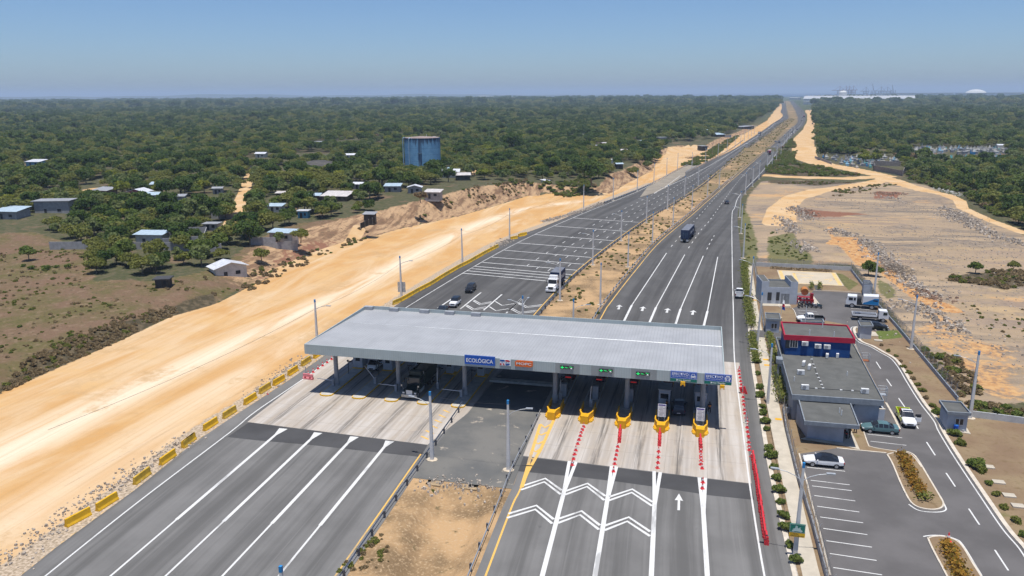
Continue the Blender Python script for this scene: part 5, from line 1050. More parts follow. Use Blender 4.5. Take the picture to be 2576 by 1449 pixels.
for q, lab in ((q1, 'pipe run with white brackets down the middle of the grey roof'), (q2, 'pipe run with white brackets across the front of the grey roof')):
    o = thing('roof_pipe', lab, 'pipe', q[0]); MB().pipe([p - q[0] for p in q], 0.035, 5).build('pipe', M_DARK, o); m_ = MB()
    for p in q[1:]: m_.box(tuple(p - q[0]), (0.32, 0.22, 0.12))
    m_.build('brackets_row', M_WHITEM, o)
for i, p in enumerate([(795, 512), (262, 565), (718, 885), (738, 908)]):
    q = on_roof(C4, p, z0 if i < 2 else 3.2); o = MB().tube((0, 0, 0), (0, 0, 0.75), 0.07, n=8).build('vent_pipe', M_WHITEM); o.location = q; tag(o, ['short vent pipe at the middle right of the grey roof', 'short vent pipe near the left edge of the grey roof', 'taller vent pipe on the shed roof', 'shorter vent pipe on the shed roof'][i], 'vent pipe')
for i, p in enumerate([(1255, 1000), (1402, 1115), (1088, 1095)]):
    q = G(*E4(*p), 7.05); o = MB().tube((0, 0, 0), (0, 0, 0.9), 0.07, n=8).build('vent_pipe', M_WHITEM); o.location = q; tag(o, ['white vent pipe at the back of the crimson-edged roof', 'white vent pipe at the front right of the crimson-edged roof', 'thin vent pipe at the front left of the crimson-edged roof'][i], 'vent pipe')
rp_ = quadz(E4, [(965, 905), (1265, 905), (1280, 945), (980, 940)], 6.6); o = thing('roof_bay', 'raised grey roof bay at the back of the blue storey', 'roof bay', (*rp_[0], 0)); flat_roof(o, rp_, 6.9, shrink(rp_, 0.2), 3.9, 0.6)
fp = G(*E4(1032, 945), 7.0); o = thing('mast', 'thin white mast at the back of the crimson-edged roof', 'mast', fp); MB().tube((0, 0, -0.1), (0, 0, 3.2), 0.06, n=8).build('pole', M_WHITEM, o)
# left porch beams of the office
bp = quadz(C4, [(85, 345), (150, 350), (145, 318), (82, 312)], 4.4); o = thing('porch_beam', 'small grey slab jutting from the left side of the office', 'beam', (*bp[0], 0)); MB().prism([(a_ - bp[0][0], b_ - bp[0][1]) for a_, b_ in bp], 3.7, 4.4).build('slab', M_TRIM, o); MB().box((0.4, 0.3, 1.85), (0.3, 0.3, 3.7)).build('post', M_TRIM, o)
# open stair on the right flank
p0, p1 = G(*C4(930, 318), 2.0), G(*C4(885, 195), 4.0); o = thing('outside_stair', 'open concrete stair with pipe railings up the right flank of the blue storey', 'stair', p0); d = p1 - p0; az = math.atan2(d.y, d.x); sd_ = Vector((math.sin(az), -math.cos(az), 0)); m_ = MB()
for k in range(10): q = d * (k / 9) - sd_ * .5; m_.box(tuple(q), (d.to_2d().length / 9, 1.0, .12), az)
m_.build('steps', M_KERB, o)
for s_ in (-1.0, 0.05): MB().pipe([sd_ * s_ + Vector((0, 0, 1)), d + sd_ * s_ + Vector((0, 0, 1))], .035, 5).tube(sd_ * s_, sd_ * s_ + Vector((0, 0, 1)), .03, n=5).tube(d + sd_ * s_, d + sd_ * s_ + Vector((0, 0, 1)), .03, n=5).build('railing', M_GALV, o)
MB().box((0, 0, -1.1), (.3, .3, 2.0)).build('support', M_GREY, o)
for i, p in enumerate(((980, 350), (1150, 690))):
    q = G(*C4(*p), 3.6); o = thing('cage_platform', ['rust-floored railing cage on the right edge of the grey roof', 'pipe railing cage at the front right corner of the grey roof'][i], 'railing cage', q); m_ = MB()
    for x in (-.55, .55):
        for y in (-.5, .5): m_.tube((x, y, -1.2), (x, y, 1.0), .035, n=5)
    for z in (.5, 1.0): m_.pipe([(-.55, -.5, z), (.55, -.5, z), (.55, .5, z), (-.55, .5, z)], .03, 5)
    m_.build('railing', M_GALV, o); MB().box((0, 0, -.1), (1.1, 1.0, .06)).build('platform', mat('rusty_plate', (0.25, 0.09, 0.04), .9, .2) if i == 0 else M_GALV, o)
# shed in front, courtyard walls
ps = quadz(C4, [(365, 965), (925, 1012), (820, 748), (300, 728)], 3.4); w4 = v2(gp(px(C4, (388, 1140), (752, 1190)))) ; o = thing('shed', 'grey open shed with felt roof in front of the office', 'building', (*ps[0], 0))
wq = [w4[0], w4[1], (w4[1][0] - .5, w4[1][1] + 5.2), (w4[0][0] - .9, w4[0][1] + 5.2)]; flat_roof(o, ps, 3.4, wq, 0.05, 0.55)
sl_ = v2(gp(px(C4, (330, 1150), (752, 1215), (925, 1262), (825, 1040), (745, 1030)))); struct(MB().prism(sl_, 0.02, 0.10).build('pavement', M_WALK), 'pale concrete slab round the shed')
L0 = o.location; q = G(*C4(880, 1010)); MB().box((q.x - L0.x - 0.3, q.y - L0.y + 0.4, 1.45), (0.25, 0.25, 2.9)).build('post', M_GREY, o)
cw = [G(*q) for q in px(C4, (920, 970), (1155, 978))]; ct_ = G(*C4(1150, 850), 1.95); o = thing('courtyard_wall', 'grey walled courtyard between shed and office, open to the sky', 'wall', cw[0]); a_, b_ = Vector((0, 0)), (cw[1] - cw[0]).to_2d(); dn = Vector((-.25, 3.6)); m_ = MB()
for s, e in ((a_, b_), (b_, b_ + dn)):
    dd = e - s; c_ = (s + e) / 2; m_.box((c_.x, c_.y, 0.97), (dd.length + .2, .2, 1.94), math.atan2(dd.y, dd.x))
m_.build('wall', M_GREY, o); MB().box((b_.x * .5, b_.y * .5 + 0.05, 2.0), (b_.length + .3, .28, .1), math.atan2(b_.y, b_.x)).build('coping', M_KERB, o); fence('short pale wall left of the shed', [G(*q) for q in px(C4, (175, 890), (312, 895))], 1.0, 1.0, M_LOWWALL)
# transformer house with two towers
uz = 5.2; o = thing('plant_house', 'blue-grey plant house with two roof towers and a double door', 'building', G(*E4(490, 690))); fl, fr = G(*E4(478, 402), uz), G(*E4(945, 412), uz); dy = Vector((0, 6.3)); f0, f1 = fl.to_2d(), fr.to_2d(); L0 = o.location.to_2d(); a_, b_ = f0 - L0, f1 - L0; u = (b_ - a_).normalized(); nn = Vector((-u.y, u.x)); Wd = (b_ - a_).length; Dp = 6.4
def rc(x0, x1, y0, y1): return [tuple(a_ + u * x + nn * y) for x, y in ((x0, y0), (x1, y0), (x1, y1), (x0, y1))]
t1_, t2_ = Wd * .205, Wd * .80
MB().prism(rc(0, Wd, 0, Dp), 0, 3.9).build('wall', M_GREY, o); MB().prism(rc(0, t1_, 0.01, Dp + .01), 3.88, uz).build('tower', M_GREY, o); MB().prism(rc(t2_, Wd, 0.01, Dp + .01), 3.88, uz).build('tower', M_GREY, o)
MB().prism(rc(t1_ + .02, t2_ - .02, .12, Dp - .1), 3.85, 3.93).build('roof', M_ROOFELT, o); MB().prism(rc(.1, t1_ - .1, .1, Dp), uz - .04, uz + .03).build('roof', M_ROOFELT, o); MB().prism(rc(t2_ + .1, Wd - .1, .1, Dp), uz - .04, uz + .03).build('roof', M_ROOFELT, o); MB().prism(rc(t1_, t2_, Dp - .1, Dp + .1), 3.9, 4.25).build('parapet', M_TRIM, o)
d_ = MB().prism(rc(Wd * .555, Wd * .785, -.06, .1), 0.1, 2.5).build('door', mat('grey_door_paint', (0.20, 0.215, 0.235), .6, .1), o); MB().prism(rc(Wd * .667, Wd * .673, -.075, 0), 0.1, 2.5).build('door_gap', M_DARK, d_)
MB().prism(rc(Wd * .18, Wd * .29, -.12, .1), 0.9, 2.7).build('electric_panel', M_DARK, o); MB().prism(rc(Wd * .42, Wd * .51, -.12, .1), 0.9, 2.8).build('electric_panel', M_DARK, o)
struct(MB().prism([tuple(Vector(p) + L0) for p in rc(-.2, Wd * .8, -1.9, 0)], 0.02, .12).build('pavement', M_WALK), 'pale slab before the plant house')
q = G(*E4(660, 670)); o = thing('transformer', 'dark grey transformer behind railings at the plant house', 'transformer', q); MB().box((0, 0, .65), (1.5, .9, .9)).box((0, .1, 1.3), (1.1, .7, .5)).build('casing', M_DARK, o, bevel=.03); MB().box((0, 0, 1.58), (1.7, .7, .08)).build('cover', M_WHITEM, o)
pts = [G(*q) for q in px(E4, (488, 690), (800, 700))] + [G(*E4(735, 660))]; o = thing('railing', 'tall pipe railing enclosing the transformer', 'railing', pts[0]); m_ = MB()
for a2, b2 in zip(pts[:-1], pts[1:]):
    for z in (1.05, 2.1): m_.tube(Vector((a2.x, a2.y, z)) - pts[0], Vector((b2.x, b2.y, z)) - pts[0], .03, n=5)
    for k in range(6):
        p = a2 + (b2 - a2) * (k / 5) - pts[0]; m_.tube((p.x, p.y, 0), (p.x, p.y, 2.1), .025, n=5)
m_.build('rails', M_GALV, o)
# gatehouse, pump house, guard hut, generator cage
def hut(name, label, k, roof, z, base, wm=None, over=.35, fas=.35, win=None):
    ps = quadz(k, roof, z); o = thing(name, label, 'building', (*ps[0], 0)); w = shrink(ps, over); flat_roof(o, ps, z, w, 0, fas, wm)
    if win:
        a2, b2 = Vector(w[win[0]]) - o.location.to_2d(), Vector(w[win[1]]) - o.location.to_2d(); d = (b2 - a2).normalized(); n_ = Vector((d.y, -d.x)); c_ = a2 + (b2 - a2) * win[2]; f_ = MB().box((c_.x + n_.x * .03, c_.y + n_.y * .03, z * .5), (win[3], .1, win[4]), math.atan2(d.y, d.x)).build('window', M_WHITEM, o)
        for s in (-.25, .25): MB().box((c_.x + n_.x * .07 + d.x * s * win[3], c_.y + n_.y * .07 + d.y * s * win[3], z * .5), (win[3] * .40, .06, win[4] * .86), math.atan2(d.y, d.x)).build('pane', M_GLASS, f_)
    return o
hut('gatehouse', 'small grey gatehouse by the pavement with a dark window', E4, [(525, 880), (722, 892), (703, 812), (513, 803)], 3.0, 0, win=(0, 1, .6, 1.1, 1.1))
hut('pump_house', 'windowless grey pump house with flat roof beside the black hatchback', E4, [(1742, 972), (1915, 974), (1880, 912), (1708, 906)], 2.8, 0, over=.3); struct(MB().prism(v2(gp(px(E4, (1735, 1086), (1885, 1055), (1935, 1062), (1980, 1115), (1760, 1110)))), .02, .11).build('pavement', M_WALK), 'pale slab round the pump house')
hut('guard_hut', 'grey guard hut with sliding window at the compound corner', C4, [(1805, 872), (2050, 888), (1945, 768), (1720, 752)], 3.0, 0, over=.45, fas=.4, win=(0, 1, .6, 1.05, 1.0)); struct(MB().prism(v2(gp(px(C4, (1770, 1062), (2040, 1102), (1985, 1020), (1800, 1000)))), .02, .11).build('pavement', M_WALK), 'pale slab round the guard hut')
q = G(*C4(1887, 1075)); o = thing('water_drum', 'bright blue plastic drum standing by the guard hut', 'drum', q); MB().lathe([(.30, 0), (.32, .05), (.32, .95), (.29, 1.02), (.27, 1.04)], n=20).build('drum_body', mat('blue_plastic', (0.012, 0.085, 0.45), .4, .08), o, smooth=False); MB().lathe([(.2, 1.04), (.2, 1.08)], n=16).build('lid', M_CAP, o)
q = G(*C4(1962, 1080)); o = thing('paint_bucket', 'small white bucket by the guard hut', 'bucket', q); MB().lathe([(.14, 0), (.17, .36)], n=14).build('bucket_body', M_WHITEM, o); MB().lathe([(.18, .36), (.18, .39)], n=14).build('rim', M_GALV, o)
cg = v2(gp(px(E4, (1775, 590), (1890, 592), (1852, 530), (1762, 526)))); o = thing('generator_enclosure', 'grey louvred generator enclosure behind the road sweeper', 'enclosure', (*cg[0], 0)); cl_ = [(a2 - cg[0][0], b2 - cg[0][1]) for a2, b2 in cg]; MB().prism(cl_, 0, 2.7, 0, False).build('wall', M_GREY, o); MB().prism(shrink(cl_, .2), 2.3, 2.4).build('grating', M_DARK, o); m_ = MB()
c0_, c1_, c2_, c3_ = (Vector(p) for p in shrink(cl_, .15))
for t in (.25, .5, .75): p, q = c0_.lerp(c3_, t), c1_.lerp(c2_, t); m_.tube((p.x, p.y, 2.6), (q.x, q.y, 2.6), .05, n=5)
m_.build('roof_bars', M_GALV, o)
fq = G(*E4(700, 985)); o = thing('flag', 'small red, white and blue flag drooping from a staff beside the office', 'flag', fq); MB().tube((0, 0, 0), (0.35, 0, 6.4), .04, n=6).build('staff', M_WHITEM, o)
for k, (m_, z) in enumerate(((mat('flag_blue', (0.02, 0.05, 0.25), .8, .05), 3.6), (M_REDSIGN, 4.3), (M_SIGNW, 4.9))): MB().add([(.22, -.05, z), (.85 - .1 * k, -.15, z - .2), (.75 - .08 * k, .1, z + .6), (.28, .02, z + .75)], [(0, 1, 2, 3)]).build('flag_stripe', m_, o)
o = thing('storage_box', 'small beige cabinet under the flag', 'cabinet', G(*E4(695, 990))); MB().box((0, 0, 1.0), (.9, .6, 2.0)).build('box', mat('beige_paint', (0.55, 0.43, 0.28), .8, .1), o); MB().box((0, -.31, 1.1), (.7, .02, 1.5)).build('door', mat('beige_door', (0.48, 0.38, 0.25), .8, .1), o)
for i, p in enumerate([(2320, 512), (2425, 647), (2515, 752), (2215, 358)]):
    o = MB().box((0, 0, .10), (1.3, .9, .2)).build('manhole_slab', M_WALK); o.location = G(*D4(*p)); tag(o, ['pale square slab in the dry lawn, farthest of three', 'pale square slab in the dry lawn, middle of three', 'pale square slab in the dry lawn, nearest of three', 'chunk of pale stone beside the tallest bush'][i], 'slab')
o = MB().box((0, 0, .1), (1.4, .9, .2)).build('manhole_slab', M_WALK); o.location = G(*C4(1108, 160)); tag(o, 'pale rectangular slab in front of the green lawn', 'slab')
# ================================================================ vehicles (local +x = forward)
def carpaint(name, c, rough=0.28):
    m = mat(name, c, rough, 0.04, 0.6, 0.5); return m
P_WHITE = carpaint('white_car_paint', (0.72, 0.72, 0.73)); P_BLACK = carpaint('black_car_paint', (0.012, 0.013, 0.016)); P_TEAL = carpaint('teal_car_paint', (0.085, 0.16, 0.175)); P_NAVY = carpaint('navy_car_paint', (0.02, 0.03, 0.06)); P_RED = carpaint('red_car_paint', (0.30, 0.012, 0.018)); P_SILV = carpaint('silver_car_paint', (0.42, 0.43, 0.45)); P_LIME = carpaint('lime_car_paint', (0.55, 0.66, 0.02)); P_GREYB = carpaint('blue_grey_car_paint', (0.14, 0.18, 0.24))
M_LAMP = mat('headlamp_glass', (0.62, 0.63, 0.65), 0.15, 0.05, 1, 0.6); M_TAIL = mat('tail_lamp_red', (0.35, 0.01, 0.012), 0.25, 0.1, 1, 0.5); M_RIM = mat('alloy_rim', (0.40, 0.40, 0.41), 0.35, 0.1, 3, 0.5, 0.4); M_CHASSIS = mat('black_chassis', (0.02, 0.02, 0.022), 0.75, 0.2)
NAVYC = mat('navy_container', (0.016, 0.028, 0.075), 0.6, 0.15, 1.0, 0.3, dirt=(0.03, 0.045, 0.09)); NAVYT = mat('dusty_container_roof', (0.15, 0.16, 0.19), 0.7, 0.15, 0.8, 0.3)
SHAPES = {
 'sedan': dict(L=4.8, st=[(-2.40, .45, .72, .78, .72, .66), (-2.28, .30, .88, .97, .84, .74), (-1.70, .25, .93, 1.04, .90, .74), (-0.95, .22, .94, 1.40, .91, .60), (-.25, .22, .94, 1.46, .92, .62), (.35, .22, .92, 1.42, .92, .61), (1.12, .22, .90, .99, .90, .72), (1.85, .25, .80, .87, .88, .70), (2.28, .28, .66, .71, .80, .64), (2.42, .40, .57, .60, .68, .55)], win=(2, 6), fr=5, re=2, wx=1.42, r=.33),
 'hatch': dict(L=4.2, st=[(-2.05, .42, .80, .90, .74, .66), (-1.95, .28, .92, 1.15, .84, .68), (-1.55, .24, .94, 1.42, .87, .62), (-.5, .22, .94, 1.50, .89, .62), (.3, .22, .92, 1.44, .89, .61), (1.1, .22, .90, 1.0, .87, .70), (1.75, .26, .78, .84, .83, .66), (2.08, .34, .62, .66, .72, .58)], win=(1, 5), fr=4, re=1, wx=1.28, r=.31),
 'suv': dict(L=4.8, st=[(-2.38, .5, .95, 1.05, .82, .72), (-2.30, .38, 1.05, 1.35, .90, .72), (-2.05, .34, 1.06, 1.72, .93, .68), (-.6, .32, 1.06, 1.80, .95, .68), (.45, .32, 1.05, 1.76, .95, .67), (1.05, .32, 1.03, 1.14, .94, .78), (1.95, .34, .98, 1.05, .92, .76), (2.32, .38, .82, .90, .86, .72), (2.42, .48, .70, .74, .76, .62)], win=(1, 5), fr=4, re=1, wx=1.42, r=.38),
 'jeep': dict(L=4.5, st=[(-2.15, .5, 1.12, 1.16, .84, .80), (-2.1, .45, 1.14, 1.82, .86, .74), (-.7, .42, 1.14, 1.86, .87, .74), (.35, .42, 1.14, 1.82, .87, .72), (.62, .42, 1.14, 1.22, .87, .78), (1.85, .45, 1.02, 1.14, .78, .70), (2.05, .5, .92, 1.02, .74, .68)], win=(1, 4), fr=3, re=0, wx=1.42, r=.42),
 'van': dict(L=4.6, st=[(-2.25, .45, 1.05, 1.2, .80, .70), (-2.2, .34, 1.08, 1.86, .84, .68), (-1.0, .30, 1.08, 1.92, .85, .68), (.9, .30, 1.08, 1.90, .85, .67), (1.35, .30, 1.06, 1.80, .85, .65), (1.95, .30, 1.02, 1.10, .84, .72), (2.22, .32, .78, .84, .80, .68), (2.28, .45, .6, .64, .74, .62)], win=(1, 5), fr=4, re=0, wx=1.42, r=.32),
}
def wheels(o, xs, hw, r, w=.24, dual=()):
    for x in xs:
        for s in (-1, 1):
            wd = w * (2.0 if x in dual else 1.0); y = s * (hw - wd / 2)
            t = MB().tube((x, y - wd / 2, r), (x, y + wd / 2, r), r, n=20).build('wheel', M_BLACK, o); MB().tube((x, y + s * (wd / 2 - .02), r), (x, y + s * (wd / 2 + .012), r), r * .62, n=16).build('rim', M_RIM, t)
def car(shape, label, p0, hd_, paint, roofm=None, lowm=None, group=None, z=0.036, sc=1.0, cat='car'):
    S = SHAPES[shape]; st = S['st']; o = thing('parked_car' if group == 'parked' else ('minivan' if shape == 'van' else 'car'), label, cat, (p0[0], p0[1], z), hd_); n = len(st)
    if group and group != 'parked': o['group'] = group
    def sec(t):
        x, zl, zb, zt, w, wt = t; half = [(w * .88, zl), (w, zl + .2), (w * 1.0, (zl + zb) / 2 + .1), (w * .97, zb), (wt, zt), (wt * .6, zt + .03)]
        return [(x, y, z_) for y, z_ in half] + [(x, -y, z_) for y, z_ in half[::-1]]
    secs = [sec(t) for t in st]; m = len(secs[0]); body = MB(); gl_f, gl_r, gl_s = MB(), MB(), {1: MB(), -1: MB()}
    a, b = S['win']
    for i in range(n - 1):
        A, B = secs[i], secs[i + 1]
        for j in range(m):
            k = (j + 1) % m; q = [A[j], A[k], B[k], B[j]][::-1]
            if a <= i < b and j in (3, 7):
                s = 1 if j == 3 else -1; c_ = sum((Vector(p) for p in q), Vector()) / 4
                if i == a and S['re'] != a - 99 or True: gl_s[s].add([c_ + (Vector(p) - c_) * .90 + Vector((0, s * .012, .004)) for p in q], [(0, 1, 2, 3)])
                body.add(q, [(0, 1, 2, 3)], 2)
            elif j in (4, 5, 6) and i == S['fr']: gl_f.add(q, [(0, 1, 2, 3)])
            elif j in (4, 5, 6) and i == S['re'] : gl_r.add(q, [(0, 1, 2, 3)])
            else: body.add(q, [(0, 1, 2, 3)], 1 if j in (0, 10, 11) else (2 if j in (4, 5, 6) and a <= i < b else 0))
    body.add(secs[0], [tuple(range(m))], 0); body.add(secs[-1], [tuple(range(m - 1, -1, -1))], 0)
    bo = body.build('body', [paint, lowm or M_CHASSIS, roofm or paint], o, smooth=False)
    gl_f.build('windscreen', M_GLASS, o); gl_r.build('rear_window', M_GLASS, o)
    for s in (1, -1): gl_s[s].build('side_window', M_GLASS, o)
    hw = max(t[4] for t in st); wheels(o, (-S['wx'], S['wx']), hw + .02, S['r'])
    xf, xr = st[-1][0], st[0][0]; zf = st[-1][2]; zr_ = st[1][2] - .1
    for s in (-1, 1):
        MB().box((xf - .16, s * hw * .72, zf + .06), (.22, .36, .14)).build('headlight', M_LAMP, o); MB().box((xr + .10, s * hw * .78, zr_), (.14, .30, .18)).build('taillight', M_TAIL, o)
        MB().box((st[S['fr'] + 1][0] - .25, s * (hw + .1), st[S['fr'] + 1][2] + .08), (.14, .2, .13)).build('mirror', paint, o)
    MB().box((xf - .03, 0, zf - .02), (.12, hw * .9, .16)).build('grille', M_CHASSIS, o); MB().box((xr + .02, 0, .62), (.06, .5, .14)).build('number_plate', M_WHITEM, o); MB().box((xf - .06, 0, .38), (.16, hw * 1.5, .12)).build('bumper', lowm or M_CHASSIS, o)
    if sc != 1: o.scale = (sc, sc, sc)
    return o
def head(a, b):
    d = G(*b) - G(*a); return math.atan2(d.y, d.x)
def pickup(label, p0, hd_, paint, bedm=None, sidem=None, group=None, door=None, cat='pickup', cover=None):
    o = thing('pickup_truck', label, cat, (p0[0], p0[1], .036), hd_, group); st = [(-.62, .42, 1.08, 1.22, .90, .76), (-.52, .40, 1.10, 1.74, .92, .68), (.1, .38, 1.10, 1.80, .93, .68), (.62, .38, 1.09, 1.74, .93, .67), (1.22, .38, 1.06, 1.18, .92, .78), (2.15, .40, .98, 1.06, .90, .74), (2.52, .44, .84, .90, .84, .68), (2.62, .5, .7, .74, .74, .6)]
    SHAPES['_p'] = dict(L=5.3, st=st, win=(0, 4), fr=3, re=0, wx=1.6, r=.38); bd = MB(); secs = []
    tmp = car('_p', 'x', (0, 0), 0, paint)
    for ch in list(tmp.children):
        if ch.name.startswith(('wheel', 'taillight', 'number_plate')):
            for c in list(ch.children): bpy.data.objects.remove(c)
            bpy.data.objects.remove(ch)
        else: ch.parent = o
    bpy.data.objects.remove(tmp)
    sm = sidem or paint
    for s in (-1, 1): MB().box((-1.66, s * .88, .86), (2.05, .10, .62)).build('bed_side', sm, o, bevel=.03)
    MB().box((-2.66, 0, .86), (.10, 1.72, .60)).build('tailgate', sm, o, bevel=.02); MB().box((-1.66, 0, .60), (2.0, 1.66, .12)).build('bed_floor', M_CHASSIS, o); MB().box((-.68, 0, .9), (.08, 1.6, .5)).build('bed_wall', sm, o); MB().box((-1.0, 0, .45), (3.2, 1.5, .2)).build('chassis', M_CHASSIS, o); MB().box((-2.78, 0, .55), (.14, 1.7, .16)).build('rear_bumper', M_GALV, o)
    for s in (-1, 1): MB().box((-2.70, s * .86, .92), (.06, .14, .36)).build('taillight', M_TAIL, o)
    MB().box((-2.87, 0, .56), (.04, .45, .12)).build('number_plate', M_WHITEM, o); wheels(o, (-1.62, 1.6), .95, .38, .27)
    return o
# ---- cars on the carriageways
def drive(shape, label, k, mid, a, b, paint, **kw): return car(shape, label, G(*k(*mid)), head(k(*a), k(*b)), paint, **kw)
drive('suv', 'black SUV approaching on the left road behind the roof', B2, (2160, 768), (2196, 728), (2128, 792), P_BLACK, cat='car')
drive('jeep', 'white off-roader with black hard top approaching behind the roof', B2, (2002, 915), (2040, 878), (1964, 950), P_WHITE, roofm=P_BLACK, cat='off-roader')
drive('sedan', 'dark car almost hidden behind the back edge of the roof', B2, (1872, 985), (1925, 935), (1850, 1000), P_BLACK)
pickup('white pickup driving away on the right hard shoulder', G(*B3(2286, 815)), head(B3(2288, 840), B3(2283, 745)), P_WHITE)
drive('sedan', 'black car driving away alone on the wide right road', A3, (2162, 1246), (2162, 1260), (2172, 1225), P_BLACK)
drive('hatch', 'white hatchback approaching on the left road well beyond the pale gore', A3, (2361, 650), (2385, 632), (2340, 668), P_WHITE)
far_cars = [('sedan', 'blue-grey car on the left of a pair driving away up the right road', (75, 625), P_GREYB, 1), ('sedan', 'dark car on the right of a pair driving away up the right road', (113, 632), P_NAVY, 1), ('van', 'white minibus driving away on the right road', (169, 570), P_WHITE, 1), ('suv', 'dark boxy car beyond the white minibus', (240, 532), P_NAVY, 1),
            ('sedan', 'dark blue car beyond the boxy car on the right road', (293, 502), P_NAVY, 1), ('sedan', 'dark car at the bend of the far right road', (340, 414), P_BLACK, 1), ('hatch', 'small dark car behind the bus on the far right road', (345, 380), P_NAVY, 1), ('suv', 'dark car near the crest of the far right road', (338, 316), P_BLACK, 1), ('suv', 'dark car at the top of the far right road', (298, 274), P_BLACK, 1),
            ('sedan', 'white car on the far left road at the picture join', (8, 494), P_WHITE, -1), ('hatch', 'white car at the bend of the far left road', (203, 297), P_WHITE, -1), ('sedan', 'silver car at the crest of the far left road', (186, 271), P_SILV, -1), ('suv', 'pale car farthest up the left road', (180, 238), P_SILV, -1)]
def near_dir(cv, p):
    i = min(range(len(cv)), key=lambda k: (cv[k] - p).length_squared); d = cv[min(i + 1, len(cv) - 1)] - cv[max(i - 1, 0)]; return math.atan2(d.y, d.x)
for sh, lab, q, pt, s in far_cars:
    p = G(*A4(*q)); a = near_dir(RY if s > 0 else LY, p.to_2d()); car(sh, lab, p, a + (0 if s > 0 else PI), pt)
drive('suv', 'dark car stopped at the fourth right toll lane', C3, (1680, 868), (1680, 905), (1690, 780), P_NAVY)
car('van', 'white minivan waiting under the roof in the second left lane', G(*C2(1215, 430)), R(-91), P_WHITE, z=.04)
# ---- cars in the compound
car('sedan', 'white saloon with black roof parked at the head of the car park', G(*D4(556, 332)), head(D4(700, 345), D4(420, 318)), P_WHITE, roofm=P_BLACK, group='parked')
car('sedan', 'teal saloon parked beside the shed', G(*C4(1122, 1075)), head(C4(1280, 1090), C4(970, 1062)), P_TEAL, group='parked')
car('hatch', 'black hatchback parked behind the pump house', G(*E4(1950, 1022)), head(E4(1850, 1015), E4(2050, 1030)), P_BLACK, group='parked')
pickup('white pickup with black bed parked behind the blue storey', G(*E4(1092, 925)), head(E4(1255, 915), E4(930, 905)), P_WHITE, sidem=P_BLACK)
yp = pickup('white and lime pickup stopped on the drive with its door open', G(*C4(1385, 975)), head(C4(1330, 870), C4(1432, 1050)), P_WHITE, sidem=P_LIME)
MB().box((.2, -.935, .78), (2.6, .03, .62)).build('lime_panel', P_LIME, yp); MB().box((.35, 0, 1.83), (.28, 1.2, .10)).build('light_bar', P_NAVY, yp); dr = MB().box((.85, 1.35, .78), (.07, .9, .65), R(8)).build('door', P_WHITE, yp); MB().box((.82, 1.33, 1.35), (.05, .78, .5), R(8)).build('door_window', M_GLASS, dr); MB().lathe([(.13, 0), (.10, .5), (.05, .75)], (-1.7, -.5, .66), 10).build('extinguisher', M_RED, yp); MB().box((1.75, 0, 1.11), (.22, .7, .01)).build('bonnet_print', M_RED, yp)
# ---------------------------------------------------------------- lorries
def tractor(o, x, paint, hood=True):
    """conventional bonneted cab whose back wall is at x"""
    MB().box((x + .95, 0, 1.95), (1.9, 2.3, 1.9), 0, 0, .97).build('cab', paint, o, bevel=.08); MB().box((x + .55, 0, 3.25), (1.1, 2.1, .75), 0, 0, .9).build('roof_fairing', paint, o, bevel=.08)
    MB().add([(x + 1.9, -.95, 1.75), (x + 1.9, .95, 1.75), (x + 3.7, .72, 1.45), (x + 3.7, -.72, 1.45), (x + 1.9, -.95, .8), (x + 1.9, .95, .8), (x + 3.75, .72, .7), (x + 3.75, -.72, .7)], [(0, 3, 2, 1), (4, 5, 6, 7), (0, 4, 7, 3), (1, 2, 6, 5), (3, 7, 6, 2)]).build('bonnet', paint, o, bevel=.06)
    MB().add([(x + 1.93, -1.0, 1.85), (x + 1.93, 1.0, 1.85), (x + 1.90, .96, 2.75), (x + 1.90, -.96, 2.75)], [(0, 1, 2, 3)]).build('windscreen', M_GLASS, o)
    for s in (-1, 1):
        MB().box((x + 1.15, s * 1.155, 2.25), (.95, .03, .7)).build('side_window', M_GLASS, o); MB().box((x + 3.2, s * .95, .95), (1.15, .5, .75), 0, 0, .92).build('mudguard', paint, o, bevel=.08); MB().box((x + 3.74, s * .95, 1.0), (.08, .36, .24)).build('headlight', M_LAMP, o); MB().box((x + 1.9, s * 1.45, 2.3), (.16, .10, .7)).tube((x + 1.8, s * 1.15, 2.5), (x + 1.9, s * 1.45, 2.5), .03).build('mirror', M_CHASSIS, o); MB().tube((x - .2, s * .95, .6), (x - .2, s * .95, 3.3), .08).build('exhaust', M_GALV, o); MB().tube((x + .3, s * .9, .62), (x + 1.6, s * .9, .62), .3, n=12).build('fuel_tank', M_GALV, o)
    MB().box((x + 3.77, 0, 1.08), (.06, 1.15, .75)).build('grille', M_DARK, o); MB().box((x + 3.85, 0, .55), (.22, 2.4, .4)).build('bumper', paint, o, bevel=.04)
def container(o, x0, L, z=1.25, h=2.75, txt=True):
    c_ = MB().box((x0 + L / 2, 0, z + h / 2), (L, 2.44, h)).build('container', NAVYC, o); MB().box((x0 + L / 2, 0, z + h + .006), (L - .1, 2.3, .02)).build('container_roof', NAVYT, c_); m = MB(); k = int(L / .28)
    for i in range(k):
        for s in (-1, 1): m.box((x0 + .2 + i * (L - .4) / (k - 1), s * 1.225, z + h / 2), (.12, .05, h - .3))
    m.build('corrugation', NAVYC, c_); m = MB()
    for y in (-.8, -.35, .35, .8): m.tube((x0 - .05, y, z + .15), (x0 - .05, y, z + h - .15), .03)
    for zz in (.35, .5, .65): m.box((x0 - .05, 0, z + h * zz), (.04, 2.0, .05))
    m.build('door_bars', mat('blue_grey_bars', (0.10, 0.15, 0.22), .6, .1), c_)
    return c_
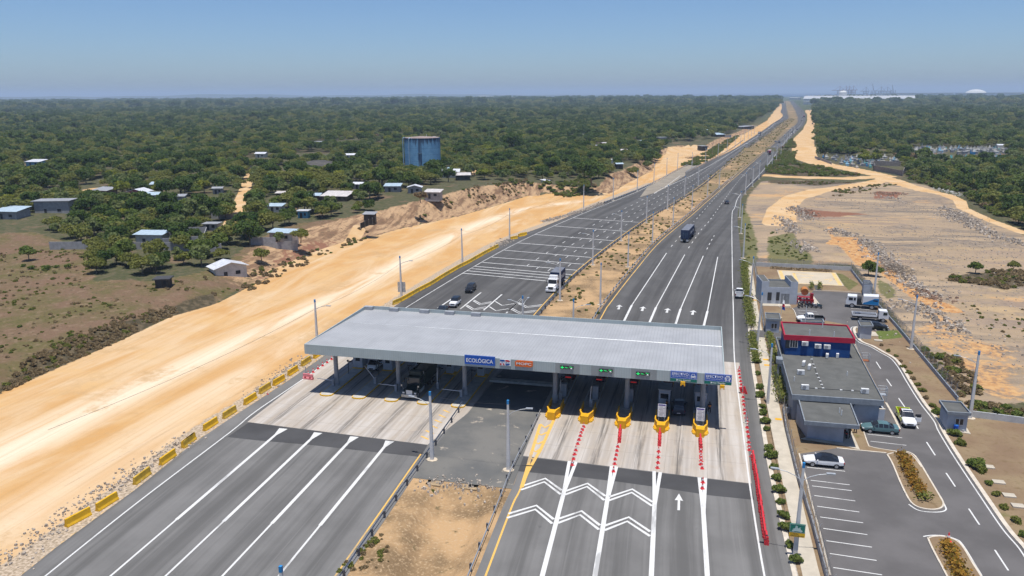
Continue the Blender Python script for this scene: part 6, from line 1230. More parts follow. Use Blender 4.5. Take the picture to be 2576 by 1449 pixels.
def side_text(o, s, x0, x1, z0, z1, y, m):
    """lettering on the side wall at local y (reads from that side)"""
    cs = [(x0, y, z0), (x1, y, z0), (x0, y, z1)] if y < 0 else [(x1, y, z0), (x0, y, z0), (x1, y, z1)]
    t = text('lettering', s, [Vector(c) for c in cs], m, None, lift=.035); t.parent = o; return t
kt = K(2100, 1060, 10.733); f0_, r0_ = G(*kt(1085, 1215)), G(*kt(1760, 735)); h_ = near_dir(LY, f0_.to_2d()) + PI
lf_ = f0_.to_2d() - Vector((math.cos(h_), math.sin(h_))) * 5.2
o = thing('lorry', 'white bonneted lorry with navy container approaching beside the guard rail', 'lorry', (lf_.x, lf_.y, .036), h_); tractor(o, 1.2, P_WHITE); container(o, -5.6, 6.1); MB().box((-1.4, 0, .95), (8.6, 1.0, .35)).build('chassis', M_CHASSIS, o); wheels(o, (4.3,), 1.2, .52, .32); wheels(o, (.6, -.7, -3.6, -4.9), 1.22, .52, .3, (.6, -.7, -3.6, -4.9)); side_text(o, 'CMA CGM', -4.4, -.6, 2.2, 3.1, 1.22, M_SIGNW)
text_t = [ (5.0) ]
kt = K(2660, 880, 12.88); r0_ = G(*kt(985, 1190)); h_ = near_dir(RY, r0_.to_2d()); c0 = r0_.to_2d() + Vector((math.cos(h_), math.sin(h_))) * 6.6
o = thing('lorry', 'lorry with long navy container driving away, doors facing the viewer', 'lorry', (c0.x, c0.y, .036), h_); container(o, -6.2, 12.2); tractor(o, 6.6, P_BLACK); MB().box((0, 0, .95), (13.5, 1.0, .35)).build('chassis', M_CHASSIS, o); wheels(o, (9.7,), 1.2, .52, .32); wheels(o, (6.8, 5.5, -4.0, -5.2), 1.22, .52, .3, (6.8, 5.5, -4.0, -5.2)); side_text(o, 'CMA CGM', -2.5, 4.5, 2.2, 3.0, -1.22, M_SIGNW)
for s in (-1, 1): MB().box((-6.1, s * .85, .75), (.05, .7, .6)).build('mudflap', M_WHITEM, o)
p = G(*A3(2486, 560)); h_ = near_dir(LY, p.to_2d()) + PI
o = thing('lorry', 'distant lorry with pale front approaching on the left road', 'lorry', (p.x, p.y, .036), h_); tractor(o, .8, P_SILV); container(o, -7, 7.2); MB().box((-2, 0, .95), (9, 1, .35)).build('chassis', M_CHASSIS, o); wheels(o, (3.9, .3, -.9, -5, -6.2), 1.2, .52, .3)
p = G(*A4(12, 750)); h_ = near_dir(RY, p.to_2d())
o = thing('dump_truck', 'dark red tipper lorry driving away on the right road', 'lorry', (p.x, p.y, .036), h_); tractor(o, 2.6, P_WHITE); MB().add([(-3.6, -1.2, 1.2), (2.3, -1.2, 1.2), (2.3, 1.2, 1.2), (-3.6, 1.2, 1.2), (-4.2, -1.3, 2.9), (2.5, -1.3, 2.9), (2.5, 1.3, 2.9), (-4.2, 1.3, 2.9)], [(3, 2, 1, 0), (0, 1, 5, 4), (1, 2, 6, 5), (2, 3, 7, 6), (3, 0, 4, 7), (4, 5, 6, 7)]).build('tipper_body', P_RED, o); MB().box((-.5, 0, .95), (7, 1, .35)).build('chassis', M_CHASSIS, o); wheels(o, (5.7, -1.2, -2.5), 1.2, .52, .3)
p = G(*A4(362, 372)); o = thing('bus', 'red and white bus at the bend of the far right road', 'bus', (p.x, p.y, .036), near_dir(RY, p.to_2d())); MB().box((0, 0, 1.2), (11, 2.5, 1.8)).build('body', P_NAVY, o, bevel=.1); MB().box((0, 0, 2.7), (11, 2.5, 1.2)).build('upper_body', carpaint('pale_red_paint', (.6, .2, .25)), o, bevel=.1); MB().box((-5.51, 0, 2.4), (.03, 2, .8)).build('rear_window', M_GLASS, o); wheels(o, (-3.4, 3.4), 1.25, .5, .3)
for q, lab, pt in (((417, 309), 'white tipper lorry standing on the far dirt road', P_WHITE), ((443, 332), 'small brown lorry on the far dirt road', carpaint('brown_paint', (.2, .09, .05)))):
    p = G(*A4(*q)); o = thing('dump_truck', lab, 'lorry', (p.x, p.y, .0), R(-95)); tractor(o, 1.6, pt); MB().box((-1.2, 0, 2.0), (5, 2.4, 1.6)).build('tipper_body', pt, o); MB().box((0, 0, .95), (6, 1, .35)).build('chassis', M_CHASSIS, o); wheels(o, (4.7, -1, -2.3), 1.2, .52, .3)
drive('suv', 'tiny dark car on the pale dirt road', A4, (447, 445), (447, 452), (447, 430), P_BLACK)
# dump truck in the third lane, loaded with grey sand
p = G(*C2(1548, 748)); GRN = carpaint('dark_green_paint', (0.008, 0.022, 0.020), .5); CHR = mat('worn_chrome', (0.45, 0.45, 0.44), .35, .2, 3, .5, .5)
o = thing('dump_truck', 'dark green tipper lorry heaped with grey sand leaving the left toll lanes', 'lorry', (p.x, p.y + 5.1, .036), R(-90.5)); tractor(o, 1.35, GRN); MB().box((5.18, 0, 1.08), (.05, 1.0, .8)).build('grille_plate', M_WHITEM, o); MB().box((5.22, 0, .55), (.2, 2.5, .45)).build('chrome_bumper', CHR, o)
for s in (-1, 1): MB().tube((4.6, s * 1.1, 1.3), (4.75, s * 1.35, 2.0), .03).box((4.75, s * 1.38, 2.05), (.12, .22, .26)).build('wing_mirror', CHR, o)
MB().add([(-4.4, -1.2, 1.2), (1.0, -1.2, 1.2), (1.0, 1.2, 1.2), (-4.4, 1.2, 1.2), (-4.5, -1.25, 2.9), (1.15, -1.25, 3.3), (1.15, 1.25, 3.3), (-4.5, 1.25, 2.9), (-4.4, -1.13, 2.6), (1.0, -1.13, 2.6), (1.0, 1.13, 2.6), (-4.4, 1.13, 2.6)], [(3, 2, 1, 0), (0, 1, 5, 4), (1, 2, 6, 5), (2, 3, 7, 6), (3, 0, 4, 7), (4, 5, 9, 8), (5, 6, 10, 9), (6, 7, 11, 10), (7, 4, 8, 11)]).build('tipper_body', GRN, o)
m = MB(); N = 10; vs = []
for i in range(N + 1):
    for j in range(N + 1): u, v = i / N, j / N; vs.append((-4.4 + 5.4 * u, -1.14 + 2.28 * v, 2.65 + 1.05 * math.sin(PI * v) ** .7 * math.sin(PI * min(1, max(0, u))) ** .6 + random.uniform(-.03, .03)))
m.add(vs, [(i * (N + 1) + j, (i + 1) * (N + 1) + j, (i + 1) * (N + 1) + j + 1, i * (N + 1) + j + 1) for i in range(N) for j in range(N)]); m.build('sand_load', mat('grey_sand', (.26, .235, .205), .95, .15), o); MB().box((-1, 0, .95), (7.5, 1, .35)).build('chassis', M_CHASSIS, o); wheels(o, (4.45,), 1.2, .52, .32); wheels(o, (-1.6, -2.9), 1.22, .52, .3, (-1.6, -2.9))
# road sweeper, flatbed
BLU = carpaint('bright_blue_paint', (0.01, 0.20, 0.48), .35)
w0, w1 = G(*E4(1645, 748)), G(*E4(1900, 772)); h_ = math.atan2((w0 - w1).y, (w0 - w1).x); c0 = (w0 + w1) / 2 + Vector((0, 1.1, 0))
o = thing('road_sweeper', 'white road sweeper lorry with blue swoosh parked by the fence', 'lorry', (c0.x, c0.y, .036), h_); s_ = (w0 - w1).length / 2
MB().side([(s_ - .9, .75), (s_ + 1.25, .75), (s_ + 1.32, 1.5), (s_ + 1.05, 2.6), (s_ - .85, 2.62)], -1.12, 1.12).build('cab', P_WHITE, o, bevel=.1); MB().add([(s_ + 1.35, -1.0, 1.6), (s_ + 1.35, 1.0, 1.6), (s_ + 1.10, .95, 2.5), (s_ + 1.10, -.95, 2.5)], [(0, 1, 2, 3)]).build('windscreen', M_GLASS, o)
for s in (-1, 1): MB().box((s_ + .35, s * 1.13, 2.02), (.85, .04, .62)).build('side_window', M_GLASS, o); MB().box((s_ - .45, s * 1.13, 2.02), (.4, .04, .62)).build('rear_side_window', M_GLASS, o); MB().box((s_ + 1.3, s * .8, 1.1), (.08, .4, .22)).build('headlight', M_LAMP, o)
MB().box((s_ - 1.35, 0, 1.5), (.9, 2.0, 1.5)).build('engine_pack', M_CHASSIS, o); MB().side([(-s_ - 1.35, 1.05), (s_ - 2.0, 1.05), (s_ - 2.1, 2.85), (-s_ - 1.2, 3.0)], -1.2, 1.2).build('hopper', P_WHITE, o, bevel=.12)
for s in (-1, 1):
    y = s * 1.215; m = MB()
    for pl in ([(s_ - 2.05, 1.1), (-s_ - 1.3, 1.1), (-s_ - 1.25, 2.55), (-s_ - .4, 2.5), (-s_ + .9, 1.75), (s_ - 2.3, 1.45)],):
        tr = tessellate_polygon([[Vector((a, b, 0)) for a, b in pl]]); m.add([(a, y, b) for a, b in pl], [t if s < 0 else t[::-1] for t in map(tuple, tr)]); m.add([(a, y + s * .002, b) for a, b in pl], [t[::-1] if s < 0 else t for t in map(tuple, tr)])
    m.build('blue_swoosh', BLU, o); MB().box((-s_ - .6, s * 1.225, 2.05), (.9, .02, .3)).build('name_plate', P_NAVY, o)
MB().box((-.2, 0, .85), (s_ * 2 + 2.2, 1.0, .4)).build('chassis', M_CHASSIS, o); wheels(o, (s_, -s_), 1.2, .52, .32, (-s_,))
w0, w1 = G(*E4(2030, 948)), G(*E4(1760, 905)); c0 = (w0 + w1) / 2 + Vector((0, 1.0, 0)); h_ = head(E4(1760, 930), E4(2035, 950))
o = thing('flatbed_truck', 'white crew-cab lorry with empty low-sided flatbed', 'lorry', (c0.x, c0.y, .036), h_); s_ = 2.1
MB().side([(s_ - .9, .75), (s_ + .98, .75), (s_ + 1.0, 1.4), (s_ + .72, 2.35), (s_ - .85, 2.38)], -1.0, 1.0).build('cab', P_WHITE, o, bevel=.1); MB().add([(s_ + 1.03, -.9, 1.45), (s_ + 1.03, .9, 1.45), (s_ + .77, .85, 2.28), (s_ + .77, -.85, 2.28)], [(0, 1, 2, 3)]).build('windscreen', M_GLASS, o)
for s in (-1, 1): MB().box((s_ + .3, s * 1.01, 1.82), (.75, .03, .55)).build('side_window', M_GLASS, o)
for k in range(3): MB().box((s_ - .92, -.55 + .55 * k, 1.85), (.04, .36, .5)).build('rear_window', M_GLASS, o)
MB().box((-1.45, 0, 1.02), (4.6, 2.1, .1)).build('bed_floor', M_CHASSIS, o)
for a in ((-1.45, 1.05, 4.6, .06), (-1.45, -1.05, 4.6, .06), (-3.75, 0, .06, 2.1), (.85, 0, .06, 2.1)): MB().box((a[0], a[1], 1.26), (a[2], a[3], .42)).build('bed_side', P_WHITE, o)
MB().box((-.6, 0, .75), (6.2, .9, .3)).build('chassis', M_CHASSIS, o); wheels(o, (s_, -2.2), 1.0, .42, .28, (-2.2,)); MB().box((-2.6, .4, 1.2), (.9, .6, .25), .4).build('tool_bag', P_NAVY, o)
# ---------------------------------------------------------------- motorcycles and red machinery
def motorbike(label, p, rz, paint, group=None):
    o = thing('motorcycle', label, 'motorcycle', p, rz, group)
    for x in (-.65, .68):
        w = MB().tube((x, -.06, .3), (x, .06, .3), .30, n=16).build('wheel', M_BLACK, o); MB().tube((x, -.065, .3), (x, .065, .3), .17, n=12).build('rim', M_RIM, w)
    MB().side([(-.75, .62), (-.2, .55), (.15, .50), (.5, .8), (.2, .92), (-.2, .78), (-.85, .82)], -.14, .14).build('body', paint, o, bevel=.04); MB().box((-.42, 0, .84), (.75, .26, .09)).build('seat', M_BLACK, o, bevel=.03); MB().tube((.68, 0, .3), (.45, 0, 1.0), .05).build('fork', M_GALV, o); MB().tube((.42, -.36, 1.05), (.42, .36, 1.05), .025).build('handlebar', M_DARK, o); MB().box((.56, 0, .88), (.12, .2, .2)).build('headlight', M_LAMP, o); MB().box((0, 0, .38), (.45, .24, .3)).build('engine', M_GALV, o)
    return o
kz = K(2960, 1060, 6.44); blk = P_BLACK
for i, (q, pt) in enumerate([((1505, 1095), blk), ((1585, 1075), blk), ((1700, 1080), P_NAVY), ((1800, 1080), blk), ((1905, 1095), P_WHITE), ((2030, 1105), P_TEAL)]):
    motorbike(['black motorcycle at the left end of the parked row', 'second motorcycle of the row, close beside the red frames', 'dark blue motorcycle in the middle of the row', 'black motorcycle right of the dark blue one', 'motorcycle with white fairing, second from the right end', 'teal motorcycle at the right end of the parked row'][i], G(*kz(*q), .036), R(95 + 6 * i), pt, 'motorcycles parked in a row')
motorbike('motorcycle parked in the shade of the open shed', G(*C4(770, 1120), .1), R(100), P_RED)
q = G(*kz(1640, 985), .1); o = thing('farm_machine', 'red frame machine with rust-orange round drum beside the plant house', 'machine', q)
MB().box((0, .3, .8), (3.0, 1.6, .18)).box((0, .3, 1.4), (2.6, 1.4, .12)).build('frame', P_RED, o); m = MB()
for x in (-1.3, -.6, .1, .8, 1.4): m.box((x, -.3, .55), (.14, .14, 1.1)).box((x, .9, .7), (.14, .14, 1.4))
m.build('uprights', P_RED, o); MB().tube((.15, .7, 2.4), (.15, 2.2, 2.6), .78, n=20).build('drum', mat('rust_orange', (.42, .17, .05), .7, .2), o); MB().box((-2.6, -.2, .45), (2.2, .9, .9), .15).build('bin', mat('faded_crimson', (.42, .05, .09), .7, .15), o, bevel=.03); MB().box((1.7, 1.2, 1.3), (.7, .6, 1.6)).box((1.3, .1, .5), (1.6, .5, .9)).build('guard_plate', P_RED, o); MB().box((-.8, .3, 1.0), (.5, .5, .6)).box((.6, .2, 1.1), (.4, .5, .5)).build('gear_housing', mat('faded_crimson', (.42, .05, .09)), o)
struct(MB().prism(v2(gp(px(kz, (1480, 815), (1900, 815), (2050, 1010), (1480, 1040)))), .02, .09).build('pavement', M_WALK), 'pale slab under the red machine'); fence('low white kerb wall behind the red machine', [G(*kz(1480, 800)), G(*kz(1815, 800)), G(*kz(1860, 900))], .75, .75, M_LOWWALL)
# ================================================================ vegetation
def leafmat(name, c1, c2, c3):
    c1, c2, c3 = ((a * 1.5, b * 1.42, d * 1.15) for a, b, d in (c1, c2, c3))
    g = NG(name); oi = g.new('ShaderNodeObjectInfo').outputs['Random']; at = g.new('ShaderNodeAttribute', attribute_name='tint').outputs['Fac']
    c = g.mix(oi, c1, c2); c = g.mix(g.math('MULTIPLY', g.step(at, 0.25, 0.95), 0.75), c, c3); g.col(c)
    g.fin(0.7, 0.15); tl = g.new('ShaderNodeBsdfTranslucent'); g.link(c, tl.inputs[0]); mx = g.new('ShaderNodeMixShader'); mx.inputs[0].default_value = 0.38; g.link(g.b.outputs[0], mx.inputs[1]); g.link(tl.outputs[0], mx.inputs[2]); g.link(mx.outputs[0], g.n['Material Output'].inputs[0]); return g.m
M_LEAF = [leafmat('mid_green_leaves', (0.070, 0.108, 0.026), (0.105, 0.145, 0.038), (0.150, 0.180, 0.058)), leafmat('dark_green_leaves', (0.030, 0.062, 0.016), (0.052, 0.088, 0.024), (0.080, 0.115, 0.034)),
          leafmat('olive_leaves', (0.098, 0.118, 0.030), (0.125, 0.142, 0.038), (0.165, 0.175, 0.060)), leafmat('grey_green_leaves', (0.085, 0.120, 0.045), (0.115, 0.150, 0.060), (0.155, 0.185, 0.085)),
          leafmat('yellow_green_leaves', (0.125, 0.155, 0.022), (0.165, 0.185, 0.032), (0.21, 0.21, 0.06)), leafmat('dry_twigs', (0.135, 0.105, 0.070), (0.19, 0.15, 0.10), (0.24, 0.19, 0.13)), leafmat('croton_leaves', (0.22, 0.10, 0.025), (0.26, 0.15, 0.03), (0.11, 0.11, 0.025))]
M_BARK = mat('bark', (0.17, 0.135, 0.10), 0.95, 0.2, 2.0, 0.1)
def cards(n, R_, H, z0, lobes, size, seed, flat=0.75, cone=0.0, spread=.62):
    """leaf clumps spread through the lobes of a crown -> mesh"""
    r = np.random.default_rng(seed); L = []
    for i in range(lobes):
        a = i * 2.399 + r.uniform(-.3, .3); d = R_ * spread * math.sqrt((i + .5) / lobes); h = r.uniform(.25, .85)
        if cone: d *= 1 - h * cone
        L.append((d * math.cos(a), d * math.sin(a), z0 + H * h * (1 - .35 * (d / R_) ** 2), R_ * r.uniform(.30, .46) * (1 - cone * h * .5), r.uniform(0, 1)))
    L = np.array(L); k = r.integers(0, lobes, n); c = L[k]; v = r.normal(size=(n, 3)); v /= np.linalg.norm(v, axis=1)[:, None]; v[:, 2] = np.where(v[:, 2] < -.45, -v[:, 2], v[:, 2])
    rad = c[:, 3] * r.uniform(.62, 1.08, n); P = c[:, :3] + v * rad[:, None] * np.array([1, 1, flat]); nr = v + r.normal(size=(n, 3)) * .65; nr /= np.linalg.norm(nr, axis=1)[:, None]
    t = np.cross(nr, r.normal(size=(n, 3))); t /= np.linalg.norm(t, axis=1)[:, None]; b = np.cross(nr, t); s = (size * r.uniform(.6, 1.25, n))[:, None]
    V = np.stack([P - t * s - b * s * .55, P + t * s * .9 - b * s * .7, P + t * s * .55 + b * s * .8, P - t * s * .7 + b * s * .5], 1).reshape(-1, 3)
    tint = np.repeat(np.clip(c[:, 4] * .7 + r.uniform(0, .45, n), 0, 1), 4); return V, tint
def leafmesh(name, V, tint, m):
    me = bpy.data.meshes.new(name); n = len(V) // 4; me.vertices.add(len(V)); me.vertices.foreach_set('co', V.astype(np.float32).ravel()); me.loops.add(len(V)); me.loops.foreach_set('vertex_index', np.arange(len(V), dtype=np.int32)); me.polygons.add(n); me.polygons.foreach_set('loop_start', np.arange(0, len(V), 4, dtype=np.int32)); me.update(calc_edges=True)
    at = me.attributes.new('tint', 'FLOAT', 'POINT'); at.data.foreach_set('value', tint.astype(np.float32)); me.materials.append(m); return me
def trunkmesh(H, R_, seed, r0=.22):
    r = random.Random(seed); m = MB(); f = Vector((r.uniform(-.2, .2), r.uniform(-.2, .2), H * .38)); m.tube((0, 0, -.4), f, r0, r0 * .7, 7)
    for i in range(5):
        a = i * 1.257 + r.uniform(-.4, .4); e = Vector((math.cos(a) * R_ * r.uniform(.35, .65), math.sin(a) * R_ * r.uniform(.35, .65), H * r.uniform(.6, .85))); md = f.lerp(e, .5) + Vector((0, 0, -.15)); m.tube(f, md, r0 * .5, r0 * .34, 5); m.tube(md, e, r0 * .34, r0 * .10, 5)
    return m
KINDS = [('broad mid-green', 'broadleaf_tree', 0, 3.6, 3.6, 2.0, 11, .75, 0), ('dense dark green', 'broadleaf_tree', 1, 3.8, 4.6, 1.8, 12, .95, 0), ('spreading olive', 'broadleaf_tree', 2, 4.2, 2.8, 2.2, 10, .6, 0), ('thin grey-green', 'broadleaf_tree', 3, 3.0, 3.8, 1.8, 9, .9, .2), ('bright yellow-green', 'broadleaf_tree', 4, 3.5, 3.0, 1.8, 10, .75, 0), ('dry brownish', 'broadleaf_tree', 5, 3.0, 3.0, 1.5, 9, .8, 0)]
PROTO = []
for i, (w, nm, mi, R_, H, z0, lb, fl, cn) in enumerate(KINDS):
    V, t = cards(1250 if i != 5 else 800, R_, H, z0, lb, .37, 40 + i, fl, cn); cm = leafmesh('crown', V, t, M_LEAF[mi])
    o = thing('tree', w, 'tree'); cr_ = bpy.data.objects.new('crown', cm); COL.objects.link(cr_); cr_.parent = o; trunkmesh(z0 + H, R_, i).build('trunk', M_BARK, o); PROTO.append((o, cr_))
BUSH = []
for i, (w, mi, R_, H, n) in enumerate([('green', 0, 1.5, 1.5, 260), ('olive', 2, 1.6, 1.3, 260), ('dry brown', 5, 1.4, 1.1, 220)]):
    V, t = cards(n * 2, R_, H, .1, 8, .24, 80 + i, .8); cm = leafmesh('foliage', V, t, M_LEAF[mi]); o = thing('bush', w, 'bush'); f = bpy.data.objects.new('foliage', cm); COL.objects.link(f); f.parent = o; MB().tube((0, 0, -.3), (0, 0, .8), .06, .03, 5).build('stem', M_BARK, o); BUSH.append((o, f))
used = set()
def plant(pr, p, s, label, group=None, name=None):
    o, f = pr
    if id(o) not in used:
        used.add(id(o)); o.location = p; o.scale = (s, s, s * random.uniform(.9, 1.15)); o['label'] = label; r_ = o
    else: r_ = dup(o, p, random.uniform(0, 6.28), label, (s, s, s * random.uniform(.9, 1.15)))
    if group: r_['group'] = group
    elif 'group' in r_: del r_['group']
    return r_
# ---- where trees may stand
F1 = [(-700, 252), (1966, 252), (1960, 268), (1940, 285), (1915, 300), (1868, 325), (1840, 338), (1800, 352), (1745, 362), (1690, 370), (1655, 392), (1648, 428), (1560, 462), (1500, 476), (1330, 474), (1262, 485), (1130, 498), (1010, 530), (940, 545), (930, 575), (862, 578), (720, 606), (640, 628), (555, 690), (400, 722), (240, 728), (232, 650), (90, 612), (-200, 600), (-900, 600)]
F2 = [(2052, 252), (2046, 268), (2046, 300), (2056, 330), (2048, 362), (2062, 385), (2110, 392), (2260, 395), (2290, 445), (2360, 462), (2440, 500), (2520, 545), (2620, 600), (3300, 900), (3300, 252)]
FP1, FP2 = ([G(*p) for p in F] for F in (F1, F2))
CLEAR = [[G(*p) for p in q] for q in (px(A4, (1420, 690), (2400, 690), (2460, 790), (2380, 840), (1640, 830), (1440, 760)), px(A4, (470, 770), (1310, 780), (1330, 850), (1060, 860), (1050, 905), (560, 840)), [(178, 552), (205, 505), (268, 498), (272, 540), (240, 568)], [(566, 612), (588, 560), (604, 520), (630, 462), (655, 462), (642, 510), (630, 560), (640, 620)],
    px(A2, (345, 800), (770, 790), (790, 940), (400, 930)), px(A3, (1730, 640), (1930, 640), (2300, 560), (2300, 600), (2000, 700), (1730, 700)), px(A2, (1160, 1010), (1220, 1010), (1290, 1130), (1180, 1130)))]
def band_points(lo, hi, s, seed, poly):
    r = np.random.default_rng(seed); c, n = math.cos(YAW), math.sin(YAW); w = hi * .95; nx = int(2 * w / s); ny = int(hi / s); X, Y = np.meshgrid(np.arange(nx) * s - w, np.arange(ny) * s); X = X + r.uniform(-.45, .45, X.shape) * s; Y = Y + r.uniform(-.45, .45, Y.shape) * s; X, Y = X.ravel(), Y.ravel()
    d = np.hypot(X, Y); k = (d > lo) & (d < hi) & (np.abs(np.arctan2(X, Y)) < R(41)); X, Y = X[k], Y[k]; P = np.stack([X * c - Y * n, X * n + Y * c], 1); k = inside(P, poly); P = P[k]
    for q in CLEAR:
        if len(P): P = P[~inside(P, q)]
    return P
# ================================================================ village
TIN = {'w': mat('bright_tin_roof', (0.62, 0.63, 0.66), .4, .15, 1.2, .4, .1, dirt=(.42, .42, .44)), 'b': mat('blue_tin_roof', (0.36, 0.45, 0.52), .5, .12, 1.0, .35, dirt=(.30, .36, .42)), 'g': mat('grey_tin_roof', (0.27, 0.28, 0.30), .7, .15, 1.0, .25, dirt=(.2, .2, .2)), 'r': mat('rusty_tin_roof', (0.50, 0.47, 0.46), .7, .15, .6, .25, dirt=(.24, .10, .06)), 'o': mat('orange_roof', (0.50, 0.12, .05), .8, .12), 'd': mat('dark_roof', (.055, .055, .06), .8, .2)}
WALLC = {'g': M_BLOCK, 'w': mat('whitewash', (.56, .54, .50), .9, .12, 1, .15, dirt=(.40, .37, .33)), 'p': mat('pink_wash', (.30, .10, .13), .9, .15, 1, .15), 'b': mat('blue_wash', (.10, .28, .42), .9, .12), 'n': mat('brown_boards', (.16, .115, .08), .9, .2, 1.5, .1), 'd': mat('dark_boards', (.05, .045, .04), .9, .2)}
HOUSES = []
def house(label, k, x0, x1, yb, roof='w', wall='g', style='gable', h=2.7, depth=.75, yaw=0.0, extra=None):
    a, b = GT(*k(x0, yb)), GT(*k(x1, yb)); c = (a + b) / 2; W = (b - a).length; D = max(3.0, min(W * depth, 12)); rz = math.atan2((b - a).y, (b - a).x) + R(yaw); z = min(a.z, b.z) - .15
    fwd = Vector((-math.sin(rz), math.cos(rz), 0)); o = thing('house', label, 'house', (c.x + fwd.x * D / 2, c.y + fwd.y * D / 2, z), rz); w2, d2 = W / 2, D / 2; ov = .35
    MB().prism([(-w2 * .94, -d2 * .94), (w2 * .94, -d2 * .94), (w2 * .94, d2 * .94), (-w2 * .94, d2 * .94)], -1.0, h).build('wall', WALLC[wall], o); rm = TIN[roof]; m = MB(); e = (W + 2 * ov) / 2; f = (D + 2 * ov) / 2
    if style == 'gable':
        t = h + D * .17; m.add([(-e, -f, h - .05), (e, -f, h - .05), (e, 0, t), (-e, 0, t), (e, f, h - .05), (-e, f, h - .05), (-e, -f, h - .13), (e, -f, h - .13), (e, 0, t - .08), (-e, 0, t - .08), (e, f, h - .13), (-e, f, h - .13)], [(0, 1, 2, 3), (3, 2, 4, 5), (7, 6, 9, 8), (8, 9, 11, 10), (0, 6, 7, 1), (5, 4, 10, 11), (0, 3, 9, 6), (3, 5, 11, 9), (1, 7, 8, 2), (2, 8, 10, 4)]); MB().add([(-w2 * .94, -d2 * .94, h), (-w2 * .94, d2 * .94, h), (-w2 * .94, 0, t - .1), (w2 * .94, -d2 * .94, h), (w2 * .94, d2 * .94, h), (w2 * .94, 0, t - .1)], [(0, 2, 1), (3, 4, 5)]).build('gable_wall', WALLC[wall], o)
    elif style == 'cross':
        t = h + W * .16; m.add([(-e, -f, h), (0, -f, t), (e, -f, h), (e, f, h), (0, f, t), (-e, f, h), (-e, -f, h - .08), (0, -f, t - .08), (e, -f, h - .08), (e, f, h - .08), (0, f, t - .08), (-e, f, h - .08)], [(0, 1, 4, 5), (1, 2, 3, 4), (7, 6, 11, 10), (8, 7, 10, 9), (0, 6, 7, 1), (1, 7, 8, 2), (4, 10, 11, 5), (3, 9, 10, 4)]); MB().add([(-w2 * .94, -d2 * .94, h), (w2 * .94, -d2 * .94, h), (0, -d2 * .94, t - .12)], [(0, 1, 2)]).build('gable_wall', WALLC[wall], o)
    elif style == 'mono': m.add([(-e, -f, h), (e, -f, h), (e, f, h + D * .14), (-e, f, h + D * .14), (-e, -f, h - .1), (e, -f, h - .1), (e, f, h + D * .14 - .1), (-e, f, h + D * .14 - .1)], [(0, 1, 2, 3), (7, 6, 5, 4), (0, 4, 5, 1), (1, 5, 6, 2), (2, 6, 7, 3), (3, 7, 4, 0)])
    else: m.box((0, 0, h + .1), (2 * e, 2 * f, .22))
    m.build('roof', rm, o); MB().box((-w2 * .35, -d2 * .94, 1.0), (.9, .08, 2.0)).build('door', M_DARK, o); MB().box((w2 * .4, -d2 * .94, 1.5), (min(1.2, W * .2), .08, .9)).build('window', M_BROWNM, o)
    HOUSES.append((o.location.x, o.location.y, max(W, D) / 2)); return o
H_ = house
H_('unroofed grey block house still being built beside the yellow clearing', A1, 330, 715, 1345, 'g', 'g', 'flat', 4.6, .55, -6); H_('blue-roofed house cut by the left edge of the picture', A1, -60, 175, 1405, 'b', 'g', 'mono', 3); H_('grey-roofed shack under trees above the yellow clearing', A1, 930, 1080, 1168, 'g', 'n', 'mono', 2.6); H_('pink-walled house with bright white hipped roof', A1, 1275, 1460, 1200, 'w', 'p', 'cross', 3)
H_('pale blue tin roof just right of the pink-walled house', A1, 1425, 1590, 1212, 'b', 'w', 'gable', 2.4); H_('grey-blue roof behind the pink-walled house', A1, 1512, 1668, 1100, 'b', 'g', 'gable', 2.4); H_('white roof over blue walls on the far left', A1, 258, 400, 868, 'w', 'b', 'mono'); H_('tiny white roof high up on the left', A1, 590, 648, 545, 'w', 'w', 'mono'); H_('low white roof left of centre in the far trees', A1, 1680, 1768, 615, 'w', 'w', 'flat')
H_('bare grey block hut beside the village path', A1, 1735, 1860, 1250, 'g', 'g', 'mono', 3.2); H_('long grey roof left of the village path', A1, 2140, 2240, 1150, 'g', 'g', 'gable'); H_('small glinting roof between trees left of the village path', A1, 1785, 1830, 1062, 'w', 'w', 'mono', 2.2); H_('speck of white roof far up the left trees', A1, 1925, 1965, 520, 'w', 'w', 'mono'); H_('white roof speck above the village path', A1, 2345, 2385, 702, 'w', 'w', 'mono')
H_('pale tin roof left of the dark reservoir dome', A2, 150, 255, 742, 'b', 'g', 'gable', 2.5); H_('dazzling white roof far left of the dome', A2, -10, 92, 782, 'w', 'w', 'gable'); H_('wide flat grey roof behind the dome', A2, 505, 690, 655, 'g', 'g', 'flat'); H_('orange-roofed house behind the dome', A2, 797, 885, 718, 'o', 'n', 'gable'); H_('white roof right of the dome', A2, 890, 995, 790, 'w', 'w', 'gable', 2.4); H_('blue-white roof far behind the dome', A2, 1248, 1315, 450, 'b', 'w', 'gable')
H_('white roof directly above the blue tank', A2, 1655, 1690, 474, 'w', 'w', 'gable'); H_('long white roof behind the left of the blue tank', A2, 1592, 1680, 533, 'w', 'w', 'flat'); H_('pale roof upper right of the blue tank', A2, 1785, 1825, 418, 'w', 'w', 'flat'); H_('small pale roof right of and above the tank', A2, 1876, 1918, 487, 'w', 'w', 'flat'); H_('white roof far right of the tank top', A2, 2003, 2050, 478, 'w', 'w', 'gable'); H_('cream flat house in far trees right of the tank', A2, 2150, 2222, 518, 'w', 'w', 'flat', 3.2); H_('brown box house touching the right of the tank top', A2, 1782, 1820, 604, 'r', 'n', 'flat', 3.4)
hz_ = H_('white-roofed house with a water butt on top, right of the blue tank', A2, 1862, 2045, 985, 'w', 'w', 'gable', 3.2); MB().lathe([(.6, 3.7), (.62, 5.0), (.3, 5.2)], (-1.0, -.5, 0), 14).build('water_butt', mat('pale_blue_plastic', (.42, .56, .60), .5, .08), hz_)
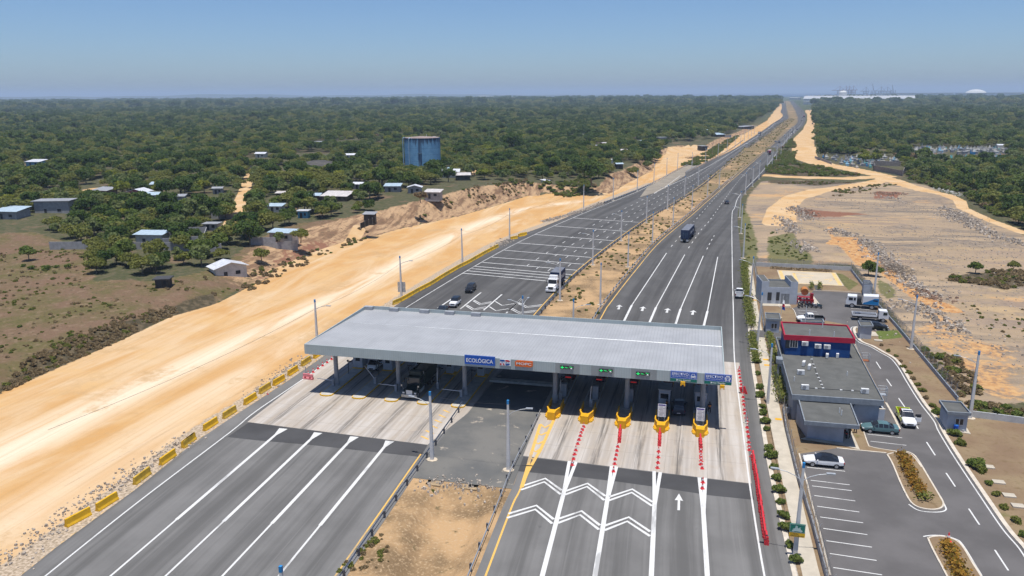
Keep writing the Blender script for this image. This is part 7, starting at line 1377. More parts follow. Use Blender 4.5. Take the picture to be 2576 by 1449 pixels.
H_('tin shed with a rusty corner, right of the white-roofed house', A2, 2010, 2160, 1012, 'r', 'd', 'mono', 2.8); H_('white gable below left of the blue tank', A2, 1312, 1412, 992, 'w', 'g', 'gable', 2.4); H_('long pale blue roof below the blue tank', A2, 1292, 1450, 1128, 'b', 'g', 'mono', 2.6); H_('grey gable-fronted house below the blue tank', A2, 1525, 1665, 1142, 'w', 'g', 'cross', 2.6); H_('rusty-roofed shack nearest the cut bank below the tank', A2, 1695, 1848, 1190, 'r', 'g', 'mono', 2.6)
H_('white roof in trees right of the bare grey tree', A2, 975, 1095, 1098, 'w', 'g', 'gable', 2.3); H_('pale blue roof left of the long rusty roof', A2, 500, 640, 1212, 'b', 'n', 'gable', 2.2); H_('long rusty tin roof above the dirt strip', A2, 655, 915, 1222, 'r', 'n', 'mono', 2.3); H_('small rusty roof at the left of the middle village', A2, 200, 288, 1190, 'r', 'n', 'mono', 2.2); H_('broken pale roof in the bushes left of the track', A2, 115, 260, 1332, 'b', 'w', 'mono', 2.4); H_('pale house half hidden in bushes near the dirt strip', A2, 420, 525, 1392, 'w', 'b', 'flat', 2.6); H_('slate-roofed shelter with black fence at the track corner', A2, 1082, 1190, 1425, 'g', 'd', 'mono', 2.6)
H_('white block house with dazzling tin roof beside the dirt strip', B1, 2170, 2495, 612, 'w', 'w', 'cross', 3.0, .62, -3); H_('blue-grey roofed house inside block walls', B1, 1360, 1640, 300, 'b', 'w', 'mono', 3.2, .5); H_('small tin roof above the block-walled yard', B1, 2045, 2190, 158, 'g', 'g', 'flat', 2.2); H_('blue-roofed house behind a grey wall near the track', B2, 130, 372, 262, 'b', 'w', 'mono', 2.8, .5); H_('grey shanty wall hidden in trees at the brown field', B1, 1560, 1705, 735, 'd', 'd', 'flat', 2.2)
H_('white-blue roof in the trees left of the lone dark clump', A3, 642, 735, 585, 'w', 'g', 'gable'); H_('pale roof above the dark clump', A3, 642, 752, 722, 'b', 'g', 'gable', 2.4); H_('tin house at the corner of the cut bank', A3, 1050, 1118, 895, 'b', 'd', 'gable', 3); H_('pale stone ruin beside the tin house', A3, 925, 1020, 838, 'w', 'w', 'flat', 2.2); H_('rusty shack above the tin house', A3, 1095, 1168, 742, 'r', 'n', 'mono'); H_('flat white house in the middle trees', A3, 1040, 1160, 466, 'w', 'w', 'flat', 3.4); H_('small sky-blue house near the far road', A3, 1600, 1670, 425, 'b', 'b', 'gable', 3.2)
H_('white house with flat roof above a long grey wall', A3, 1592, 1700, 490, 'w', 'w', 'flat', 3.6); H_('pale roof sliver left of the middle trees', A3, 440, 540, 528, 'b', 'g', 'flat', 2.4); H_('scattered white roof right of the middle trees', A3, 1295, 1378, 648, 'b', 'w', 'gable'); H_('blue-roofed roadside shack by the dirt strip', A3, 2060, 2145, 572, 'b', 'd', 'mono'); H_('pale shack left of the roadside shack', A3, 1975, 2042, 530, 'b', 'w', 'gable'); H_('open roadside shelter with thin roof near the far road', A3, 2325, 2440, 492, 'g', 'd', 'flat', 4)
H_('white-blue roof in far middle trees', A3, 430, 486, 420, 'w', 'w', 'gable'); H_('rusty roof right of centre in the trees', A3, 918, 968, 668, 'r', 'n', 'gable'); H_('pale hut beneath the rusty roof', A3, 820, 866, 692, 'w', 'w', 'flat'); H_('dark shack in the bushes on the bank', A3, 1862, 1912, 690, 'g', 'd', 'flat', 2.4); H_('white roof with a chimney-like butt near the bank', A3, 1455, 1486, 582, 'w', 'w', 'gable', 3.2); H_('grey two-storey house near the bank', A3, 1482, 1556, 634, 'g', 'g', 'flat', 5); H_('white scrap roof under the dark clump', A3, 335, 378, 1035, 'w', 'w', 'mono', 1.4)
H_('white hut deep in the right-hand trees', A4, 2340, 2376, 490, 'w', 'w', 'flat', 4); H_('long white roof in the right-hand trees', A4, 2085, 2230, 556, 'w', 'w', 'flat', 3.4); H_('orange-walled house far in the right-hand trees', A4, 2298, 2330, 352, 'o', 'n', 'flat', 5); H_('white-roofed chapel above the graveyard', A4, 2308, 2385, 705, 'w', 'w', 'gable', 4)
def wall(label, k, pts, h, m=None, th=.18):
    P = [GT(*k(*q)) for q in pts]; o = thing('wall', label, 'wall', P[0])
    for i, (a, b) in enumerate(zip(P[:-1], P[1:])):
        d = (b - a).to_2d(); c = (a + b) / 2 - P[0]; n = max(1, int(d.length / 14)); mb = MB()
        for j in range(n):
            t = (j + .5) / n; q = a + (b - a) * t; zz = hz(q.x, q.y); mb.box((q.x - P[0].x, q.y - P[0].y, zz - P[0].z + h / 2 - .4), (d.length / n + th * .5, th + .004 * i, h + .8), math.atan2(d.y, d.x))
        mb.build('wall', m or M_BLOCK, o)
wall('long grey block wall behind the brown field', B1, [(505, 350), (925, 345)], 2.2); wall('unplastered block walls of the roofless yard, back', B1, [(1640, 262), (1660, 215), (2085, 205), (2060, 300), (1640, 330)], 2.6, M_BLOCK); wall('front block wall round the roofless yard', B1, [(900, 400), (1160, 330), (1350, 345), (2080, 372), (2230, 370), (2215, 320)], 2.2); wall('grey block wall before the blue-roofed house near the track', B2, [(-60, 300), (200, 302), (415, 262)], 2.4); wall('pale block wall beside the village path', A1, [(2130, 1400), (2400, 1395)], 2.2); wall('low grey wall under the pink-walled house', A1, [(1268, 1240), (1440, 1245)], 2); wall('long grey wall below the white flat-roofed house', A3, [(1430, 515), (1740, 505)], 2.6); wall('grey wall at the roadside shacks', A3, [(2140, 575), (2205, 575)], 2.4)
wall('tall weathered wall round the corner of the graveyard', A4, [(1330, 868), (1060, 862), (1065, 912), (1200, 935), (1352, 968), (1385, 905)], 3.0, mat('weathered_grey_wall', (.23, .205, .19), .95, .2, 1.2, .1)); wall('dark low wall at the near edge of the graveyard', A4, [(470, 788), (540, 812), (640, 850)], 1.6, M_BLOCK)
o = thing('tarp_fence', 'black sheet fence at the bend of the village track', 'fence', GT(*B2(1050, 140))); b = GT(*B2(1205, 142)) - o.location; MB().box((b.x / 2, b.y / 2, .9), (b.to_2d().length, .08, 1.8), math.atan2(b.y, b.x)).build('sheet', M_BLACK, o); m = MB()
for t in (0, .3, .55, .8, 1): m.tube((b.x * t, b.y * t, 0), (b.x * t, b.y * t, 2.1), .06, n=5)
m.build('stakes', WALLC['w'], o)
# blue tank
g = NG('stained_blue_tank'); sx = g.new('ShaderNodeTexCoord'); sp_ = g.new('ShaderNodeSeparateXYZ'); g.link(sx.outputs['Object'], sp_.inputs[0]); zz = sp_.outputs[2]; an = g.math('ARCTAN2', sp_.outputs[1], sp_.outputs[0]); cv = g.new('ShaderNodeCombineXYZ'); g.link(g.math('MULTIPLY', an, 9.0), cv.inputs[0]); g.link(g.math('MULTIPLY', zz, .07), cv.inputs[1]); sn = g.noise(1.0, 5, .7, cv.outputs[0]); n2 = g.noise(.35, 5, .6, sx.outputs['Object'])
c = g.mix(g.step(n2, .35, .65), (.115, .27, .44), (.155, .33, .50)); run = g.step(g.math('ADD', sn, g.math('MULTIPLY', g.math('SUBTRACT', zz, 12.5), .045)), .56, .68); c = g.mix(g.math('MULTIPLY', run, .88), c, (.018, .035, .075))
sl = g.math('MULTIPLY', g.step(g.math('ABSOLUTE', g.math('ADD', an, 1.36)), .11, .085), .82); c = g.mix(g.math('MULTIPLY', sl, g.step(sn, .25, .5)), c, (.025, .05, .095)); hl = g.step(g.math('ABSOLUTE', g.math('SUBTRACT', g.math('FRACT', g.math('DIVIDE', zz, 3.4)), .5)), .022, .008); c = g.mix(g.math('MULTIPLY', hl, .6), c, (.03, .06, .11)); g.col(c); g.fin(.7, .25)
tb = GT(*A2(1625, 905)); tr_, tl_ = GT(*A2(1800, 870)), GT(*A2(1446, 870)); rad_ = (tr_ - tl_).length / 2 * .985; o = thing('water_tank', 'tall round blue water tank streaked with black stains', 'water tank', (tb.x, tb.y + rad_ * .9, tb.z - .5)); zt_ = 17.3
MB().lathe([(rad_, 0), (rad_, zt_ - .1), (rad_ + .15, zt_ - .1), (rad_ + .15, zt_)], n=48).build('tank_wall', g.m, o); MB().lathe([(rad_ - .1, zt_ - .02), (.3, zt_ + .75), (.05, zt_ + .76)], n=40).build('tank_roof', mat('grimy_tank_roof', (.27, .21, .19), .9, .15, .3, .15, dirt=(.06, .07, .09)), o)
for a in (-1.98, -2.75): MB().pipe([(rad_ * .97 * math.cos(a), rad_ * .97 * math.sin(a), zt_ + .2), ((rad_ + .7) * math.cos(a), (rad_ + .7) * math.sin(a), zt_ - .4), ((rad_ + .7) * math.cos(a), (rad_ + .7) * math.sin(a), 1)], .28, 8).build('overflow_pipe', mat('pale_blue_pipe', (.24, .36, .47), .6, .1), o)
MB().tube((2.6, 0, zt_ + .4), (2.6, 0, zt_ + 1.8), .1, n=6).build('vent', M_WHITEM, o); MB().box((rad_ * math.cos(-1.36) * 1.0, rad_ * math.sin(-1.36) - .3, 9.4), (2.2, .8, .5)).build('ladder_hood', mat('grimy_blue', (.07, .13, .19), .8, .2), o)
# dark dome reservoir
db = GT(*A2(560, 925)); W_ = (GT(*A2(760, 925)) - GT(*A2(372, 925))).length / 2; o = thing('reservoir_dome', 'low dark concrete dome of an old reservoir among the trees', 'reservoir', (db.x, db.y + W_ * .8, db.z)); MB().lathe([(W_, -1), (W_, 2.2), (W_ * 1.03, 2.2), (W_ * 1.03, 2.6)], n=40).build('wall', WALLC['g'], o); MB().lathe([(W_ * 1.03, 2.6), (W_ * .85, 3.7), (W_ * .6, 4.7), (W_ * .3, 5.3), (.3, 5.5)], n=40).build('dome', mat('blackened_dome', (.085, .080, .075), .9, .25, .25, .12, dirt=(.13, .11, .09)), o)
# graveyard tombs
TC = [('grey', M_BLOCK), ('white', WALLC['w']), ('pale turquoise', mat('turquoise_wash', (.20, .46, .44), .8, .1)), ('light blue', mat('light_blue_wash', (.28, .48, .60), .8, .1)), ('dull concrete', M_CONC), ('strong blue', mat('strong_blue_wash', (.05, .24, .48), .8, .1))]
tomb = []
for nm, mm_ in TC:
    o = thing('tomb', nm, 'tomb'); MB().box((0, 0, .55), (1.5, 2.4, 1.1)).box((0, 0, 1.15), (1.7, 2.6, .12)).build('vault', mm_, o); MB().box((0, 1.1, 1.7), (.9, .2, 1.1)).box((0, 1.1, 2.4), (.14, .14, .6)).box((0, 1.1, 2.45), (.5, .12, .12)).build('headstone', mm_, o); tomb.append([o, False])
r = random.Random(5)
for yard, poly, n in (('far', px(A4, (1440, 700), (2400, 700), (2440, 790), (2360, 832), (1650, 822), (1450, 755)), 185), ('near', px(A4, (520, 772), (1300, 785), (1310, 845), (1070, 850), (1040, 895), (900, 890), (640, 830)), 75)):
    Q = np.array([p[:2] for p in gp(poly)]); lo, hi = Q.min(0), Q.max(0); cnt = 0
    while cnt < n:
        p = np.array([[r.uniform(lo[0], hi[0]), r.uniform(lo[1], hi[1])]])
        if not inside(p, Q)[0]: continue
        i = r.choices(range(6), (7, 6, 1.5, 1.6, 5, .8))[0]; lab = f'{TC[i][0]} tomb in the {yard} part of the graveyard'; gr = f'{TC[i][0]} tombs in the {yard} part of the graveyard'; s = r.uniform(.7, 1.35) if yard == 'near' else r.uniform(.9, 1.7); loc = (p[0, 0], p[0, 1], hz(*p[0]))
        if not tomb[i][1]: o = tomb[i][0]; tomb[i][1] = True; o.location = loc; o.scale = (s, s, s); o['label'] = lab; o['group'] = gr
        else: dup(tomb[i][0], loc, r.choice((0, 0, 1.57, .2)), lab, s, gr)
        cnt += 1
# ================================================================ planting the trees
HA = np.array(HOUSES); hd_v = np.hypot(HA[:, 0], HA[:, 1])
def free_of_houses(P, grow=1.0):
    k = np.ones(len(P), bool)
    for (x, y, r_), d in zip(HA, hd_v):
        ux, uy = x / d, y / d; dx, dy = P[:, 0] - x, P[:, 1] - y; al = dx * ux + dy * uy; ac = dx * -uy + dy * ux
        lim = min(34, 8 + d * .04); k &= ~((np.abs(ac) < r_ + 2.0) & (al > -r_ - lim) & (al < r_ + 1.5))
    for o, wd in ((bpy.data.objects['water_tank'], 12.5), (bpy.data.objects['reservoir_dome'], 22)):
        x, y = o.location.x, o.location.y; d = math.hypot(x, y); dx, dy = P[:, 0] - x, P[:, 1] - y; al = dx * x / d + dy * y / d; ac = dx * -y / d + dy * x / d; k &= ~((np.abs(ac) < wd) & (al > -wd - 20) & (al < wd))
    return k
PTS = []
for poly, sd_ in ((FP1, 0), (FP2, 50)):
    for lo, hi, s, sc0 in ((60, 330, 5.4, .74), (330, 700, 7.0, .86), (700, 1300, 9.5, 1.12), (1300, 2600, 15.0, 1.65), (2600, 6200, 32.0, 3.0)):
        P = band_points(lo, hi, s, 3 + int(lo) + sd_, poly)
        if lo < 1300: P = P[free_of_houses(P)]
        r_ = np.random.default_rng(int(lo) + 9 + sd_); nz = vnoise(P[:, 0], P[:, 1], 38, 9) * .6 + vnoise(P[:, 0], P[:, 1], 13, 4) * .4; keep = nz > (.25 if lo < 330 else .24 if lo < 1300 else .12); P, nz = P[keep], nz[keep]
        n2_ = vnoise(P[:, 0], P[:, 1], 70, 21); u = r_.uniform(0, 1, len(P)) * .75 + n2_ * .25; kd = np.select([u < .26, u < .42, u < .66, u < .84, u < .94], [0, 1, 2, 3, 4], 5)
        sc = sc0 * r_.uniform(.72, 1.32, len(P)) * np.where(kd == 1, 1.12, 1) * (.8 + .5 * nz); PTS.append(np.column_stack([P, sc, kd, np.full(len(P), sd_)]))
T = np.concatenate(PTS); dist = np.hypot(T[:, 0], T[:, 1]); zt = hgt(T[:, 0], T[:, 1])
# which of them lie in the picture
cz, sz_ = math.cos(YAW), math.sin(YAW); U = T[:, 0] * cz + T[:, 1] * sz_; V_ = -T[:, 0] * sz_ + T[:, 1] * cz
inv = np.abs(U / np.maximum(V_, 1)) < .66
score = np.where(inv, T[:, 2] / dist, 0); order = np.argsort(-score); solo = set(order[:262].tolist())
PLACES = [('beside the brown field', lambda p: p[0] < G(560, 700).x and p[1] < G(300, 560).y + 20), ('around the village path', lambda p: p[0] < G(640, 500).x), ('around the dark reservoir dome', lambda p: p[0] < G(960, 450).x), ('below the blue tank', lambda p: p[0] < G(1200, 450).x), ('along the cut bank', lambda p: True)]
far_m = {}
for i in solo:
    x, y, s, kd, sdv = T[i]; kd = int(kd); q = 'in the thicket right of the quarry' if sdv else next(n for n, f in PLACES if f((x, y)))
    plant(PROTO[kd], (x, y, zt[i] - .1), s, f'{KINDS[kd][0]} tree {q}', f'{KINDS[kd][0]} trees {q}')
def scatter(name, label, idx, srcs, XY, SC_, KD, Z):
    me = bpy.data.meshes.new(name); n = len(idx); me.vertices.add(n); me.vertices.foreach_set('co', np.column_stack([XY[idx], Z[idx]]).astype(np.float32).ravel())
    for nm, tp, v in (('sc', 'FLOAT', SC_[idx]), ('rz', 'FLOAT', np.random.default_rng(1).uniform(0, 6.28, n))): at = me.attributes.new(nm, tp, 'POINT'); at.data.foreach_set('value', v.astype(np.float32))
    at = me.attributes.new('kd', 'INT', 'POINT'); at.data.foreach_set('value', KD[idx].astype(np.int32)); me.update(); o = bpy.data.objects.new(name, me); COL.objects.link(o); tag(o, label, kind='stuff')
    gt = bpy.data.node_groups.new(name, 'GeometryNodeTree'); gt.interface.new_socket('Geometry', in_out='INPUT', socket_type='NodeSocketGeometry'); gt.interface.new_socket('Geometry', in_out='OUTPUT', socket_type='NodeSocketGeometry'); N, Lk = gt.nodes, gt.links; gi, go = N.new('NodeGroupInput'), N.new('NodeGroupOutput'); ip = N.new('GeometryNodeInstanceOnPoints'); jn = N.new('GeometryNodeGeometryToInstance')
    for sobj in srcs[::-1]:
        oi = N.new('GeometryNodeObjectInfo'); oi.inputs['Object'].default_value = sobj; oi.transform_space = 'ORIGINAL'; Lk.new(oi.outputs['Geometry'], jn.inputs[0])
    def na(nm, tp): a = N.new('GeometryNodeInputNamedAttribute'); a.data_type = tp; a.inputs[0].default_value = nm; return a.outputs[0]
    cb = N.new('ShaderNodeCombineXYZ'); Lk.new(na('rz', 'FLOAT'), cb.inputs[2]); ip.inputs['Pick Instance'].default_value = True
    Lk.new(gi.outputs[0], ip.inputs['Points']); Lk.new(jn.outputs[0], ip.inputs['Instance']); Lk.new(na('kd', 'INT'), ip.inputs['Instance Index']); Lk.new(cb.outputs[0], ip.inputs['Rotation']); Lk.new(na('sc', 'FLOAT'), ip.inputs['Scale']); Lk.new(ip.outputs[0], go.inputs[0]); md = o.modifiers.new('scatter', 'NODES'); md.node_group = gt; return o
rest = np.array([i for i in range(len(T)) if i not in solo]); rl, rr = rest[T[rest, 4] == 0], rest[T[rest, 4] > 0]
srcs = [p[1] for p in PROTO]
scatter('forest', 'dense low green woodland filling the land left of the road to the horizon', rl, srcs, T[:, :2], T[:, 2], T[:, 3], zt - .3); scatter('forest', 'dense low green woodland right of the road to the horizon', rr, srcs, T[:, :2], T[:, 2], T[:, 3], zt - .3)
# scrub and weeds
def scrub(pts_polys, sp, seed, w, lim=None):
    out = []
    for poly in pts_polys:
        Q = np.array([G(*p)[:2] for p in poly]); lo, hi = Q.min(0), Q.max(0); r_ = np.random.default_rng(seed); n = int((hi - lo).prod() / sp ** 2); P = np.column_stack([r_.uniform(lo[0], hi[0], n), r_.uniform(lo[1], hi[1], n)]); P = P[inside(P, Q)]; P = P[vnoise(P[:, 0], P[:, 1], 7, seed) > .34]; out.append(P)
    P = np.concatenate(out); r_ = np.random.default_rng(seed + 1); return P, r_.choice(3, len(P), p=w)
S_ = [scrub([px(A4, (-20, 850), (240, 780), (300, 850), (560, 880), (920, 962), (480, 968), (-20, 940)), px(A4, (60, 800), (230, 590), (270, 640), (290, 740), (240, 790))], 1.9, 31, (.5, .35, .15)) + (.85,),
      scrub([px(A4, (1390, 890), (1680, 880), (2050, 900), (2576, 880), (2900, 1400), (2576, 1440), (2280, 1360), (2180, 1280), (2000, 1180), (1900, 1130), (1650, 1080), (1430, 1010))], 2.0, 32, (.42, .43, .15)) + (1.15,),
      scrub([[(-60, 1005), (130, 895), (300, 825), (440, 775), (545, 742), (548, 762), (430, 797), (300, 858), (130, 932), (-60, 1018)]], .75, 33, (.0, .1, .9)) + (.38,),
      scrub([[(-150, 660), (230, 660), (240, 740), (400, 738), (545, 715), (430, 790), (0, 980), (-150, 990)]], 2.3, 34, (.04, .36, .60)) + (.28,),
      scrub([px(B4, (1740, 650), (2000, 600), (2300, 570), (2700, 560), (2700, 720), (2380, 750), (2050, 700))], 1.3, 35, (.03, .17, .8)) + (.55,),
      scrub([px(A3, (1690, 870), (1830, 800), (2000, 700), (2140, 620), (2250, 570), (2290, 560), (2200, 640), (2080, 740), (1900, 860)), px(A3, (-30, 1160), (280, 1140), (760, 1070), (840, 1130), (560, 1185), (0, 1110))], 2.0, 36, (.5, .4, .1)) + (.8,),
      scrub([[(560, 740), (640, 690), (780, 640), (900, 595), (925, 575), (925, 600), (800, 655), (640, 730)], [(950, 590), (1120, 535), (1250, 492), (1330, 476), (1325, 490), (1180, 530), (1000, 575)]], 1.7, 37, (.05, .2, .75)) + (.45,),
      scrub([px(B4, (0, 200), (200, 160), (420, 430), (440, 500), (0, 490)), [(1864, 520), (1885, 545), (1905, 640), (1882, 655)]], 2.4, 38, (.5, .4, .1)) + (.30,),
      scrub([[(1350, 785), (1430, 703), (1550, 606), (1690, 516), (1720, 545), (1660, 600), (1590, 680), (1510, 790)]], 2.6, 39, (.2, .5, .3)) + (.28,), scrub([[(840, 1449), (985, 1280), (1080, 1215), (1100, 1225), (1060, 1300), (950, 1449)]], .9, 40, (.05, .35, .6)) + (.22,),
      scrub([[(1690, 515), (1800, 430), (1935, 325), (1985, 296), (2000, 300), (1930, 370), (1800, 480), (1730, 535)]], 3.6, 41, (.1, .5, .4)) + (.35,), scrub([px(C4, (1560, 260), (1900, 330), (2100, 560), (2120, 800), (2560, 850), (2576, 960), (2080, 900), (1900, 700), (1700, 480))], 1.2, 42, (.1, .3, .6)) + (.5,),
      scrub([px(B4, (1900, 900), (2576, 880), (2700, 1449), (2300, 1400), (2000, 1100))], 2.6, 43, (.1, .5, .4)) + (.26,), scrub([px(A4, (0, 1010), (950, 1035), (500, 1060), (0, 1045)), px(A4, (560, 1130), (1180, 1050), (1330, 1050), (1060, 1110), (700, 1180))], 2.2, 44, (.05, .45, .5)) + (.42,)]
XY = np.concatenate([s[0] for s in S_]); KD = np.concatenate([s[1] for s in S_]); r_ = np.random.default_rng(77); SCL = np.concatenate([np.full(len(s[0]), s[2]) for s in S_]) * r_.uniform(.55, 1.4, len(XY)); ZS = hgt(XY[:, 0], XY[:, 1]) - .1
scatter('undergrowth', 'green and dry brown scrub on the verges, banks and waste ground', np.arange(len(XY)), [b[1] for b in BUSH], XY, SCL, KD, ZS)
# single bushes and trees that can be picked out
for i, (k, q, s, kd, lab) in enumerate([(B4, (1010, 610), .62, 0, 'leafy green tree outside the long compound wall, left of a pair'), (B4, (1085, 620), .55, 0, 'leafy green tree outside the long compound wall, right of a pair'), (B4, (2085, 590), .55, 0, 'small round-topped tree alone in the quarry'), (B4, (2465, 560), .42, 2, 'thin flat-topped little tree at the right of the quarry'), (A4, (560, 805), 1.5, 1, 'wide dark tree at the near left corner of the graveyard'), (A4, (965, 848), 1.35, 4, 'bright tree with a visible trunk standing in the graveyard'), (A4, (1085, 848), 1.25, 4, 'second bright tree in the graveyard, beside the wall corner'), (A4, (1335, 780), 1.5, 1, 'dark dense tree between the two parts of the graveyard'), (A4, (1560, 830), 1.7, 0, 'big green tree in front of the far graveyard'),
                                           (B1, (2520, 300), 1.15, 1, 'glossy dark tree beside the village path'), (A3, (800, 1050), 1.9, 1, 'very dark wide clump of trees on top of the cut bank'), (A3, (20, 740), 2.3, 1, 'huge dark tree right of the blue tank'), (A2, (1480, 870), .95, 1, 'pointed dark tree against the left of the blue tank'), (A2, (1560, 890), .6, 3, 'slim tree against the middle of the blue tank'), (A2, (1710, 880), .65, 3, 'slim tree against the right of the blue tank'), (A2, (175, 1040), .85, 5, 'bare grey tree left of the reservoir dome'), (A2, (1655, 1225), .9, 5, 'bare branching tree on the edge of the cut bank'), (B2, (235, 290), .62, 3, 'young tree before the grey wall near the track'), (B2, (450, 270), .72, 2, 'olive tree at the right of the grey wall'), (B2, (60, 470), .62, 2, 'round olive tree right of the white block house'), (B1, (290, 460), .7, 0, 'slender dark tree on bare ground above the brown field')]):
    p = GT(*k(*q)); o = plant(PROTO[kd], (p.x, p.y, p.z - .1), s, lab)
for i, (q, s) in enumerate([((240, 520), .55), ((315, 545), .85), ((470, 550), 1.05), ((572, 530), .6), ((685, 535), .85), ((825, 430), .6)]): p = GT(*B1(*q)); plant(BUSH[0], p, s * .8, f'round green bush behind the brown field, {ORD[i]} of the row from the left', 'round green bushes at the back of the brown field')
# palms
M_PALM = leafmat('palm_fronds', (.06, .09, .02), (.09, .11, .03), (.2, .17, .04))
def palm(label, p, h):
    o = thing('palm_tree', label, 'palm', p); m = MB(); m.tube((0, 0, -.3), (.3, 0, h), .22, .14, 7); m.build('trunk', M_BARK, o); m = MB()
    for i in range(16):
        a = i * 2.4; up_ = .5 + .5 * ((i * 7) % 5) / 4; L = []
        for t in range(5): d = t / 4 * 3.6; L.append((.3 + math.cos(a) * d, math.sin(a) * d, h + up_ * d * .8 - .22 * d * d))
        for j in range(4):
            w0, w1 = (.5, .6, .5, .35)[j], (.6, .5, .35, .05)[j]; n = Vector((-math.sin(a), math.cos(a), 0)); P, Q = Vector(L[j]), Vector(L[j + 1]); m.quad([P - n * w0 - Vector((0, 0, .2)), P, Q, Q - n * w1 - Vector((0, 0, .2))]); m.quad([P, P + n * w0 - Vector((0, 0, .2)), Q + n * w1 - Vector((0, 0, .2)), Q])
    m.build('fronds', M_PALM, o)
for k, q, h, lab in ((A4, (1275, 590), 13, 'tall palm rising from the right-hand trees'), (A4, (1600, 640), 9, 'golden-fronded palm in the right-hand trees'), (A4, (1460, 500), 14, 'slender palm farther back in the right-hand trees'), (A4, (2290, 680), 10, 'palm above the graveyard chapel'), (A2, (1410, 640), 10, 'palm left of the top of the blue tank'), (A3, (2380 - 2048 + 50, 870), 8, 'palm with drooping fronds on the cut bank')): palm(lab, GT(*k(*q)), h)
# hedges and shrubs of the compound
def hedge(label, pts, w, h, m, dens=40, name='hedge', size=.17):
    c = [G(*q, .1).to_2d() for q in pts]; c = resample(c, .5); r_ = np.random.default_rng(len(label)); o = thing(name, label, 'hedge', (c[0].x, c[0].y, .1)); Vs, Ts = [], []; n = int(length(c) * dens); st = np.array([(p.x - c[0].x, p.y - c[0].y) for p in c]); k = r_.integers(0, len(st), n); P = np.column_stack([st[k], np.zeros(n)]) + np.column_stack([r_.normal(size=(n, 2)) * w * .36, r_.uniform(.05, 1, n) ** .6 * h]); lump = vnoise(P[:, 0] + 50, P[:, 1], .9, 3); P[:, 2] *= .55 + .6 * lump
    nr = r_.normal(size=(n, 3)) + [0, 0, .8]; nr /= np.linalg.norm(nr, axis=1)[:, None]; t = np.cross(nr, r_.normal(size=(n, 3))); t /= np.linalg.norm(t, axis=1)[:, None]; b = np.cross(nr, t); s = (size * r_.uniform(.6, 1.3, n))[:, None]; V = np.stack([P - t * s, P - b * s * .7, P + t * s, P + b * s * .7], 1).reshape(-1, 3); f = bpy.data.objects.new('foliage', leafmesh('foliage', V, np.repeat(r_.uniform(0, 1, n), 4), m)); COL.objects.link(f); f.parent = o; return o
M_SHRUB = leafmat('shrub_leaves', (.085, .12, .03), (.115, .145, .04), (.2, .19, .07))
hedge('leafy hedge between kerb and pavement, far stretch', px(E4, (245, 180), (262, 400), (290, 700), (345, 1015)), 1.3, 1.5, M_SHRUB, 110); hedge('leafy hedge between kerb and pavement just before the driveway crossing', px(E4, (350, 1110), (362, 1220), (375, 1330), (398, 1449)), 1.2, 1.2, M_SHRUB, 90); hedge('tall hedge between pavement fence and the long office', px(C4, (78, 470), (110, 640), (150, 800)), 1.2, 1.6, M_SHRUB, 110); hedge('narrow hedge left of the blue storey', px(C4, (10, 120), (40, 240), (60, 400)), 1.0, 1.4, M_SHRUB, 90)
hedge('orange and brown croton row on the car park island', px(D4, (1335, 235), (1390, 330), (1450, 480), (1520, 600), (1560, 660)), 1.1, .75, M_LEAF[6], 130); hedge('green croton clump at the near end of the car park island', px(D4, (1560, 660), (1590, 690)), 1.3, .9, M_SHRUB, 260); hedge('orange and brown croton row on the second planted island', px(D4, (1790, 1135), (1840, 1260), (1900, 1400), (1960, 1530)), 1.1, .7, M_LEAF[6], 130); hedge('dry low hedge under the far wall of the compound', px(E4, (600, 235), (1000, 260), (1370, 275)), .9, .6, M_LEAF[5], 60)
for i, q in enumerate(px(C3, (2412, 160), (2435, 250), (2455, 380), (2475, 500), (2495, 640), (2500, 720), (2520, 830), (2530, 900), (2545, 985), (2560, 1060)) + px(D4, (10, 180), (35, 260), (60, 370), (85, 480), (105, 600), (130, 720), (155, 860), (180, 980), (215, 1150), (275, 1310))): plant(BUSH[0], G(*q, .1), .40 + .10 * ((i * 7) % 3), f'small leafy shrub in the kerbside strip, {ORD[i]} from the driveway', 'kerbside shrubs')
for i, (q, s) in enumerate([((1140, 210), .3), ((1210, 268), .3), ((1285, 318), .3), ((1335, 372), .3), ((1362, 430), .38), ((1415, 488), .38), ((1455, 550), .4), ((1508, 612), .36), ((1548, 668), .45), ((1590, 742), .4), ((1652, 822), .4), ((1712, 898), .62), ((1872, 1110), .66), ((1935, 1205), .5)]): plant(BUSH[1 if i % 3 else 2] if i < 11 or i == 13 else BUSH[0], G(*C4(*q)), s, f'bush on the lawn strip beside the drive, {ORD[i]} from the back', 'bushes beside the drive')
for i, (q, s, b) in enumerate([((2090, 360), .85, 0), ((2140, 400), .5, 1), ((2220, 530), .38, 0), ((2300, 640), .36, 1), ((2375, 770), .38, 1), ((2490, 905), .42, 1), ((2570, 1050), .36, 0), ((965, 110), .5, 0)]):
    p = G(*(D4(*q) if i < 7 else C4(965, 115))); plant(BUSH[b], p, s, ['largest feathery bush on the dry lawn by the drive', 'bush touching the largest feathery bush', 'straggly bush beside the farthest pale slab', 'straggly bush beside the middle pale slab', 'low bush beside the nearest pale slab', 'low bush at the right edge of the dry lawn', 'small bush by the drive in the right corner of the picture', 'little bush in front of the pump house'][i])
for i, q in enumerate(px(E4, (1110, 510), (1215, 512))): hedge(['left', 'right'][i] + ' clipped shrub at the path to the cream court', [q, (q[0], q[1] - 9)], .8, 1.3, M_SHRUB, 60, 'shrub')
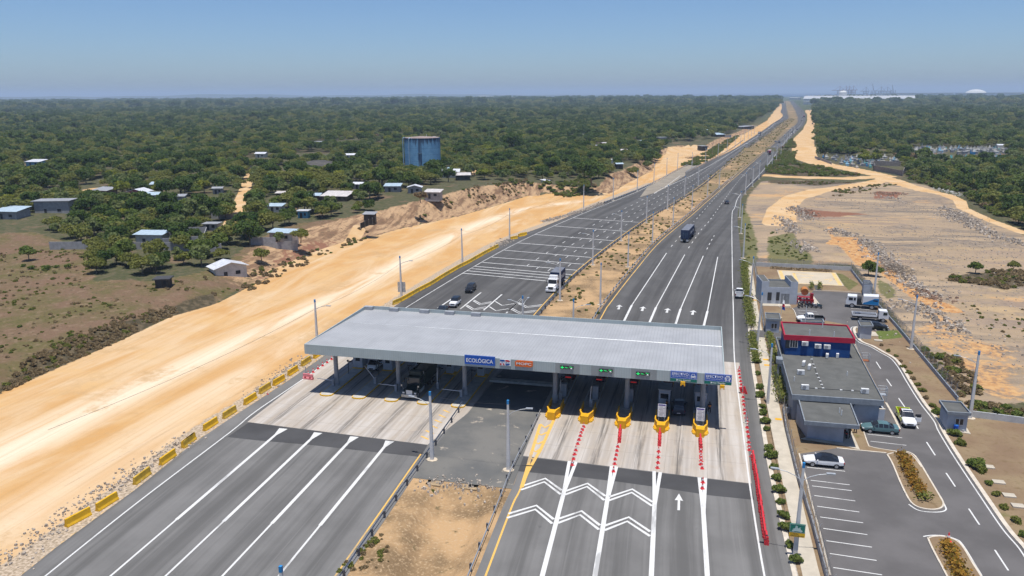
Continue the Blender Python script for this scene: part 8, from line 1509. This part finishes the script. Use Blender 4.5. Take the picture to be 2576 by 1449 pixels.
# rubble of the quarry and verges, dead brushwood
M_ROCK = mat('broken_rock', (.36, .31, .26), .95, .28, .5, .1, dirt=(.18, .15, .125), obj=False); M_ROCKR = mat('reddish_rubble', (.27, .18, .13), .95, .25, .5, .1, obj=False)
def rubble(label, lines, n, wid, smax, m, ramp=1.0, seed=3):
    r_ = random.Random(seed); mb = MB(); C = [resample([G(*q).to_2d() for q in l], 1.0) for l in lines]; tot = [len(c) for c in C]
    for _ in range(n):
        c = r_.choices(C, tot)[0]; p = r_.choice(c); x, y = p.x + r_.gauss(0, wid), p.y + r_.gauss(0, wid); s = smax * r_.random() ** 2.2 + .12; z = hz(x, y) + ramp * max(0, 1 - math.hypot(x - p.x, y - p.y) / (1.6 * wid)) * r_.random(); a = r_.random() * 6.3; vs = []
        for k in range(5): t = a + k * 1.257; vs.append((x + s * math.cos(t) * r_.uniform(.6, 1), y + s * math.sin(t) * r_.uniform(.6, 1), z - .2))
        for k in range(5): t = a + .3 + k * 1.257; vs.append((x + s * .7 * math.cos(t) * r_.uniform(.5, 1), y + s * .7 * math.sin(t) * r_.uniform(.5, 1), z + s * r_.uniform(.3, .8)))
        mb.add(vs, [(k, (k + 1) % 5, 5 + (k + 1) % 5, 5 + k) for k in range(5)] + [(5, 6, 7, 8, 9)])
    tag(mb.build('rubble', m), label, kind='stuff')
rubble('grey broken rock in ridges across the quarry floor', [px(B4, (640, 150), (720, 200), (900, 215)), px(B4, (960, 260), (1100, 380), (1180, 440), (1260, 560), (1400, 660), (1560, 770), (1640, 830)), px(B4, (1800, 10), (1950, 60), (2100, 130), (2250, 210), (2400, 250), (2576, 310)), px(A4, (280, 1300), (340, 1360), (420, 1410)), px(A4, (1180, 1190), (1270, 1200)), px(A4, (1760, 1290), (1850, 1330), (1950, 1390), (2100, 1449)), px(B4, (1250, 900), (1500, 930), (1700, 1040), (1900, 1190)), px(B4, (130, 40), (230, 130), (260, 190)), px(B4, (300, 270), (400, 370))], 2600, 2.2, .75, M_ROCK, 1.1)
rubble('scattered stones over the quarry floor', [px(B4, (700, 120), (1800, 200), (2500, 450)), px(B4, (1100, 300), (1700, 500), (2300, 480)), px(B4, (1500, 950), (1900, 1150), (2300, 1300)), px(A4, (500, 1250), (1300, 1250), (1900, 1400)), px(B4, (1300, 700), (1900, 800), (2400, 830)), px(B4, (1750, 1150), (2100, 1350), (2500, 1449))], 2600, 9, .30, M_ROCK, 0, 4); rubble('reddish spoil along the torn quarry edges', [px(A4, (1080, 1150), (1330, 1160)), px(A4, (300, 1310), (420, 1370)), px(B4, (1560, 780), (1700, 860))], 500, 2.5, .6, M_ROCKR, .9, 5)
rubble('pale stone heaps on the verge of the left road', [px(A3, (310, 1430), (560, 1360), (760, 1300), (910, 1240)), px(B2, (2400, 330), (2560, 250))], 900, 1.0, .45, M_ROCK, .7, 6); rubble('loose stones along the foot of the left verge', [px(D1, (60, 1330), (420, 1020), (800, 760), (1200, 520), (1650, 210), (1900, 60)), px(C2, (0, 690), (300, 470), (560, 320)), px(D2, (1700, 560), (1760, 500), (2350, 570), (2420, 640))], 900, 1.1, .22, M_ROCK, .2, 7); rubble('white rags and litter dumped beside the orange track', [px(A4, (1700, 1090), (1800, 1110), (1900, 1150), (1980, 1170))], 160, 2.0, .5, WALLC['w'], .4, 8)
o = thing('brushwood_pile', 'grey heap of dead branches beside the orange quarry track', 'brushwood pile', GT(*B4(1270, 560))); m = MB(); r_ = random.Random(2)
for _ in range(330): x, y = r_.gauss(0, 2.4), r_.gauss(0, 3.4); z = max(.1, 1.9 - .28 * math.hypot(x, y * .7)) * r_.random(); a = r_.random() * 6.3; L = r_.uniform(.7, 1.9); m.tube((x, y, z), (x + L * math.cos(a), y + L * math.sin(a), z + r_.uniform(-.2, .7)), .05, .02, 4, cap=False)
m.build('branches', mat('dead_wood', (.23, .19, .15), .95, .2), o); o = thing('brushwood_pile', 'brown heap of uprooted bushes on the pale dirt beside the left road', 'brushwood pile', GT(*A3(1830, 790))); m = MB()
for _ in range(220): x, y = r_.gauss(0, 2.6), r_.gauss(0, 2.0); a = r_.random() * 6.3; L = r_.uniform(.8, 2.2); m.tube((x, y, .1), (x + L * math.cos(a), y + L * math.sin(a), r_.uniform(.3, 2.2)), .06, .02, 4, cap=False)
m.build('branches', mat('dead_brown_wood', (.15, .09, .055), .95, .2), o)
# ================================================================ the far land
def at_dist(x, y_px, d):
    q = ray(x, y_px); k = d / math.hypot(q[0], q[1]); return Vector((q[0] * k, q[1] * k, CAMH + q[2] * k))
M_FARW = mat('far_white_wall', (.60, .60, .58), .8, .08); M_FARG = mat('far_grey_wall', (.36, .36, .36), .8, .1); M_PORT = mat('port_steel', (.20, .10, .09), .8, .15, .05); M_PORTG = mat('port_grey_steel', (.16, .18, .22), .8, .1, .05)
def ground_box(name, label, x0, x1, yb, h, m, depth=40, cat='building', group=None, roof=None):
    a, b = G(x0, yb), G(x1, yb); c = (a + b) / 2; rz = math.atan2((b - a).y, (b - a).x); W = (b - a).length; o = thing(name, label, cat, (c.x, c.y, 0), rz, group); MB().box((0, depth / 2, h / 2), (W, depth, h)).build('wall', m, o); r_ = MB()
    r_.add([(-W / 2 - 1, -1, h), (W / 2 + 1, -1, h), (W / 2 + 1, depth / 2, h + depth * .08), (-W / 2 - 1, depth / 2, h + depth * .08), (W / 2 + 1, depth + 1, h), (-W / 2 - 1, depth + 1, h)], [(0, 1, 2, 3), (3, 2, 4, 5), (0, 3, 5), (1, 4, 2)]); r_.build('roof', roof or m, o); return o, W
o, W = ground_box('warehouse', 'very long pale warehouse beyond the right-hand trees', 2020, 2300, 263, 20, M_FARW, 120, roof=mat('pale_sheet_roof', (.42, .43, .45), .7, .06)); m = MB()
for k in range(26): m.box((-W / 2 + W * (k + .5) / 26, 60, 31), (7, 4, 2.4))
m.build('roof_vents_row', M_FARW, o); MB().box((0, -.6, 8), (W, 1.0, 1.2)).build('wall_band', M_FARG, o)
for i, (x0, x1, y, h, m_) in enumerate([(2332, 2372, 257, 14, M_FARG), (1905, 1955, 255, 9, M_FARW), (1820, 1850, 254, 12, M_FARW), (1700, 1742, 254, 8, M_FARW), (1470, 1512, 254, 9, M_FARW), (1284, 1334, 252, 8, M_FARW), (1232, 1262, 251, 22, M_FARW), (1204, 1228, 251, 26, M_FARW), (1268, 1290, 251, 20, M_FARW), (1560, 1578, 252, 12, M_FARG), (1620, 1660, 252, 10, M_FARW), (1780, 1804, 252, 12, M_FARW), (1985, 2010, 251, 10, M_FARG), (2140, 2200, 250, 10, M_FARW), (2240, 2310, 250, 14, M_FARW), (2440, 2500, 258, 10, M_FARW), (2520, 2576, 252, 14, M_FARG), (2380, 2430, 250, 10, M_FARW), (2470, 2490, 266, 9, mat('far_orange_wall', (.42, .22, .12), .8, .1)), (398, 420, 252, 10, M_FARW), (560, 600, 251, 9, M_FARG), (765, 800, 251, 10, M_FARW), (640, 664, 252, 8, M_FARG), (880, 905, 251, 10, M_FARG), (1010, 1040, 251, 10, M_FARW), (1120, 1150, 252, 8, M_FARW), (300, 322, 253, 7, M_FARG), (150, 170, 256, 6, M_FARW)]):
    ground_box('far_building', f'pale far-off building in the haze, {ORD[i] if i < 10 else ORD[i]} of those below the skyline', x0, x1, y, h, m_, 30, group='pale buildings in the haze')
for i, (x, y, w) in enumerate([(2300, 222, 520), (2540, 222, 700)]):
    p = at_dist(x, 236, 6400); o = thing('far_building', ['low white sheds along the shore right of the port cranes', 'long white sheds at the right edge of the skyline'][i], 'building', (p.x, p.y, 0), YAW); MB().box((0, 0, 14), (w, 60, 28)).build('wall', M_FARW, o); MB().box((0, 0, 29), (w + 8, 66, 2)).build('roof', M_FARG, o)
p = at_dist(2455, 232, 6000); o = thing('stadium_dome', 'white shallow dome on the skyline at the right', 'dome', (p.x, p.y, 0), YAW); MB().lathe([(52, 0), (54, 26), (60, 30)], n=32).build('drum', M_FARG, o); MB().lathe([(60, 30), (50, 40), (32, 48), (10, 52), (1, 53)], n=32).build('dome', M_FARW, o)
p = G(2118, 262); o = thing('water_tower', 'small white water tower before the long warehouse', 'water tower', (p.x, p.y, 0)); MB().tube((0, 0, 0), (0, 0, 24), 6, 5, 12).build('shaft', M_PORTG, o); MB().lathe([(9, 24), (14, 30), (14, 42), (8, 47), (1, 48)], n=20).build('tank', M_FARW, o)
def crane(label, x, ht, boom, up, mt, s=1.0):
    p = at_dist(x, 234, 6500); o = thing('port_crane', label, 'crane', (p.x, p.y, 0), YAW, 'port cranes on the skyline'); H = ht
    for sx in (-1, 1):
        for sy in (-1, 1): MB().box((sx * 11, sy * 13, H / 2), (3.0, 3.0, H)).build('leg', mt, o)
    MB().box((0, 0, H * .62), (26, 26, 3)).box((0, 0, H * .25), (26, 26, 2.5)).build('cross_beam', mt, o)
    if up: MB().tube((0, 0, H), (-boom * .16, 0, H + boom * .62), 2.6, 1.6, 6).build('boom', mt, o)
    else: MB().box((-boom * .12, 0, H), (boom, 4, 3.4)).build('boom', mt, o); MB().tube((0, 0, H), (0, 0, H + 30), 2, 1.4, 6).tube((0, 0, H + 30), (-boom * .45, 0, H + 2), .8, n=5).tube((0, 0, H + 30), (boom * .34, 0, H + 2), .8, n=5).build('apex_frame', mt, o)
for i, (x, h, b, u, m_) in enumerate([(2112, 52, 95, 0, M_PORT), (2128, 54, 60, 0, M_PORT), (2136, 54, 60, 0, M_PORT), (2146, 54, 80, 0, M_PORT), (2178, 45, 70, 0, M_PORTG), (2197, 50, 75, 1, M_PORTG), (2216, 46, 80, 0, M_PORTG), (2246, 50, 62, 1, M_PORTG), (2232, 44, 90, 0, M_PORTG)]): crane(f'{"reddish" if m_ is M_PORT else "grey"} gantry crane {"with raised boom " if u else ""}on the port skyline, {ORD[i]} from the left', x, h, b, u, m_)
p = at_dist(2120, 236, 6300); o = thing('container_stack', 'low reddish mass of stacked containers under the port cranes', 'container stack', (p.x, p.y, 0), YAW); m = MB(); r_ = random.Random(4)
for k in range(30): m.box((-110 + k * 13 + r_.uniform(-2, 2), r_.uniform(-20, 20), 9), (12, 12, r_.uniform(12, 30)))
m.build('stacked_rows', M_PORT, o)
# sea and its horizon
sea = [at_dist(x, 250, 7600) for x in np.linspace(1640, 2900, 24)]; far_ = [at_dist(x, 250, 31500) for x in np.linspace(1300, 2900, 24)]
g = NG('sea_water'); g.col((.022, .055, .105)); g.fin(.45, .3); struct(MB().band([(p.x, p.y) for p in sea], [(p.x, p.y) for p in far_], 1.5).build('sea', g.m), 'strip of blue sea along the right horizon')
ridge = MB(); N = 60; xs = np.linspace(-600, 1560, N); pa_ = [at_dist(x, 250, 11000) for x in xs]; pb_ = [at_dist(x, 250, 12500) for x in xs]; hh = [42 + 16 * math.sin(i * .35) * math.sin(i * .11 + 1) + 5 * math.sin(i * 1.3) - max(0, i - 46) * 3.4 for i in range(N)]
vs = [(p.x, p.y, -1) for p in pa_] + [(p.x, p.y, max(0, h)) for p, h in zip(pb_, hh)]; ridge.add(vs, [(i, i + 1, N + i + 1, N + i) for i in range(N - 1)]); struct(ridge.build('hills', mat('far_hill', (.05, .065, .035), .95, .2, .002)), 'low wooded rise along the left horizon')
# far sandy clearings and poles of the far road
for i, (x0, x1, y, d) in enumerate([(1290, 1372, 263, 1), (1410, 1500, 267, 1), (1515, 1575, 268, 1), (1260, 1330, 259, 1), (1620, 1640, 268, 1)]):
    a, b, c_, e = G(x0, y), G(x1, y + .5), G(x1 - 8, y - 2), G(x0 + 12, y - 2.2); struct(MB().prism([(p.x, p.y) for p in (a, b, c_, e)], -2, 12).build('terrain', mat('far_bare_earth', (.50, .37, .23), .95, .12, .01, obj=False)), 'far bare sandy terrace among the trees')
for i, (x, y) in enumerate([(1990, 262), (1975, 268), (2012, 265), (2030, 272), (1945, 262), (2044, 262), (1960, 258), (2000, 256)]):
    p = G(x, y); o = MB().tube((0, 0, 0), (0, 0, 16), .5, .35, 6).build('lamp_mast', M_PORTG); o.location = p; tag(o, f'hair-thin mast beside the far end of the road, {ORD[i]} of the cluster', 'mast', 'thin masts at the far end of the road')
# ================================================================ people
M_SKIN = mat('brown_skin', (.11, .06, .04), .6, .08)
def person(label, p, rz, shirt, trousers, pose='stand', hat=None, h=1.72, vest=None):
    o = thing('person', label, 'person', p, rz); s = h / 1.72; st = .12 if pose == 'stand' else .16
    def skin(name, pts, edges, rad, m):
        me = bpy.data.meshes.new(name); me.from_pydata([Vector(q) * s for q in pts], edges, []); me.materials.append(m); ob = bpy.data.objects.new(name, me); COL.objects.link(ob); ob.parent = o; ob.modifiers.new('skin', 'SKIN'); ob.modifiers.new('sub', 'SUBSURF').levels = 1; ob.modifiers['sub'].render_levels = 1
        sv = me.skin_vertices[0].data
        for i, r_ in enumerate(rad): sv[i].radius = (r_[0] * s, r_[1] * s) if isinstance(r_, tuple) else (r_ * s, r_ * s)
        sv[0].use_root = True; return ob
    sit = pose == 'ride'; kn, ft = ((.42, 0, .62), (.30, 0, .12)) if sit else ((.03, 0, .50), (0, 0, .07)); hp = .92 if not sit else .82; z = hp - .92
    arm = [(.0, .23, 1.40 + z), (.05 if not sit else .28, .30, 1.14 + z), (.16 if not sit else .55, .27, .92 + z if not sit else 1.08)]
    pts = [(0, 0, hp), (0, 0, 1.18 + z), (0, 0, 1.42 + z), (.01, 0, 1.52 + z), (.03, 0, 1.63 + z), (.02, 0, 1.71 + z)]; ed = [(0, 1), (1, 2), (2, 3), (3, 4), (4, 5)]; rad = [(.16, .11), (.14, .10), (.15, .10), .055, (.075, .095), .07]
    for q in (-1, 1):
        b = len(pts); pts += [(0, q * .09, hp - .08), (kn[0] + (.05 * q if not sit else 0), q * st, kn[2]), (ft[0] + (.12 * q if not sit else 0), q * st, ft[2]), (ft[0] + .16 + (.12 * q if not sit else 0), q * st, .04)]; ed += [(0, b), (b, b + 1), (b + 1, b + 2), (b + 2, b + 3)]; rad += [.095, .065, .045, .04]
        b = len(pts); pts += [(a[0], q * a[1], a[2]) for a in arm]; ed += [(2, b), (b, b + 1), (b + 1, b + 2)]; rad += [.06, .047, .035]; w = b + 2; e = Vector(pts[w]); dr = (e - Vector(pts[w - 1])).normalized()
        for f in range(5): k = len(pts); sp = (f - 2) * .018; pts += [tuple(e + dr * .06 + Vector((sp, 0, 0))), tuple(e + dr * (.10 + .02 * (2 - abs(f - 2))) + Vector((sp * 1.3 + (.03 if f == 4 else 0), 0, 0)))]; ed += [(w, k), (k, k + 1)]; rad += [.010, .008]
    skin('body', pts, ed, rad, M_SKIN)
    skin('shirt', [(0, 0, hp + .02), (0, 0, 1.18 + z), (0, 0, 1.42 + z)] + [(arm[i][0], q * arm[i][1], arm[i][2] + (.04 if i else 0)) for q in (-1, 1) for i in (0, 1)], [(0, 1), (1, 2), (2, 3), (3, 4), (2, 5), (5, 6)], [(.18, .13), (.165, .12), (.165, .115), .075, .06, .075, .06], shirt)
    lg = [(0, 0, hp + .02)]; le = []; lr_ = [(.175, .125)]
    for q in (-1, 1): b = len(lg); lg += [(0, q * .09, hp - .08), (kn[0] + (.05 * q if not sit else 0), q * st, kn[2]), (ft[0] + (.12 * q if not sit else 0), q * st, ft[2] + .04)]; le += [(0, b), (b, b + 1), (b + 1, b + 2)]; lr_ += [.112, .08, .06]
    skin('trousers', lg, le, lr_, trousers); hm = MB().lathe([(.105 * s, 0), (.118 * s, .06 * s), (.10 * s, .13 * s), (.04 * s, .165 * s)], (.015 * s, 0, (1.625 + z) * s), 12).build('hat' if hat else 'hair', hat or M_BLACK, o)
    if vest: MB().lathe([(.20 * s, 0), (.20 * s, .22 * s)], (0, 0, (1.05 + z) * s), 12).build('safety_vest', vest, o)
    MB().box((.115 * s, 0, (1.60 + z) * s), (.03, .025, .04)).build('nose', M_SKIN, o); return o
CL = {'dk': mat('dark_cloth', (.02, .022, .03), .9, .2), 'lilac': mat('pale_lilac_cloth', (.48, .42, .52), .9, .1), 'or': mat('orange_vest', (.62, .20, .03), .8, .1), 'navy': mat('navy_cloth', (.02, .03, .07), .9, .1), 'camo': mat('olive_cloth', (.06, .06, .035), .9, .3, 9)}
person('person in a pale lilac shirt and dark trousers standing on the pavement', G(*E4(352, 672), .14), R(-80), CL['lilac'], CL['navy']); person('toll worker in dark clothes with an orange vest beside the fifth right booth', G(*C3(1985, 885), .05), R(120), CL['dk'], CL['dk'], vest=CL['or']); person('toll worker with an orange vest at the fourth right booth, beside the dark car', G(*C3(1557, 850), .25), R(10), CL['dk'], CL['dk'], vest=CL['or']); person('person in olive clothes standing in the shade of the shed', G(*C4(818, 1140), .10), R(200), CL['camo'], CL['camo']); person('person in dark clothes at the corner of the shed beside the teal saloon', G(*C4(876, 1085), .12), R(-60), CL['dk'], CL['dk']); person('attendant in dark clothes by the first right island', G(*K(2220, 1440, 6.133)(160, 640), .25), R(-90), CL['dk'], CL['dk'])
p = G(*A3(2402, 1030)); a = near_dir(RY, p.to_2d()); motorbike('motorcycle ridden away along the right road', (p.x, p.y, .036), a, P_BLACK); person('person in dark clothes riding a motorcycle away on the right road', (p.x - .3 * math.cos(a), p.y - .3 * math.sin(a), .10), a, CL['dk'], CL['navy'], 'ride', P_BLACK)
# ================================================================ haze
lo, hi = -3.0, 140.0
HZ = MB(); HZ.box((0, 0, (lo + hi) / 2), (66000, 66000, hi - lo)); hzo = HZ.build('haze', [bpy.data.materials.new('haze')]); tag(hzo, 'thin blue-grey air over the whole land', kind='stuff')
hm = hzo.data.materials[0]; hm.use_nodes = True; hm.node_tree.nodes.remove(hm.node_tree.nodes['Principled BSDF']); pv = hm.node_tree.nodes.new('ShaderNodeVolumePrincipled'); pv.inputs['Color'].default_value = (.62, .78, 1.0, 1); pv.inputs['Density'].default_value = 0.000125; pv.inputs['Anisotropy'].default_value = 0.0; hm.node_tree.links.new(pv.outputs[0], hm.node_tree.nodes['Material Output'].inputs['Volume'])
# ================================================================ light, air, sky, camera
w = bpy.data.worlds.new("World"); SC.world = w; w.use_nodes = True
sky = w.node_tree.nodes.new('ShaderNodeTexSky'); sky.sky_type = 'NISHITA'; sky.sun_disc = False
SUN = Vector((0.04, -0.16, 1.0)).normalized()
sky.sun_elevation = math.asin(SUN.z); sky.sun_rotation = math.atan2(SUN.x, SUN.y)
sky.air_density = 0.8; sky.dust_density = 0.75; sky.ozone_density = 10.0; sky.altitude = 0
w.node_tree.links.new(sky.outputs[0], w.node_tree.nodes['Background'].inputs[0])
w.node_tree.nodes['Background'].inputs[1].default_value = 0.10
sl = bpy.data.lights.new('sun', 'SUN'); sl.energy = 4.4; sl.angle = R(0.5); sl.color = (1.0, 0.965, 0.90)
so = bpy.data.objects.new('sun', sl); COL.objects.link(so); so.rotation_euler = SUN.to_track_quat('Z', 'Y').to_euler()
cam = bpy.data.cameras.new('camera'); co = bpy.data.objects.new('camera', cam); COL.objects.link(co)
cam.sensor_width = 36.0; cam.lens = 36.0 * FPX / IW; cam.clip_start = 1.0; cam.clip_end = 90000.0
co.location = (0, 0, CAMH)
from mathutils import Matrix
co.rotation_euler = (Matrix.Rotation(YAW, 4, 'Z') @ Matrix.Rotation(PI / 2 - PITCH, 4, 'X') @ Matrix.Rotation(-ROLL, 4, 'Z')).to_euler()
SC.camera = co
SC.view_settings.view_transform = 'Standard'; SC.view_settings.look = 'None'; SC.view_settings.gamma = 1.0
SC.view_settings.exposure = 0.25
SC.render.engine = 'CYCLES'; SC.cycles.max_bounces = 5; SC.cycles.diffuse_bounces = 3; SC.cycles.glossy_bounces = 3
SC.cycles.transparent_max_bounces = 6; SC.cycles.volume_bounces = 0; SC.cycles.use_denoising = True
